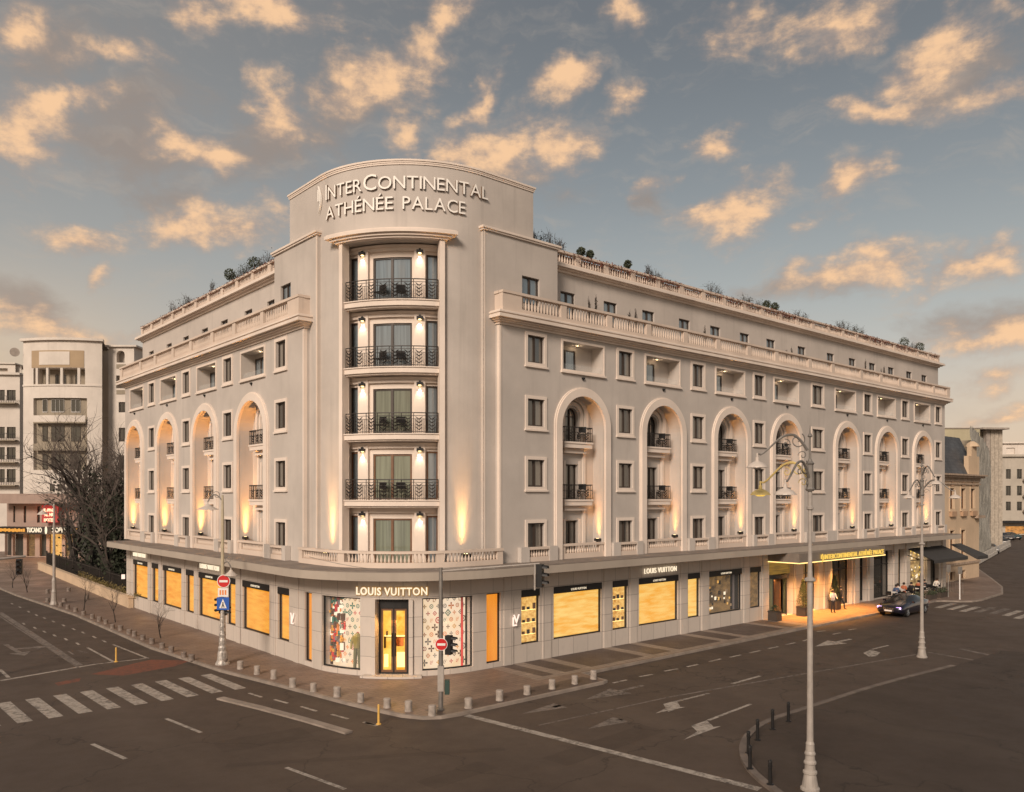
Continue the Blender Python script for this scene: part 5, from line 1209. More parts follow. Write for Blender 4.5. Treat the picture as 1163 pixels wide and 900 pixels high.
B = MB(); B.tube((0,0,0), (0,0,zz-ZR+.2), .12, .09, 10); B.build('post', M_POST, r)
B = MB(); v = Vector((b[0]-a[0], b[1]-a[1], 0)); B.tube((0,0,zz-ZR), v+Vector((0,0,zz-ZR+.12)), .075, .05, 8); B.build('overhead_arm', M_POST, r)
Fv = Frame('V', v.x*.86, v.y*.86, 20); signal(r, Fv, 0, zz-ZR-.75, 3, .25)
# small ground sign posts at the far right corner
for (px, py, lb) in ((1090,681,'slim white sign post on the pavement before the cream mansard building'), (1077,678,'slim grey sign post beside the café terrace corner')):
    x, y = G(px, py, 0); B = MB(); B.lathe((0,0,0), [(.06,0),(.05,.1),(.045,2.6)], 8); r = empty('sign_post', (x,y,0), 0, lb, 'sign post'); B.build('post', M_WHITE if 'white' in lb else M_POSTG, r)
    B = MB(); B.box(FV, -.18, .18, -.06, -.04, 2.1, 2.7); B.build('sign_plate', M_POSTG, r)
# crowd-control railings by the café
for i, (px, py) in enumerate([(1072,677),(1082,674)]):
    x, y = G(px, py, 0); B = MB()
    for k in range(9): B.tube((-.9+k*.22,0,.1), (-.9+k*.22,0,1.0), .012, n=4)
    B.tube((-.9,0,1.0), (.9,0,1.0), .02, n=6); B.tube((-.9,0,.12), (.9,0,.12), .02, n=6); B.tube((-.9,0,0), (-.9,0,1.0), .02, n=6); B.tube((.9,0,0), (.9,0,1.0), .02, n=6)
    o = B.build('crowd_barrier', M_POSTG); o.location = (x,y,0); o.rotation_euler = (0,0,R(20+60*i)); tag(o, ['grey railing panel beside the café corner pier', 'grey railing panel farther out beyond the café corner'][i], 'barrier', 'grey railing panels')

# ------------------------------------------------------------------ car
def make_car(loc, rz, body, label, lights=True, name='parked_car'):
    c = empty(name, loc, rz, label, 'car')
    L2 = 2.40; secs = []
    #   x,  half width, z bottom, z belt, z roof, roof half width
    P = [(-2.42,.70,.40,.66,.66,.6),(-2.30,.86,.30,.78,.80,.7),(-1.9,.92,.24,.86,.90,.76),(-1.25,.93,.22,.90,.98,.80),(-.75,.93,.22,.93,1.12,.76),(-.15,.93,.22,.95,1.40,.60),(.4,.93,.22,.95,1.45,.58),
         (1.0,.93,.22,.96,1.40,.58),(1.55,.93,.22,.97,1.20,.68),(2.0,.92,.24,.97,1.03,.76),(2.30,.88,.32,.92,.97,.72),(2.42,.76,.42,.75,.80,.64)]
    B = MB(); rings = []
    for x, w, zb, zt, zr, rw in P:
        rings.append([(x,-w*.9,zb),(x,-w,zb+.12),(x,-w*1.0,(zb+zt)/2),(x,-w*.97,zt),(x,-rw,zr-.05 if zr-zt > .15 else zr-.01),(x,-rw*.6,zr),(x,0,zr+.02),(x,rw*.6,zr),(x,rw,zr-.05 if zr-zt > .15 else zr-.01),(x,w*.97,zt),(x,w,(zb+zt)/2),(x,w,zb+.12),(x,w*.9,zb)])
    for i in range(len(rings)-1):
        for j in range(12): 
            glassy = (j in (3,8)) and 4 <= i <= 7 or (i in (3,4,7,8) and 4 <= j <= 7)
            B.face([rings[i][j], rings[i+1][j], rings[i+1][j+1], rings[i][j+1]], None, 1 if glassy else 0)
        B.face([rings[i][0], rings[i][12], rings[i+1][12], rings[i+1][0]], None, 2)
    B.face(rings[0], None, 0); B.face(rings[-1][::-1], None, 0)
    B.build('body', [body, M_CARGLASS, M_BLACK], c, smooth=True, weld=True)
    for x in (-1.45, 1.45):
        for s in (-1, 1):
            W_ = MB(); q = 18
            R0 = [(math.cos(2*math.pi*i/q), math.sin(2*math.pi*i/q)) for i in range(q)]
            for i in range(q):
                a, b = R0[i], R0[(i+1)%q]; 
                for (r0, y0, r1, y1) in ((.33,-.11,.33,.11),(.33,.11,.21,.12),(.33,-.11,.21,-.12)): W_.face([(a[0]*r0,y0,a[1]*r0),(b[0]*r0,y0,b[1]*r0),(b[0]*r1,y1,b[1]*r1),(a[0]*r1,y1,a[1]*r1)])
            w = W_.build('wheel', M_BLACK, c); w.location = (x, s*.83, .33)
            rm = MB()
            for i in range(5):
                t = 2*math.pi*i/5; rm.tube((.03*math.cos(t),s*.10,.03*math.sin(t)), (.2*math.cos(t),s*.11,.2*math.sin(t)), .03, n=5)
            for i in range(q): a, b = R0[i], R0[(i+1)%q]; rm.face([(a[0]*.21,s*.121,a[1]*.21),(b[0]*.21,s*.121,b[1]*.21),(b[0]*.18,s*.10,b[1]*.18),(a[0]*.18,s*.10,a[1]*.18)])
            rm.build('rim', M_CHROME, w)
    for s in (-1, 1):
        B = MB(); B.box(WORLD, -2.36, -2.20, min(s*.50,s*.83), max(s*.50,s*.83), .62, .74); B.build('headlight', M_HEAD if lights else M_CHROME, c)
        B = MB(); B.box(WORLD, 2.28, 2.40, min(s*.55,s*.85), max(s*.55,s*.85), .70, .84); B.build('tail_light', M_SIGNR, c)
        B = MB(); B.box(WORLD, -.85, -.68, min(s*.95,s*1.12), max(s*.95,s*1.12), .95, 1.08); B.build('mirror', body, c)
    B = MB(); B.box(WORLD, -2.45, -2.36, -.38, .38, .40, .68, 1, 0)
    for k in range(6): B.box(WORLD, -2.46, -2.44, -.33+k*.12, -.29+k*.12, .42, .66, 1, 1)
    B.build('grille', [M_BLACK, M_CHROME], c)
    B = MB(); B.box(WORLD, -2.48, -2.46, -.26, .26, .42, .53); B.build('number_plate', M_WHITE, c)
    return c
M_CARGLASS = plain('car_glass', (.02,.022,.025), .04, var=.05); M_CHROME = plain('chrome', (.5,.5,.5), .2, metal=.9, var=.05); M_HEAD = emis('headlight_violet', (.75,.45,1.0), 4.0)
carpaint = plain('dark_blue_paint', (.012,.012,.028), .18, metal=.4, var=.05); carpaint.node_tree.nodes['Principled BSDF'].inputs['Coat Weight'].default_value = 1.0
cp = XR(1010, -4.75); make_car((cp+2.35, -4.72, ZR), 0, carpaint, 'dark blue saloon car with violet headlights parked at the kerb by the café')

# ------------------------------------------------------------------ people
def person(loc, rz, label, pose='stand', top=None, legs=None, hair=None, h=1.75, group=None):
    k = h/1.75
    if pose == 'sit':
        J = {'pel':(0,0,.50),'sp':(0,-.02,.75),'ch':(0,-.02,.98),'nk':(0,-.02,1.12),'hd':(0,-.05,1.22),'tp':(0,-.04,1.33),
             'ls':(-.18,-.02,1.03),'le':(-.25,-.10,.78),'lh':(-.16,-.36,.76),'rs':(.18,-.02,1.03),'re':(.25,-.08,.78),'rh':(.12,-.30,.92),
             'lk':(-.11,-.44,.50),'lf':(-.11,-.46,.08),'lt':(-.11,-.60,.04),'rk':(.11,-.44,.50),'rf':(.11,-.40,.08),'rt':(.11,-.54,.04),'lp':(-.10,-.02,.50),'rp':(.10,-.02,.50)}
    else:
        J = {'pel':(0,0,.93),'sp':(0,0,1.13),'ch':(0,0,1.34),'nk':(0,0,1.50),'hd':(0,-.02,1.60),'tp':(0,-.01,1.72),
             'ls':(-.18,0,1.42),'le':(-.24,.02,1.14),'lh':(-.22,-.10,.90),'rs':(.18,0,1.42),'re':(.25,.02,1.14),'rh':(.18,-.16,.95),
             'lk':(-.10,-.02,.50),'lf':(-.11,.03,.08),'lt':(-.12,-.12,.03),'rk':(.11,-.02,.50),'rf':(.12,.02,.08),'rt':(.13,-.13,.03),'lp':(-.09,0,.90),'rp':(.09,0,.90)}
    if pose == 'carry': J['lh'] = (-.12,-.34,1.12); J['rh'] = (.14,-.34,1.10); J['le'] = (-.26,-.08,1.15); J['re'] = (.26,-.08,1.15)
    if pose == 'walk': J['lk'] = (-.10,-.20,.50); J['lf'] = (-.10,-.24,.09); J['lt'] = (-.10,-.40,.05); J['rf'] = (.10,.26,.12); J['rk'] = (.10,.06,.50); J['rt'] = (.10,.14,.04)
    E_ = [('pel','sp'),('sp','ch'),('ch','nk'),('nk','hd'),('hd','tp'),('ch','ls'),('ls','le'),('le','lh'),('ch','rs'),('rs','re'),('re','rh'),('pel','lp'),('lp','lk'),('lk','lf'),('lf','lt'),('pel','rp'),('rp','rk'),('rk','rf'),('rf','rt')]
    RAD = dict(pel=.15,sp=.14,ch=.16,nk=.06,hd=.095,tp=.085,ls=.08,le=.05,lh=.035,rs=.08,re=.05,rh=.035,lp=.10,lk=.065,lf=.045,lt=.04,rp=.10,rk=.065,rf=.045,rt=.04)
    ks = list(J); me = bpy.data.meshes.new('person_body'); me.from_pydata([Vector(J[a])*k for a in ks], [(ks.index(a), ks.index(b)) for a, b in E_], [])
    o = bpy.data.objects.new('t', me); COL.objects.link(o); md = o.modifiers.new('s', 'SKIN')
    for i, a in enumerate(ks): v = me.skin_vertices[0].data[i]; v.radius = (RAD[a]*k*.93, RAD[a]*k*(.72 if a in ('pel','sp','ch') else .93)); v.use_root = a == 'pel'
    sb = o.modifiers.new('u', 'SUBSURF'); sb.levels = 1; sb.render_levels = 1
    m2 = bpy.data.meshes.new_from_object(o.evaluated_get(bpy.context.evaluated_depsgraph_get())); bpy.data.objects.remove(o)
    m2.name = 'person'; mats = [M_SKIN, top or M_CLOTHD, legs or M_CLOTHD]
    for m in mats: m2.materials.append(m)
    zn, zh = J['nk'][2]*k-.02, J['pel'][2]*k+.02
    for p in m2.polygons:
        c = p.center; hand = min((Vector(J['lh'])*k-c).length, (Vector(J['rh'])*k-c).length) < .09
        legsy = c.z < zh or (pose == 'sit' and c.z < .62 and c.y < -.12)
        p.material_index = 0 if (c.z > zn or hand) else (2 if legsy else 1); p.use_smooth = True
    r = bpy.data.objects.new('person', m2); COL.objects.link(r); r.location = loc; r.rotation_euler = (0,0,rz); tag(r, label, 'person', group)
    B = MB(); c = Vector(J['hd'])*k; B.lathe((c.x, c.y+.02, c.z), [(.10*k,-.02),(.112*k,.06),(.10*k,.12),(.05*k,.155),(.01,.165)], 10); B.build('hair', hair or M_HAIR, r, smooth=True, weld=True)
    B = MB(); f = Vector(J['hd'])*k
    for s in (-1, 1): B.box(WORLD, f.x+s*.035-.012, f.x+s*.035+.012, f.y-.108*k, f.y-.085*k, f.z+.01, f.z+.022, 1)
    B.box(WORLD, f.x-.025, f.x+.025, f.y-.105*k, f.y-.085*k, f.z-.055, f.z-.045, 1); B.build('face_features', M_HAIR, r)
    return r
x = XR(955, -1.0); person((x,-1.0,ZP), R(40), 'person in dark clothes standing at right edge of the lit hotel entrance', 'walk', M_CLOTHD, M_CLOTHD)
x = XR(946, -1.5); person((x,-1.5,ZP), R(-30), 'person in a light top bending beside the potted fir at the entrance', 'carry', M_CLOTHW, M_CLOTHD, h=1.7)
# café terrace: tables, chairs, sitting people
def cafe_chair():
    c = empty('cafe_chair'); B = MB(); B.box(WORLD, -.22, .22, -.22, .22, .42, .46); B.build('seat', M_BLACK, c)
    B = MB(); B.box(WORLD, -.22, .22, .19, .23, .55, .86); B.build('backrest', M_BLACK, c)
    for sx in (-1,1):
        for sy in (-1,1): B = MB(); B.tube((sx*.2,sy*.2,0), (sx*.2,sy*.2,.86 if sy > 0 else .43), .014, n=5); B.build('leg', M_BLACK, c)
    return c
def cafe_table():
    c = empty('cafe_table'); B = MB(); B.lathe((0,0,0), [(.36,.72),(.36,.75)], 18); B.build('tabletop', M_WHITE, c); B = MB(); B.lathe((0,0,0), [(.22,0),(.22,.02),(.03,.05),(.03,.72)], 10); B.build('pedestal', M_BLACK, c); return c
ch, tb = cafe_chair(), cafe_table(); TREE['ch'], TREE['tb'] = tree_of(ch), tree_of(tb); nch = [0]; ntb = [0]
def put(key, cnt, proto, x, y, z, rz, label, cat, group):
    o = proto if cnt[0] == 0 else copy_t(TREE[key], None); cnt[0] += 1; o.location = (x,y,z); o.rotation_euler = (0,0,rz); tag(o, label, cat, group); return o
tx = [47.6, 49.6, 51.6, 53.6, 55.6]; cl = [M_CLOTHR, M_CLOTHB, M_CLOTHW, M_CLOTHD, M_CLOTHR, M_CLOTHD, M_CLOTHB]
for i, x in enumerate(tx):
    y = -1.35+.25*(i % 2)
    put('tb', ntb, tb, x, y, ZP, 0, 'small round white café table, %s from the hotel entrance on the terrace' % ORD[i], 'table', 'café terrace tables')
    for j, s in enumerate((-1, 1)):
        put('ch', nch, ch, x+s*.62, y, ZP, R(90 if s < 0 else -90), 'dark café chair on the %s side of the %s table from the entrance' % (('near', 'far')[j], ORD[i]), 'chair', 'café terrace chairs')
n = 0
for i, s, c, nm in ((0,1,M_CLOTHB,'blue'),(1,-1,M_CLOTHW,'white'),(1,1,M_CLOTHR,'rust red'),(2,-1,M_CLOTHD,'black'),(3,-1,M_CLOTHR,'rust red'),(3,1,M_CLOTHD,'black'),(4,1,M_CLOTHW,'white')):
    x = tx[i]; y = -1.35+.25*(i % 2)
    person((x+s*.60, y, -.02), R(90 if s < 0 else -90)+0, 'person in %s top sitting at %s café table from entrance, %s side' % (nm, ORD[i], 'near' if s < 0 else 'far'), 'sit', c, M_CLOTHD, h=1.7, group='people sitting at the café')
for i, (x, y) in enumerate([(46.4,-2.6),(48.8,-2.9),(51.2,-2.9),(53.4,-2.9)]):
    B = MB(); B.box(WORLD, -.7, .7, -.16, .16, 0, .42); r = empty('planter', (x,y,ZP), 0, 'long dark planter with low shrubs, %s along the kerb edge of the café terrace' % ORD[i], 'planter', 'planters at the café edge'); B.build('trough', M_POT, r)
    B = MB(); rnd = random.Random(i)
    for k in range(260):
        p = Vector((rnd.uniform(-.72,.72), rnd.gauss(0,.12), .42+abs(rnd.gauss(.12,.12)))); a = Vector([rnd.gauss(0,1) for _ in range(3)]).normalized()*.07; b = a.cross(Vector([rnd.gauss(0,1) for _ in range(3)])).normalized()*.04
        B.face([p-a, p+b, p+a, p-b])
    B.build('foliage', M_LEAF, r)
# potted firs at the entrance
for i, (px, yy) in enumerate([(912, -.85), (948, -.6), (880, -.75)]):
    x = XR(px, yy); h = (1.9, 1.9, .0)[i]
    r = empty('potted_fir', (x,yy,ZP), 0, ['potted fir left of the lit entrance column, half hidden by the tall lamp post', 'potted fir tree right of the lit entrance column', 'low dark planter pot at left edge of the hotel entrance'][i], 'plant')
    B = MB(); B.box(WORLD, -.33, .33, -.33, .33, 0, .62); B.box(WORLD, -.36, .36, -.36, .36, .60, .66); B.build('planter_box', M_POT, r)
    rnd = random.Random(i+9); B = MB(); H_ = h if h else .4
    for k in range(2600 if h else 300):
        t = rnd.random()**.8; z = .7+t*H_; rad = (.52*(1-t)+.03)*rnd.random()**.45; a = rnd.random()*6.28; p = Vector((rad*math.cos(a), rad*math.sin(a), z)); q = Vector((math.cos(a), math.sin(a), -.35))*rnd.uniform(.05,.12); w = Vector((-math.sin(a), math.cos(a), 0))*.04
        B.face([p-w, p+w, p+q])
    B.build('foliage', M_FIR, r)
    if h: B = MB(); B.tube((0,0,.6), (0,0,2.3), .04, .01, 6); B.build('trunk', M_BARK, r)
# bay balcony chairs (two a balcony)
for k, zf in enumerate(SL):
    fl = ['lowest', 'second', 'third', 'topmost'][k]
    for j, a in enumerate((216.5, 227.5)):
        p = FT(a, .38, zf); put('ch', nch, ch, p[0], p[1], p[2], R(a+90+(20 if j else -20)), 'dark chair on the %s curved tower balcony, %s of its pair' % (fl, ('left','right')[j]), 'chair', 'dark chairs on the tower balconies')
nn = 0
for i, c in enumerate(Ar):
    for z, fl in ((8.28,'lower'),(11.48,'upper')):
        put('ch', nch, ch, c+.45, YU+.85-.30, z, R(150), 'dark chair on the %s balcony of the %s arch right of the tower' % (fl, ORD[i]), 'chair', 'dark chairs on the arch balconies')
# ------------------------------------------------------------------ roof and terrace plants
def leafball(B, c, r, n, rnd, s=.05, m=None):
    for k in range(n):
        d = Vector([rnd.gauss(0,1) for _ in range(3)]).normalized()*r*rnd.uniform(.55,1.03); p = Vector(c)+d
        a = Vector([rnd.gauss(0,1) for _ in range(3)]).normalized()*s; b = a.cross(Vector([rnd.gauss(0,1) for _ in range(3)])).normalized()*s*.6
        B.face([p-a, p+b, p+a, p-b], None, m)
def topiary(x, y, z, r, label, h=.85):
    o = empty('topiary_tree', (x,y,21.42), 0, label, 'plant', 'clipped ball trees on the roof terrace')
    B = MB(); B.lathe((0,0,0), [(.2,0),(.26,.4),(.28,.42)], 10); B.build('pot', M_TERRA, o); B = MB(); B.tube((0,0,.4), (0,0,z-21.42), .03, n=6); B.build('trunk', M_BARK, o)
    B = MB(); rnd = random.Random(int(x*10+y)); leafball(B, (0,0,z-21.42), r, 420, rnd, .055); B.build('crown', M_LEAF, o)
def rz_(px, py, yy, left=False):
    r = ray(px); t = ((yy-CAM[1])/r[1]) if not left else ((yy-CAM[0])/r[0]); return CAMZ-(py-HY)*t/FOC
for px, py, yy, rr, lb in [(660,286,2.5,.27,'clipped ball tree on the roof terrace nearest the tower, left one of a pair'),(670,289,2.5,.25,'clipped ball tree on the roof terrace nearest the tower, right one of a pair'),(713,300.5,2.5,.27,'single clipped ball tree behind the roof balustrade right of the near pair'),
        (870.5,346,2.5,.33,'clipped ball tree at the middle of the right roof balustrade, left of a pair'),(880,349,2.5,.33,'clipped ball tree at the middle of the right roof balustrade, right of a pair'),(1026.5,389.5,2.5,.50,'clipped ball tree near the far right roof end, left of the last two'),(1044.5,394.5,2.5,.46,'clipped ball tree nearest the far right roof end')]:
    topiary(XR(px, yy), yy, rz_(px, py, yy), rr, lb)
for px, py, rr, lb in [(261,312,.40,'clipped ball bush at the left end of the shrubs above the left front'),(289,299.5,.45,'large clipped ball bush above the left front, near the tower')]: topiary(2.5, YL(px, 2.5), rz_(px, py, 2.5, True), rr, lb)
def shrub(x, y, zt, w, label, leafy=0, base=21.42, seed=0, grp='bare shrubs on the roof terrace'):
    o = empty('bare_shrub' if not leafy else 'leafy_shrub', (x,y,base), 0, label, 'plant', grp); rnd = random.Random(seed+int(x*7)); H_ = zt-base
    B = MB(); B.lathe((0,0,0), [(.2,0),(.26,.35)], 8); B.build('pot', M_TERRA, o)
    B = MB(); L = MB()
    for k in range(9 if not leafy else 6):
        a = rnd.random()*6.28; e = Vector((math.cos(a)*w*rnd.random(), math.sin(a)*w*rnd.random(), H_*rnd.uniform(.75,1.0))); s = Vector((0,0,.3)); m = s.lerp(e, .5)+Vector((rnd.gauss(0,.06), rnd.gauss(0,.06), 0))
        B.path([s, m, e], [.02,.013,.006], 4)
        for q in range(9): t = rnd.uniform(.3,1); p = s.lerp(e, t); B.tube(p, p+Vector((rnd.gauss(0,.4*w+.02), rnd.gauss(0,.4*w+.02), rnd.uniform(.05,.25))), .008, .004, 3)
        for q in range(60 if leafy else 14): t = rnd.uniform(.35,1); p = s.lerp(e, t)+Vector((rnd.gauss(0,.35*w), rnd.gauss(0,.35*w), rnd.gauss(0,.1))); v = Vector([rnd.gauss(0,1) for _ in range(3)]).normalized()*.05; u = v.cross(Vector((0,0,1)))*.7; L.face([p-v, p+u, p+v, p-u])
    B.build('branches', M_TWIG, o); L.build('leaves', M_LEAF if leafy else M_LEAFD, o)
i = 0
for px, py, w, lf_ in [(606,262,.3,0),(613,266,.3,0),(623,265,.4,0),(632,269,.35,0),(637,272,.3,0),(736,303,.3,0),(742,307,.25,0),(750,309,.3,0),(808,322,.5,0),(815,328,.4,0),(847,334,.5,1),(861,341,.3,0),(904,352,.4,0),(913,356,.3,0),(953,364,.5,0),(960,366,.4,0),(970,369,.6,1),(978,373,.4,0),(1037,389,.4,0)]:
    shrub(XR(px, 2.4), 2.4, rz_(px, py, 2.4), w, 'spindly potted %s behind the right roof balustrade, %s counting from the tower' % ('bush with leaves' if lf_ else 'bare shrub', ORD[i] if i < 20 else ''), lf_, seed=i); i += 1
for j, (px, py, w, lf_) in enumerate([(305,285,.4,0),(297,292,.35,0),(280,300,.5,1),(275,303,.4,1),(268,305,.4,1),(241,318,.2,0),(214,335,.4,0),(207,336,.5,1),(197,342,.3,0)]):
    shrub(2.4, YL(px, 2.4), rz_(px, py, 2.4, True), w, 'small potted %s behind the left roof balustrade, %s counting from the tower' % ('leafy bush' if lf_ else 'bare shrub', ORD[j]), lf_, seed=40+j, grp='shrubs above the left front')
for j, (px, py) in enumerate([(669,336),(677,334),(715,354),(722,350),(800,370),(893,396),(899,395),(983,408),(1001,420),(1004,416)]):
    shrub(XR(px,1.35), 1.35, rz_(px, py, 1.35), .07, 'thin potted plant on the attic terrace of the right front, %s counting from the tower' % ORD[j], 0, 17.72, 70+j, 'thin plants on the attic terrace')
# reddish creeper along the roof balustrade, uncountable trails
B = MB(); rnd = random.Random(2)
for k in range(5200):
    x = 12.2+52*rnd.random(); dn = (math.sin(x*.9)+math.sin(x*.37+1)+1.2)
    if rnd.random() > max(.10, dn*.33): continue
    z = 22.23-abs(rnd.gauss(0,.22)); y = YA-.16+rnd.gauss(0,.09); p = Vector((x,y,z)); a = Vector([rnd.gauss(0,1) for _ in range(3)]).normalized()*.06; b = a.cross(Vector([rnd.gauss(0,1) for _ in range(3)])).normalized()*.035; B.face([p-a,p+b,p+a,p-b])
for k in range(900):
    y = 12.5+26*rnd.random(); z = 22.25-abs(rnd.gauss(0,.15)); p = Vector((YA-.16+rnd.gauss(0,.08),y,z)); a = Vector([rnd.gauss(0,1) for _ in range(3)]).normalized()*.05; b = a.cross(Vector([rnd.gauss(0,1) for _ in range(3)])).normalized()*.03; B.face([p-a,p+b,p+a,p-b])
o = B.build('reddish_creeper', M_LEAFR); tag(o, 'reddish dry creeper trailing over the roof balustrade', 'creeper', kind='stuff')

M_TROUGH = plain('weathered_terracotta', (.20,.10,.065), .9, var=.4, scale=1.2)
for i in range(11):
    a = 12.3+i*4.76; B = MB(); B.box(WORLD, -2.2, 2.2, -.15, .15, 0, .56); B.box(WORLD, -2.24, 2.24, -.19, .19, .5, .58); o = B.build('roof_planter', M_TROUGH); o.location = (a+2.3, YA+.30, 21.46); tag(o, 'long terracotta trough behind the right roof balustrade, %s from the tower' % ORD[i], 'planter', 'troughs behind the roof balustrade')
for i in range(5):
    a = 12.6+i*5.2; B = MB(); B.box(WORLD, -.15, .15, -2.4, 2.4, 0, .56); B.box(WORLD, -.19, .19, -2.44, 2.44, .5, .58); o = B.build('roof_planter', M_TROUGH); o.location = (YA+.30, a+2.5, 21.46); tag(o, 'long terracotta trough behind the left roof balustrade, %s from the tower' % ORD[i], 'planter', 'troughs behind the left roof balustrade')
# ------------------------------------------------------------------ neighbouring buildings
def bgwin(par, F, u0, u1, z0, z1, d=.25, glass=None, frame=None, mull=1, name='window', rail=None):
    B = MB(); t = .07
    B.box(F, u0, u0+t, d-.08, d, z0, z1); B.box(F, u1-t, u1, d-.08, d, z0, z1); B.box(F, u0+t, u1-t, d-.08, d, z0, z0+t); B.box(F, u0+t, u1-t, d-.08, d, z1-t, z1)
    for k in range(1, mull+1): x = u0+(u1-u0)*k/(mull+1); B.box(F, x-.04, x+.04, d-.08, d, z0+t, z1-t)
    w = B.build(name, frame or M_FRAME, par); B = MB(); B.quad(F, (u0,d-.02,z0), (u1,d-.02,z0), (u1,d-.02,z1), (u0,d-.02,z1)); B.build('pane', glass or M_GLASSD, w); return w
# (1) pale curved apartment house behind the park, left
DB = 114.0; o = C2W(80, DB); K = DB/FOC
FL1 = Frame('V', o[0], o[1], 0); zz_ = lambda py: CAMZ+(HY-py)*K; uu = lambda px: (px-80)*K
bl1 = empty('apartment_building', (o[0], o[1], 0), 0, 'pale curved apartment house behind the bare trees with café on its ground floor', 'building')
bl1.location = (0,0,0)
RB = 17.0; cc = FL1(uu(66), RB, 0); FBc = Frame('P', cc[0], cc[1], RB); aF = math.degrees(math.atan2(-FWD[1], -FWD[0])) % 360
def ang(px): return aF+math.degrees(math.asin(max(-.99, min(.99, (uu(px)-uu(66))/RB))))
A0, A1 = ang(22), ang(112)
top, zs0 = zz_(386), zz_(572)
hs = [(ang(36), ang(95), zz_(437), zz_(418), 1.6), (ang(36), ang(97), zz_(534), zz_(452), .5)]
B = MB(); wall(B, FBc, A0, A1, zs0, top, hs, .3, du=1.5); B.box(FBc, A0-.5, A1+.5, -.45, 1.2, top-.1, top+.25, 16); B.box(FBc, A0, A1, -.12, .02, zz_(438.5), zz_(436.5), 14); B.box(FBc, A0, A1, 8, 8.2, 0, top, 10)
B.build('wall', M_PALE, bl1)
B = MB(); B.box(FBc, ang(34), ang(94), -.06, .02, zz_(417.5), zz_(398), 14); B.build('tan_panel', M_TAN, bl1); B = MB(); B.box(FBc, ang(44), ang(79), -.12, -.05, zz_(414.5), zz_(399.5), 10); B.build('blank_panel', M_PALE, bl1)
B = MB(); B.box(FBc, ang(36), ang(95), 1.6, 1.7, zz_(437), zz_(418), 10); B.build('loggia_wall', M_OLD, bl1)
for px in (40.5, 53.5, 70, 88.5): B = MB(); B.box(FBc, ang(px-1.4), ang(px+1.4), -.04, .3, zz_(436.7), zz_(418)); B.build('column', M_PALE, bl1)
for px in (57, 66, 82): bgwin(bl1, FBc, ang(px-2.2), ang(px+2.2), zz_(435), zz_(424), 1.58, mull=1)
B = MB(); B.box(FBc, ang(36), ang(97), .5, .6, zz_(534), zz_(452), 12); B.build('recess_wall', M_OLD, bl1)
for y0, y1, yb in ((468,453,481), (501,484,512), (533,516,545)):
    for a, b, mu in ((45,51,0),(56,71,2),(79,89,1)): bgwin(bl1, FBc, ang(a), ang(b), zz_(y0), zz_(y1), .48, mull=mu, frame=M_WHITE if y0 == 468 else M_FRAME)
    if yb < 540:
        B = MB(); B.box(FBc, ang(38), ang(96), -.35, .5, zz_(yb), zz_(yb-1.6), 12); b_ = B.build('balcony', M_OLD, bl1); B = MB(); B.box(FBc, ang(38), ang(96), -.32, -.27, zz_(yb-1.6), zz_(yb-9) if yb < 490 else zz_(yb-8), 12); B.build('parapet', M_PALE if yb < 490 else M_OLD, b_)
for py in (548, 535): pass
for a, b in ((57,62),(66,70)): bgwin(bl1, FBc, ang(a), ang(b), zz_(558), zz_(550), -.02, mull=0)
# right wing with arched top loggia
F2 = Frame('V', o[0], o[1], 0)
u0, u1 = uu(111), uu(141)
B = MB(); F2w = Frame('V', *FL1(0, 3.0, 0)[:2], 0); wall(B, F2w, u0, u1, zs0, zz_(390), [(uu(120.5),uu(130),zz_(408),zz_(394),.8,'arch'),(uu(120),uu(132),zz_(438),zz_(423),1.2),(uu(123),uu(131),zz_(466),zz_(454),.3),(uu(123),uu(131),zz_(500),zz_(484),.3),(uu(123),uu(131),zz_(533),zz_(516),.3)])
B.box(F2w, u0-.3, u1+.5, -.4, 4, zz_(390), zz_(388)); B.quad(F2w, (u1,0,0),(u1,12,0),(u1,12,zz_(390)),(u1,0,zz_(390))); B.box(F2w, u0, u1, 1.3, 1.4, zs0, zz_(392)); B.build('wing_wall', M_PALE, bl1)
for y0, y1 in ((437,424),(465,455),(499,485),(532,517)): bgwin(bl1, F2w, uu(123.5), uu(130.5), zz_(y0), zz_(y1), .28, mull=1)
for py in (412, 442): B = MB(); B.box(F2w, uu(120.5), uu(131.5), -.06, .02, zz_(py+3), zz_(py-2)); B.build('grille_panel', M_OLD, bl1)
# terrace slab, first floor, café front
FB2 = Frame('P', cc[0], cc[1], RB+1.6)
B = MB(); B.box(FB2, A0-10, A1+14, -.5, 3, zz_(572), zz_(569.5), 20); B.box(FB2, A0-10, A1+14, -.4, -.2, zz_(569.5), zz_(561), 20); B.build('terrace_slab', M_PINK, bl1)
hs = [(ang(px)-.6, ang(px)+.9, zz_(594), zz_(575), .25) for px in (8, 24, 42, 90)]
B = MB(); wall(B, FBc, A0-12, A1+14, zz_(599), zz_(572), hs, .25, du=2); B.build('first_floor_wall', M_PINK, bl1)
for h in hs: bgwin(bl1, FBc, h[0], h[1], h[2], h[3], .22, mull=1)
B = MB(); B.box(FB2, A0-11, A1+12, .2, 1.4, zz_(606.5), zz_(598.5), 20); B.build('sign_band', M_BLACK, bl1)
B = MB(); text_on(B, FB2, 'TUCANO', ang(46.5), zz_(604.3), .92, .12, .03, .02, 1.0, 2.3, m=0); text_on(B, FB2, 'COFFEE', ang(74), zz_(604.3), .92, .12, .03, .02, 1.0, 2.3, m=0)
disc(B, FB2, ang(59.5), zz_(602), .55, .12, 0, 16); s = B.build('cafe_sign', M_SIGNW, bl1)
B = MB(); rnd = random.Random(4); x = 2.0
while x < 36: w_ = rnd.uniform(.7, 2.4); B.box(FB2, ang(x), ang(x+w_), .08, .14, zz_(604.3-rnd.random()), zz_(600+rnd.random())); x += w_+.7
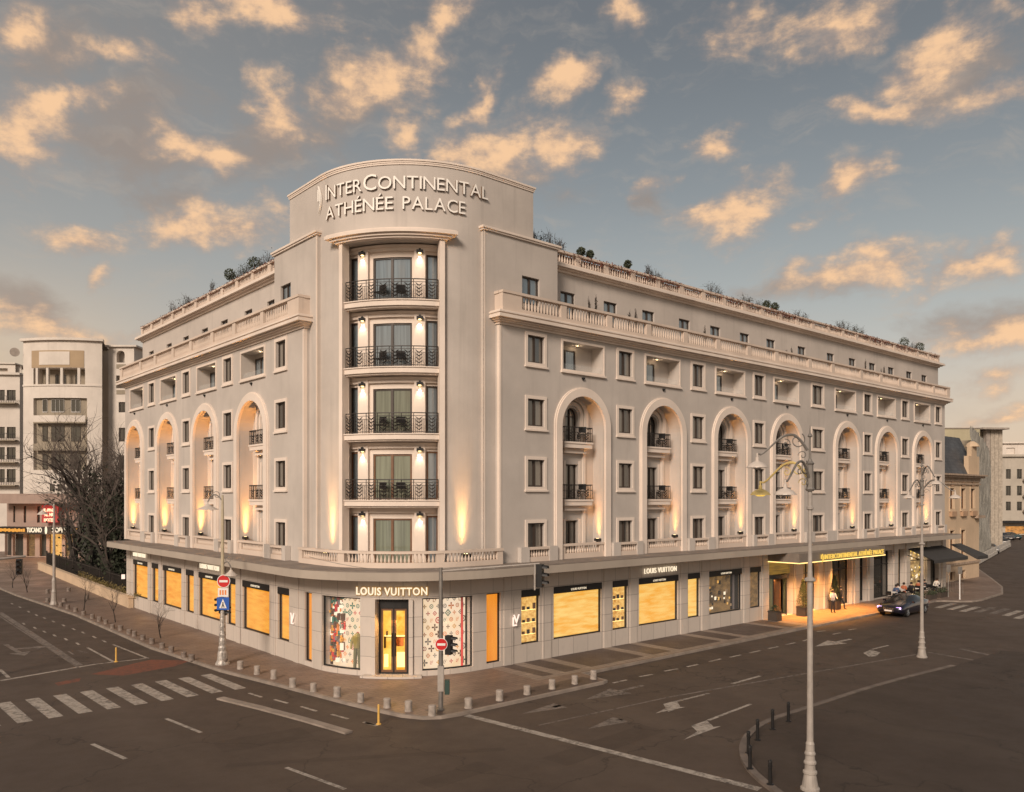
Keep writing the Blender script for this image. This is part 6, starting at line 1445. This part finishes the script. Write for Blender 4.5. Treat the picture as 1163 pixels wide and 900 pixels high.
for q in (89.5, 92, 94): B.box(FB2, ang(q), ang(q+1.6), .08, .14, zz_(604), zz_(600))
B.build('orange_sign', emis('orange_sign_lit', (1,.42,.05), .9), bl1)
# ground floor: piers, dark openings, warm windows
hs = [(ang(a), ang(b), .1, zz_(607), .4) for a, b in ((-8,4),(6,22),(27,38),(44,52),(56,70),(74,86),(89,104))]
B = MB(); wall(B, FBc, A0-12, A1+14, 0, zz_(599), hs, .4, du=2); B.build('ground_floor_wall', M_PINK, bl1)
for i, h in enumerate(hs):
    B = MB(); B.box(FBc, h[0], h[1], .42, .48, 0, h[3], 3); B.build('shop_glazing', [M_GLASSD, M_GLASSD, M_DIMIN, M_GLASSD, M_SHOPIN, M_DIMIN, M_GLASSD][i], bl1)
# red neon panel
B = MB(); B.box(FB2, ang(52.5), ang(70), .6, .75, zz_(593.5), zz_(574)); ns = B.build('red_neon_sign', emis('red_neon_panel', (.75,.02,.02), .6), bl1)
B = MB(); 
for i, (t, py, w_) in enumerate((('•  •••', 580, 1.6), ('AL▪HET', 585, 1.5), ('HOTEL', 591, 1.5))):
    text_on(B, FB2, ('IL·PNE','·AL NE·','HOTEL')[i], ang(61), zz_(py+1.3), .62, .52, .03, .02, 1.0, w_)
B.build('neon_letters', emis('neon_letter', (1,.50,.30), 2.2), ns)
lamp('POINT', 'neon_glow', FB2(ang(61), -.6, zz_(584)), 120, (1,.15,.08), shadow_soft_size=.5); lamp('POINT', 'cafe_glow', FB2(ang(62), -1.5, 3.0), 220, (1,.5,.2), shadow_soft_size=.5); lamp('POINT', 'cafe_glow', FB2(ang(24), -1.5, 3.0), 90, (1,.5,.2), shadow_soft_size=.5)
B = MB(); B.box(FBc, A0, A1, .5, 8, top, top+.02, 12); B.build('roof', M_ROOF, bl1)
B = MB(); c = FBc(ang(19), -1.0, zz_(400)); disc(B, Frame('V', c[0], c[1], 25), 0, zz_(400), .62, 0, 0, 18, .05); B.build('satellite_dish', M_CONC, bl1)
# (2) older neighbour at the very left edge
b2 = empty('old_apartment_building', (0,0,0), 0, 'weathered apartment block with balconies at the far left edge', 'building')
F3 = Frame('V', *C2W(0, 126), 6); k3 = 126/FOC; z3 = lambda py: CAMZ+(HY-py)*k3
hs = [(u, u+1.3, z3(y0), z3(y1), .3) for y0, y1 in ((455,443),(498,485),(522,508),(548,533)) for u in (-6.5,-3.4,-.6,1.0)]
B = MB(); wall(B, F3, -14, 2.9, 0, z3(426), hs); B.quad(F3, (2.9,0,0),(2.9,10,0),(2.9,10,z3(426)),(2.9,0,z3(426))); B.box(F3, -14.2, 3.1, -.5, 1, z3(426), z3(423.5)); B.build('wall', M_PALE, b2)
for h in hs: bgwin(b2, F3, *h[:4], .28)
F3b = Frame('V', *C2W(0, 134), 6); B = MB(); wall(B, F3b, -14, 2.4, 10, z3(404), [(-1.5,1.2,z3(421),z3(409),.6)]); B.box(F3b, -14, 2.5, -.3, 6, z3(404), z3(402.5)); B.box(F3b, -3, 3, .7, .8, z3(423), z3(406)); B.build('set_back_storey', M_PALE, b2)
for py in (458, 500, 525, 551): B = MB(); B.box(F3, -7, 2.7, -1.1, 0, z3(py+1.2), z3(py)); bb = B.build('balcony', M_OLD, b2); B = MB(); [B.box(F3, -7+k*.35, -6.95+k*.35, -1.08, -1.04, z3(py), z3(py-7)) for k in range(28)]; B.box(F3, -7, 2.7, -1.1, -1.03, z3(py-7), z3(py-7.5)); B.build('railing', M_IRON, bb)
# (3) cream corner house with slate mansard, right
b3 = empty('mansard_house', (0,0,0), 0, 'cream old house with dark slate mansard roof just right of the hotel', 'building')
YM = 1.7; XM0, XM1 = 64.2, XR(1112, YM); FM_ = FR(YM); zM = lambda px, py: rz_(px, py, YM)
zc0 = zM(1100, 541); zt0 = zM(1100, 502)+.6
wc = [XR(p, YM) for p in (1081, 1093.5, 1104.5)]
hs = [(c-.55, c+.55, a, b, .3) for c in wc for a, b in ((zM(1093,578), zM(1093,555)),)]+[(c-.55, c+.55, zM(1093,632), zM(1093,602), .3) for c in wc[:2]]+[(c-.6, c+.6, .1, zM(1093,648), .3) for c in wc[:2]]
B = MB(); wall(B, FM_, XM0, XM1, 0, zc0, hs); B.quad(WORLD, (XM1,YM,0),(XM1,YM+12,0),(XM1,YM+12,zc0),(XM1,YM,zc0)); B.quad(WORLD, (XM0,YM,0),(XM0,YM+12,0),(XM0,YM+12,zc0),(XM0,YM,zc0)); B.build('wall', M_CREAM, b3)
for h in hs:
    w_ = bgwin(b3, FM_, *h[:4], .26, mull=1, frame=M_BROWN)
    B = MB(); ring(B, FM_, h[0], h[1], h[2], h[3], .16, -.07, .01, sill=.10); B.build('surround', M_CREAM, w_)
    if h[2] > 3: B = MB(); c = (h[0]+h[1])/2; B.box(FM_, c-.62, c+.62, -.28, 0, h[2]-.75, h[2]-.25); B.face([FM_(c-.5,-.09,h[3]+.2), FM_(c+.5,-.09,h[3]+.2), FM_(c,-.12,h[3]+.85)]); B.build('ornament', plain('terracotta_stone', (.42,.27,.17), .85, bump=.2), w_)
B = MB()
for p, z0, z1 in ((.15,zc0-.9,zc0-.75),(.10,zc0-.6,zc0-.2),(.45,zc0-.2,zc0),(.65,zc0,zc0+.16)): B.box(FM_, XM0-p, XM1+p, -p, .5, z0, z1)
B.box(FM_, XM0, XM1+.06, -.12, .3, zM(1093,640)-.1, zM(1093,640)+.12); B.box(FM_, XR(1106,YM), XM1+.5, -.45, .3, zM(1100,589), zM(1100,586)); B.build('cornice', plain('cornice_stone', (.36,.27,.20), .85, var=.3), b3)
xr_ = XR(1104, YM+1)
B = MB(); B.quad(WORLD, (XM0,YM,zc0+.16),(XM1-.2,YM,zc0+.16),(xr_-1.5,YM+1.7,zt0),(XM0,YM+1.7,zt0)); B.quad(WORLD, (XM1-.2,YM,zc0+.16),(XM1-.2,YM+12,zc0+.16),(xr_-1.5,YM+10,zt0),(xr_-1.5,YM+1.7,zt0)); B.quad(WORLD, (XM0,YM,zc0),(XM0,YM+12,zc0),(XM0,YM+10,zt0),(XM0,YM+1.7,zt0)); B.face([(XM0,YM+1.7,zt0),(xr_-1.5,YM+1.7,zt0),(xr_-1.5,YM+10,zt0),(XM0,YM+10,zt0)]); B.build('mansard_roof', M_SLATE, b3)
B = MB(); zd = zM(1106,540); B.box(WORLD, XM1-3.0, XM1-.1, YM-.05, YM+.4, zc0+.16, zc0+2.1); B.box(WORLD, XM1-2.2, XM1-.8, YM-.05, YM+.4, zc0+2.1, zc0+3.1); B.lathe((XM1-1.5, YM+.15, zc0+3.1), [(.7,0),(.55,.3),(.2,.55)], 10); B.build('scrolled_gable', M_CREAM, b3)
# (4) tall yellowish wall behind the mansard
b4 = empty('party_wall_building', (0,0,0), 0, 'plain greenish beige party wall rising behind the slate roof', 'building'); F4 = Frame('V', *C2W(1108, 112), 0); k4 = 112/FOC
B = MB(); B.box(F4, (1050-1108)*k4, 0.6, 0, 10, 0, CAMZ+(HY-487)*k4); B.build('wall', stucco('party_wall_render', (.44,.39,.27), .4), b4); B = MB(); B.box(F4, (1050-1108)*k4, .8, -.15, 10.2, CAMZ+(HY-487)*k4, CAMZ+(HY-486)*k4); B.build('coping', M_CONC, b4)
# (5) ruin under netting, with concrete frame tower
b5 = empty('netted_building', (0,0,0), 0, 'derelict building wrapped in grey scaffold netting beyond the mansard house', 'building'); k5 = 104/FOC
P0, P1 = C2W(1103, 98), C2W(1124, 122); B = MB(); n = 110; m = 40; rnd = random.Random(8)
dv = Vector((P1[0]-P0[0], P1[1]-P0[1])); nv = Vector((dv.y, -dv.x)).normalized()
H5 = 16.6
grid = []
for i in range(n+1):
    row = []
    for j in range(m+1):
        t = i/n; z = H5*j/m; b_ = .16*math.sin(t*75+math.sin(j*.25)*.8)+.05*rnd.random()+.10*math.sin(j*.42+t*7)+.08*math.sin(t*33+j*.3); p = P0[0]+dv.x*t+nv.x*b_, P0[1]+dv.y*t+nv.y*b_
        row.append((p[0], p[1], z*(1-.12*max(0, t-.2))+.5*rnd.random()*(j == m)))
    grid.append(row)
for i in range(n):
    for j in range(m): B.face([grid[i][j], grid[i+1][j], grid[i+1][j+1], grid[i][j+1]])
B.build('netting', M_NET, b5, smooth=True)
B = MB(); q0, q1 = C2W(1106, 101), C2W(1124, 124); q2 = (q1[0]+10, q1[1]+12); q3 = (q0[0]-6, q0[1]+16); B.prism([q0, q1, (q1[0]-8, q1[1]+10), q3], 0, 15.5); B.build('core_wall', M_OLD, b5)
b6 = empty('concrete_frame_tower', (0,0,0), 0, 'open concrete frame tower with flat slab top right of the netted building', 'building'); F6 = Frame('V', *C2W(1132, 128), 8); k6 = 128/FOC; z6 = lambda py: CAMZ+(HY-py)*k6
B = MB(); B.box(F6, (1108-1132)*k6, (1141-1132)*k6, -1.2, 6, z6(488.5), z6(486.5)); B.build('top_slab', M_CONC, b6)
for px in (1121.5, 1127, 1132, 1137): B = MB(); B.box(F6, (px-1132)*k6-.32, (px-1132)*k6+.32, 0, .7, 0, z6(488.5)); B.build('column', plain('raw_concrete', (.42,.36,.29), .85, var=.25) if px > 1125 else M_CONC, b6)
for py in (508, 528, 550, 572, 595): B = MB(); B.box(F6, (1114-1132)*k6, (1134-1132)*k6, .1, 4, z6(py+1.5), z6(py)); B.build('floor_slab', M_CONC, b6)
B = MB(); B.box(F6, (1116-1132)*k6, (1131-1132)*k6, 1.0, 5, 0, z6(490)); B.build('back_wall', M_OLD, b6)
# (6) far street block with shop
b7 = empty('far_apartment_block', (0,0,0), 0, 'far cream apartment block with orange lit shop at the right edge', 'building'); F7 = Frame('V', *C2W(1150, 182), -8); k7 = 182/FOC; z7 = lambda py: CAMZ+(HY-py)*k7
hs = [(u, u+1.05, z7(y0), z7(y1), .4) for y0, y1 in ((544,533),(563,552),(580,570)) for u in (-1.4, .9, 3.4, 6.2, 8.6, 11)]
B = MB(); M_FAR = stucco('far_render', (.46,.41,.345), .4)
wall(B, F7, -3.0, 24, 0, z7(517), hs+[(-1.5, 5.0, .2, z7(598), .5), (6,14,.2,z7(598),.5)]); B.box(F7, -3.4, 24, -.6, .3, z7(519), z7(516.5)); B.build('wall', M_FAR, b7)
for h in hs: bgwin(b7, F7, *h[:4], .35)
B = MB(); wall(B, Frame('V', *F7(0,3,0)[:2], -8), -2.8, 24, z7(518), z7(503), [(u,u+1.8,z7(515),z7(508),.3) for u in (0,4,8,12)]); B.box(F7, -3, 24, 2.4, 9, z7(503), z7(501.5)); B.box(F7, -2.8, 24, 3.3, 3.4, z7(518), z7(503)); B.build('set_back_storey', M_PALE, b7)
for py in (546, 564, 581): B = MB(); B.box(F7, 2, 7.5, -1, 0, z7(py+1), z7(py)); B.box(F7, 2, 7.5, -1, -.92, z7(py), z7(py-4)); B.build('balcony', M_OLD, b7)
B = MB(); B.box(F7, -3.4, 24, -1.8, 0, z7(594), z7(591.5)); B.build('shop_canopy', M_BLACK, b7); B = MB(); B.box(F7, -1.5, 5.0, .5, .6, .2, z7(598)); B.box(F7, 6, 14, .5, .6, .2, z7(598)); B.build('shop_glazing', blind('far_shop_lit', (.05,.03,.015), (1,.42,.10), .8, (1,1,2)), b7)
# parked cars and barrier in the far right street
cols = [plain('car_silver', (.35,.34,.33), .3, metal=.5, var=.05), plain('car_black', (.02,.02,.022), .2, var=.05), plain('car_white', (.6,.58,.55), .3, var=.05), plain('car_grey', (.12,.12,.125), .3, metal=.4, var=.05), plain('car_teal', (.03,.07,.08), .3, var=.05)]
for i, (px, py, c) in enumerate([(1124,628,0),(1130,622,2),(1136,617.5,1),(1142,613.5,3),(1148.5,612,4)]):
    x, y = G(px, py, 0); make_car((x,y,0 if i < 4 else ZR), R(30+i*3) if i < 4 else R(45), cols[c], ['silver car parked first behind the white street barrier','white car parked second behind the white street barrier','black car parked third behind the white street barrier','grey car parked farthest behind the white street barrier','dark teal car driving at the end of the right street'][i], False)
pa, pb_ = G(1108,642,0), G(1146,621,0)
B = MB(); dv = Vector((pb_[0]-pa[0], pb_[1]-pa[1])); L_ = dv.length; F8 = Frame('V', pa[0], pa[1], math.degrees(math.atan2(dv.y, dv.x)-math.atan2(RGT[1], RGT[0])))
k = 0
while k < L_: B.box(F8, k, k+1.9, -.2, .2, 0, .45); B.box(F8, k+.05, k+1.85, -.1, .1, .45, 1.05); k += 2.0
tag(B.build('street_barrier', plain('barrier_white', (.50,.46,.41), .8, var=.3)), 'long pale concrete barrier line along the far right pavement edge', 'barrier')
# ------------------------------------------------------------------ park: wall, fence, shrubs, trees
W0, W1 = G(43,647,0), G(146,691,0)
dv = Vector((W1[0]-W0[0], W1[1]-W0[1])); a9 = math.degrees(math.atan2(dv.y, dv.x)-math.atan2(RGT[1], RGT[0])); F9 = Frame('V', W0[0], W0[1], a9); L9 = dv.length
B = MB(); B.box(F9, 0, L9, 0, .35, 0, .75); B.box(F9, -.05, L9+.05, -.05, .40, .75, .85); tag(B.build('park_wall', M_CREAM), 'low beige stone wall along the little park on the left', 'wall')
r = empty('park_fence', (W0[0], W0[1], 0), 0, 'black iron railings behind the low park wall', 'fence'); r.location = (0,0,0); F9b = Frame('V', *F9(0,.9,0)[:2], a9)
B = MB(); [B.box(F9b, k*.16, k*.16+.04, 0, .04, .5, 2.0) for k in range(int(L9/.16))]; B.box(F9b, 0, L9, -.01, .05, 1.85, 1.92); B.box(F9b, 0, L9, -.01, .05, .7, .77); B.build('railing_panel', M_IRON, r)
for k in range(int(L9/4)+1): B = MB(); B.box(F9b, k*4-.06, k*4+.06, -.04, .08, .2, 2.15); B.build('post', M_IRON, r)
B = MB(); rnd = random.Random(12)
for k in range(9000):
    u = rnd.uniform(0, L9+8); d = rnd.uniform(1.2, 16); z = abs(rnd.gauss(0, .5))*(1+math.sin(u*.9)*math.sin(d*.7)); p = Vector(F9b(u, d, z+.1)); a = Vector([rnd.gauss(0,1) for _ in range(3)]).normalized()*.16; b = a.cross(Vector([rnd.gauss(0,1) for _ in range(3)])).normalized()*.10; B.face([p-a,p+b,p+a,p-b])
tag(B.build('undergrowth', M_LEAFD), 'dark low undergrowth behind the park railings', 'undergrowth', kind='stuff')
B = MB(); rnd = random.Random(13)
for k in range(1500):
    u = rnd.uniform(L9*.5, L9+1); p = Vector(F9(u, .55+rnd.gauss(0,.15), .8+abs(rnd.gauss(0,.2)))); a = Vector([rnd.gauss(0,1) for _ in range(3)]).normalized()*.08; b = a.cross(Vector([rnd.gauss(0,1) for _ in range(3)])).normalized()*.05; B.face([p-a,p+b,p+a,p-b])
tag(B.build('clipped_hedge', plain('hedge_ochre', (.16,.12,.04), .85, var=.4, scale=6)), 'low yellowish hedge on top of the park wall near the hotel', 'hedge', kind='stuff')
def tree(px, py, top_py, spread, seed, label, ivy=0, lean=0, twigs=1.0, base=None, depth=None, name='bare_tree', r0=None, trunkf=.33, minL=.36):
    x, y = C2W(px, depth) if depth else G(px, py, 0); D = depth or CAMZ*FOC/(py-HY); Ht = CAMZ+(HY-top_py)*D/FOC
    o = empty(name, (x,y,0), 0, label, 'tree'); rnd = random.Random(seed); T, Cn = MB(), MB(); r0 = r0 or Ht*.027
    def grow(p, d, L, r, lvl):
        n = 3; q = p; pts = [p]; rr = [r]
        for i in range(n):
            d = (d+Vector((rnd.gauss(0,.13), rnd.gauss(0,.13), rnd.gauss(.04,.08)))).normalized(); q = q+d*L/n; pts.append(q); rr.append(r*(1-.45*(i+1)/n))
        (T if lvl < 2 else Cn).path(pts, rr, 6 if lvl < 2 else 3)
        if lvl >= 6 or L < minL: return
        k = {0:4,1:3,2:3,3:3,4:3,5:2}[lvl]
        if rnd.random() > twigs: k -= 1
        for i in range(k):
            t = rnd.uniform(.45, 1.0) if i else 1.0; s = Vector(pts[min(n, int(t*n))]); a = rnd.random()*6.28; tilt = rnd.uniform(.35, .85)
            w = d.orthogonal().normalized(); v = d.cross(w); nd = (d*math.cos(tilt)+(w*math.cos(a)+v*math.sin(a))*math.sin(tilt)*spread+Vector((0,0,.10))).normalized(); grow(s, nd, L*rnd.uniform(.62,.80), r*.52, lvl+1)
    grow(Vector((0,0,0)), Vector((lean*RGT[0], lean*RGT[1], 1)).normalized(), Ht*trunkf, r0, 0)
    zs = max(v[2] for v in Cn.v); kk = Ht/zs
    for Q in (T, Cn): Q.v = [(v[0]*kk, v[1]*kk, v[2]*kk) for v in Q.v]
    if ivy:
        I = MB()
        for k in range(int(ivy*1600)):
            z = rnd.random()**1.1*Ht*.62; a = rnd.random()*6.28; w = rnd.gauss(0, .55+z*.05); p = Vector((lean*z*RGT[0]+w*math.cos(a), lean*z*RGT[1]+w*math.sin(a), z+.2)); v = Vector([rnd.gauss(0,1) for _ in range(3)]).normalized()*.17; u = v.cross(Vector([rnd.gauss(0,1) for _ in range(3)])).normalized()*.12; I.face([p-v,p+u,p+v,p-u])
        I.build('ivy', M_LEAFD, o)
    T.build('trunk', M_BARK, o); Cn.build('crown', M_TWIG, o); return o
tree(108, 0, 452, 1.1, 21, 'largest bare dark tree in the park with dense twigs against the pale house', .3, -.05, depth=84)
tree(99, 0, 464, .9, 22, 'ivy covered bare tree in the park beside the largest tree', .6, .06, depth=80)
tree(122, 0, 470, 1.0, 23, 'bare park tree nearest the left end of the hotel', .7, .08, depth=76)
tree(88, 0, 474, 1.0, 24, 'smaller bare tree leaning left at the edge of the park group', .15, -.25, depth=88)
tree(134, 0, 500, 1.0, 25, 'dark bare tree squeezed against the hotel end wall in the park', 1.0, .0, depth=72)
for i, (px, py, tp, lb) in enumerate([(14.4,668,632,'leafless sapling on the left pavement farthest from the hotel'),(31,673,634,'leafless sapling on the left pavement just left of the slim lamp post'),(95,697,646,'leafless sapling before the park wall, middle of the left pavement'),(131,707,648,'leafless sapling before the hotel end pier on the left pavement'),(182.5,725,668,'leafless sapling before the second lit shop window of the left front')]):
    tree(px, py, tp, .75, 60+i, lb, 0, 0, .9, name='sapling', r0=.05, trunkf=.42, minL=.16)
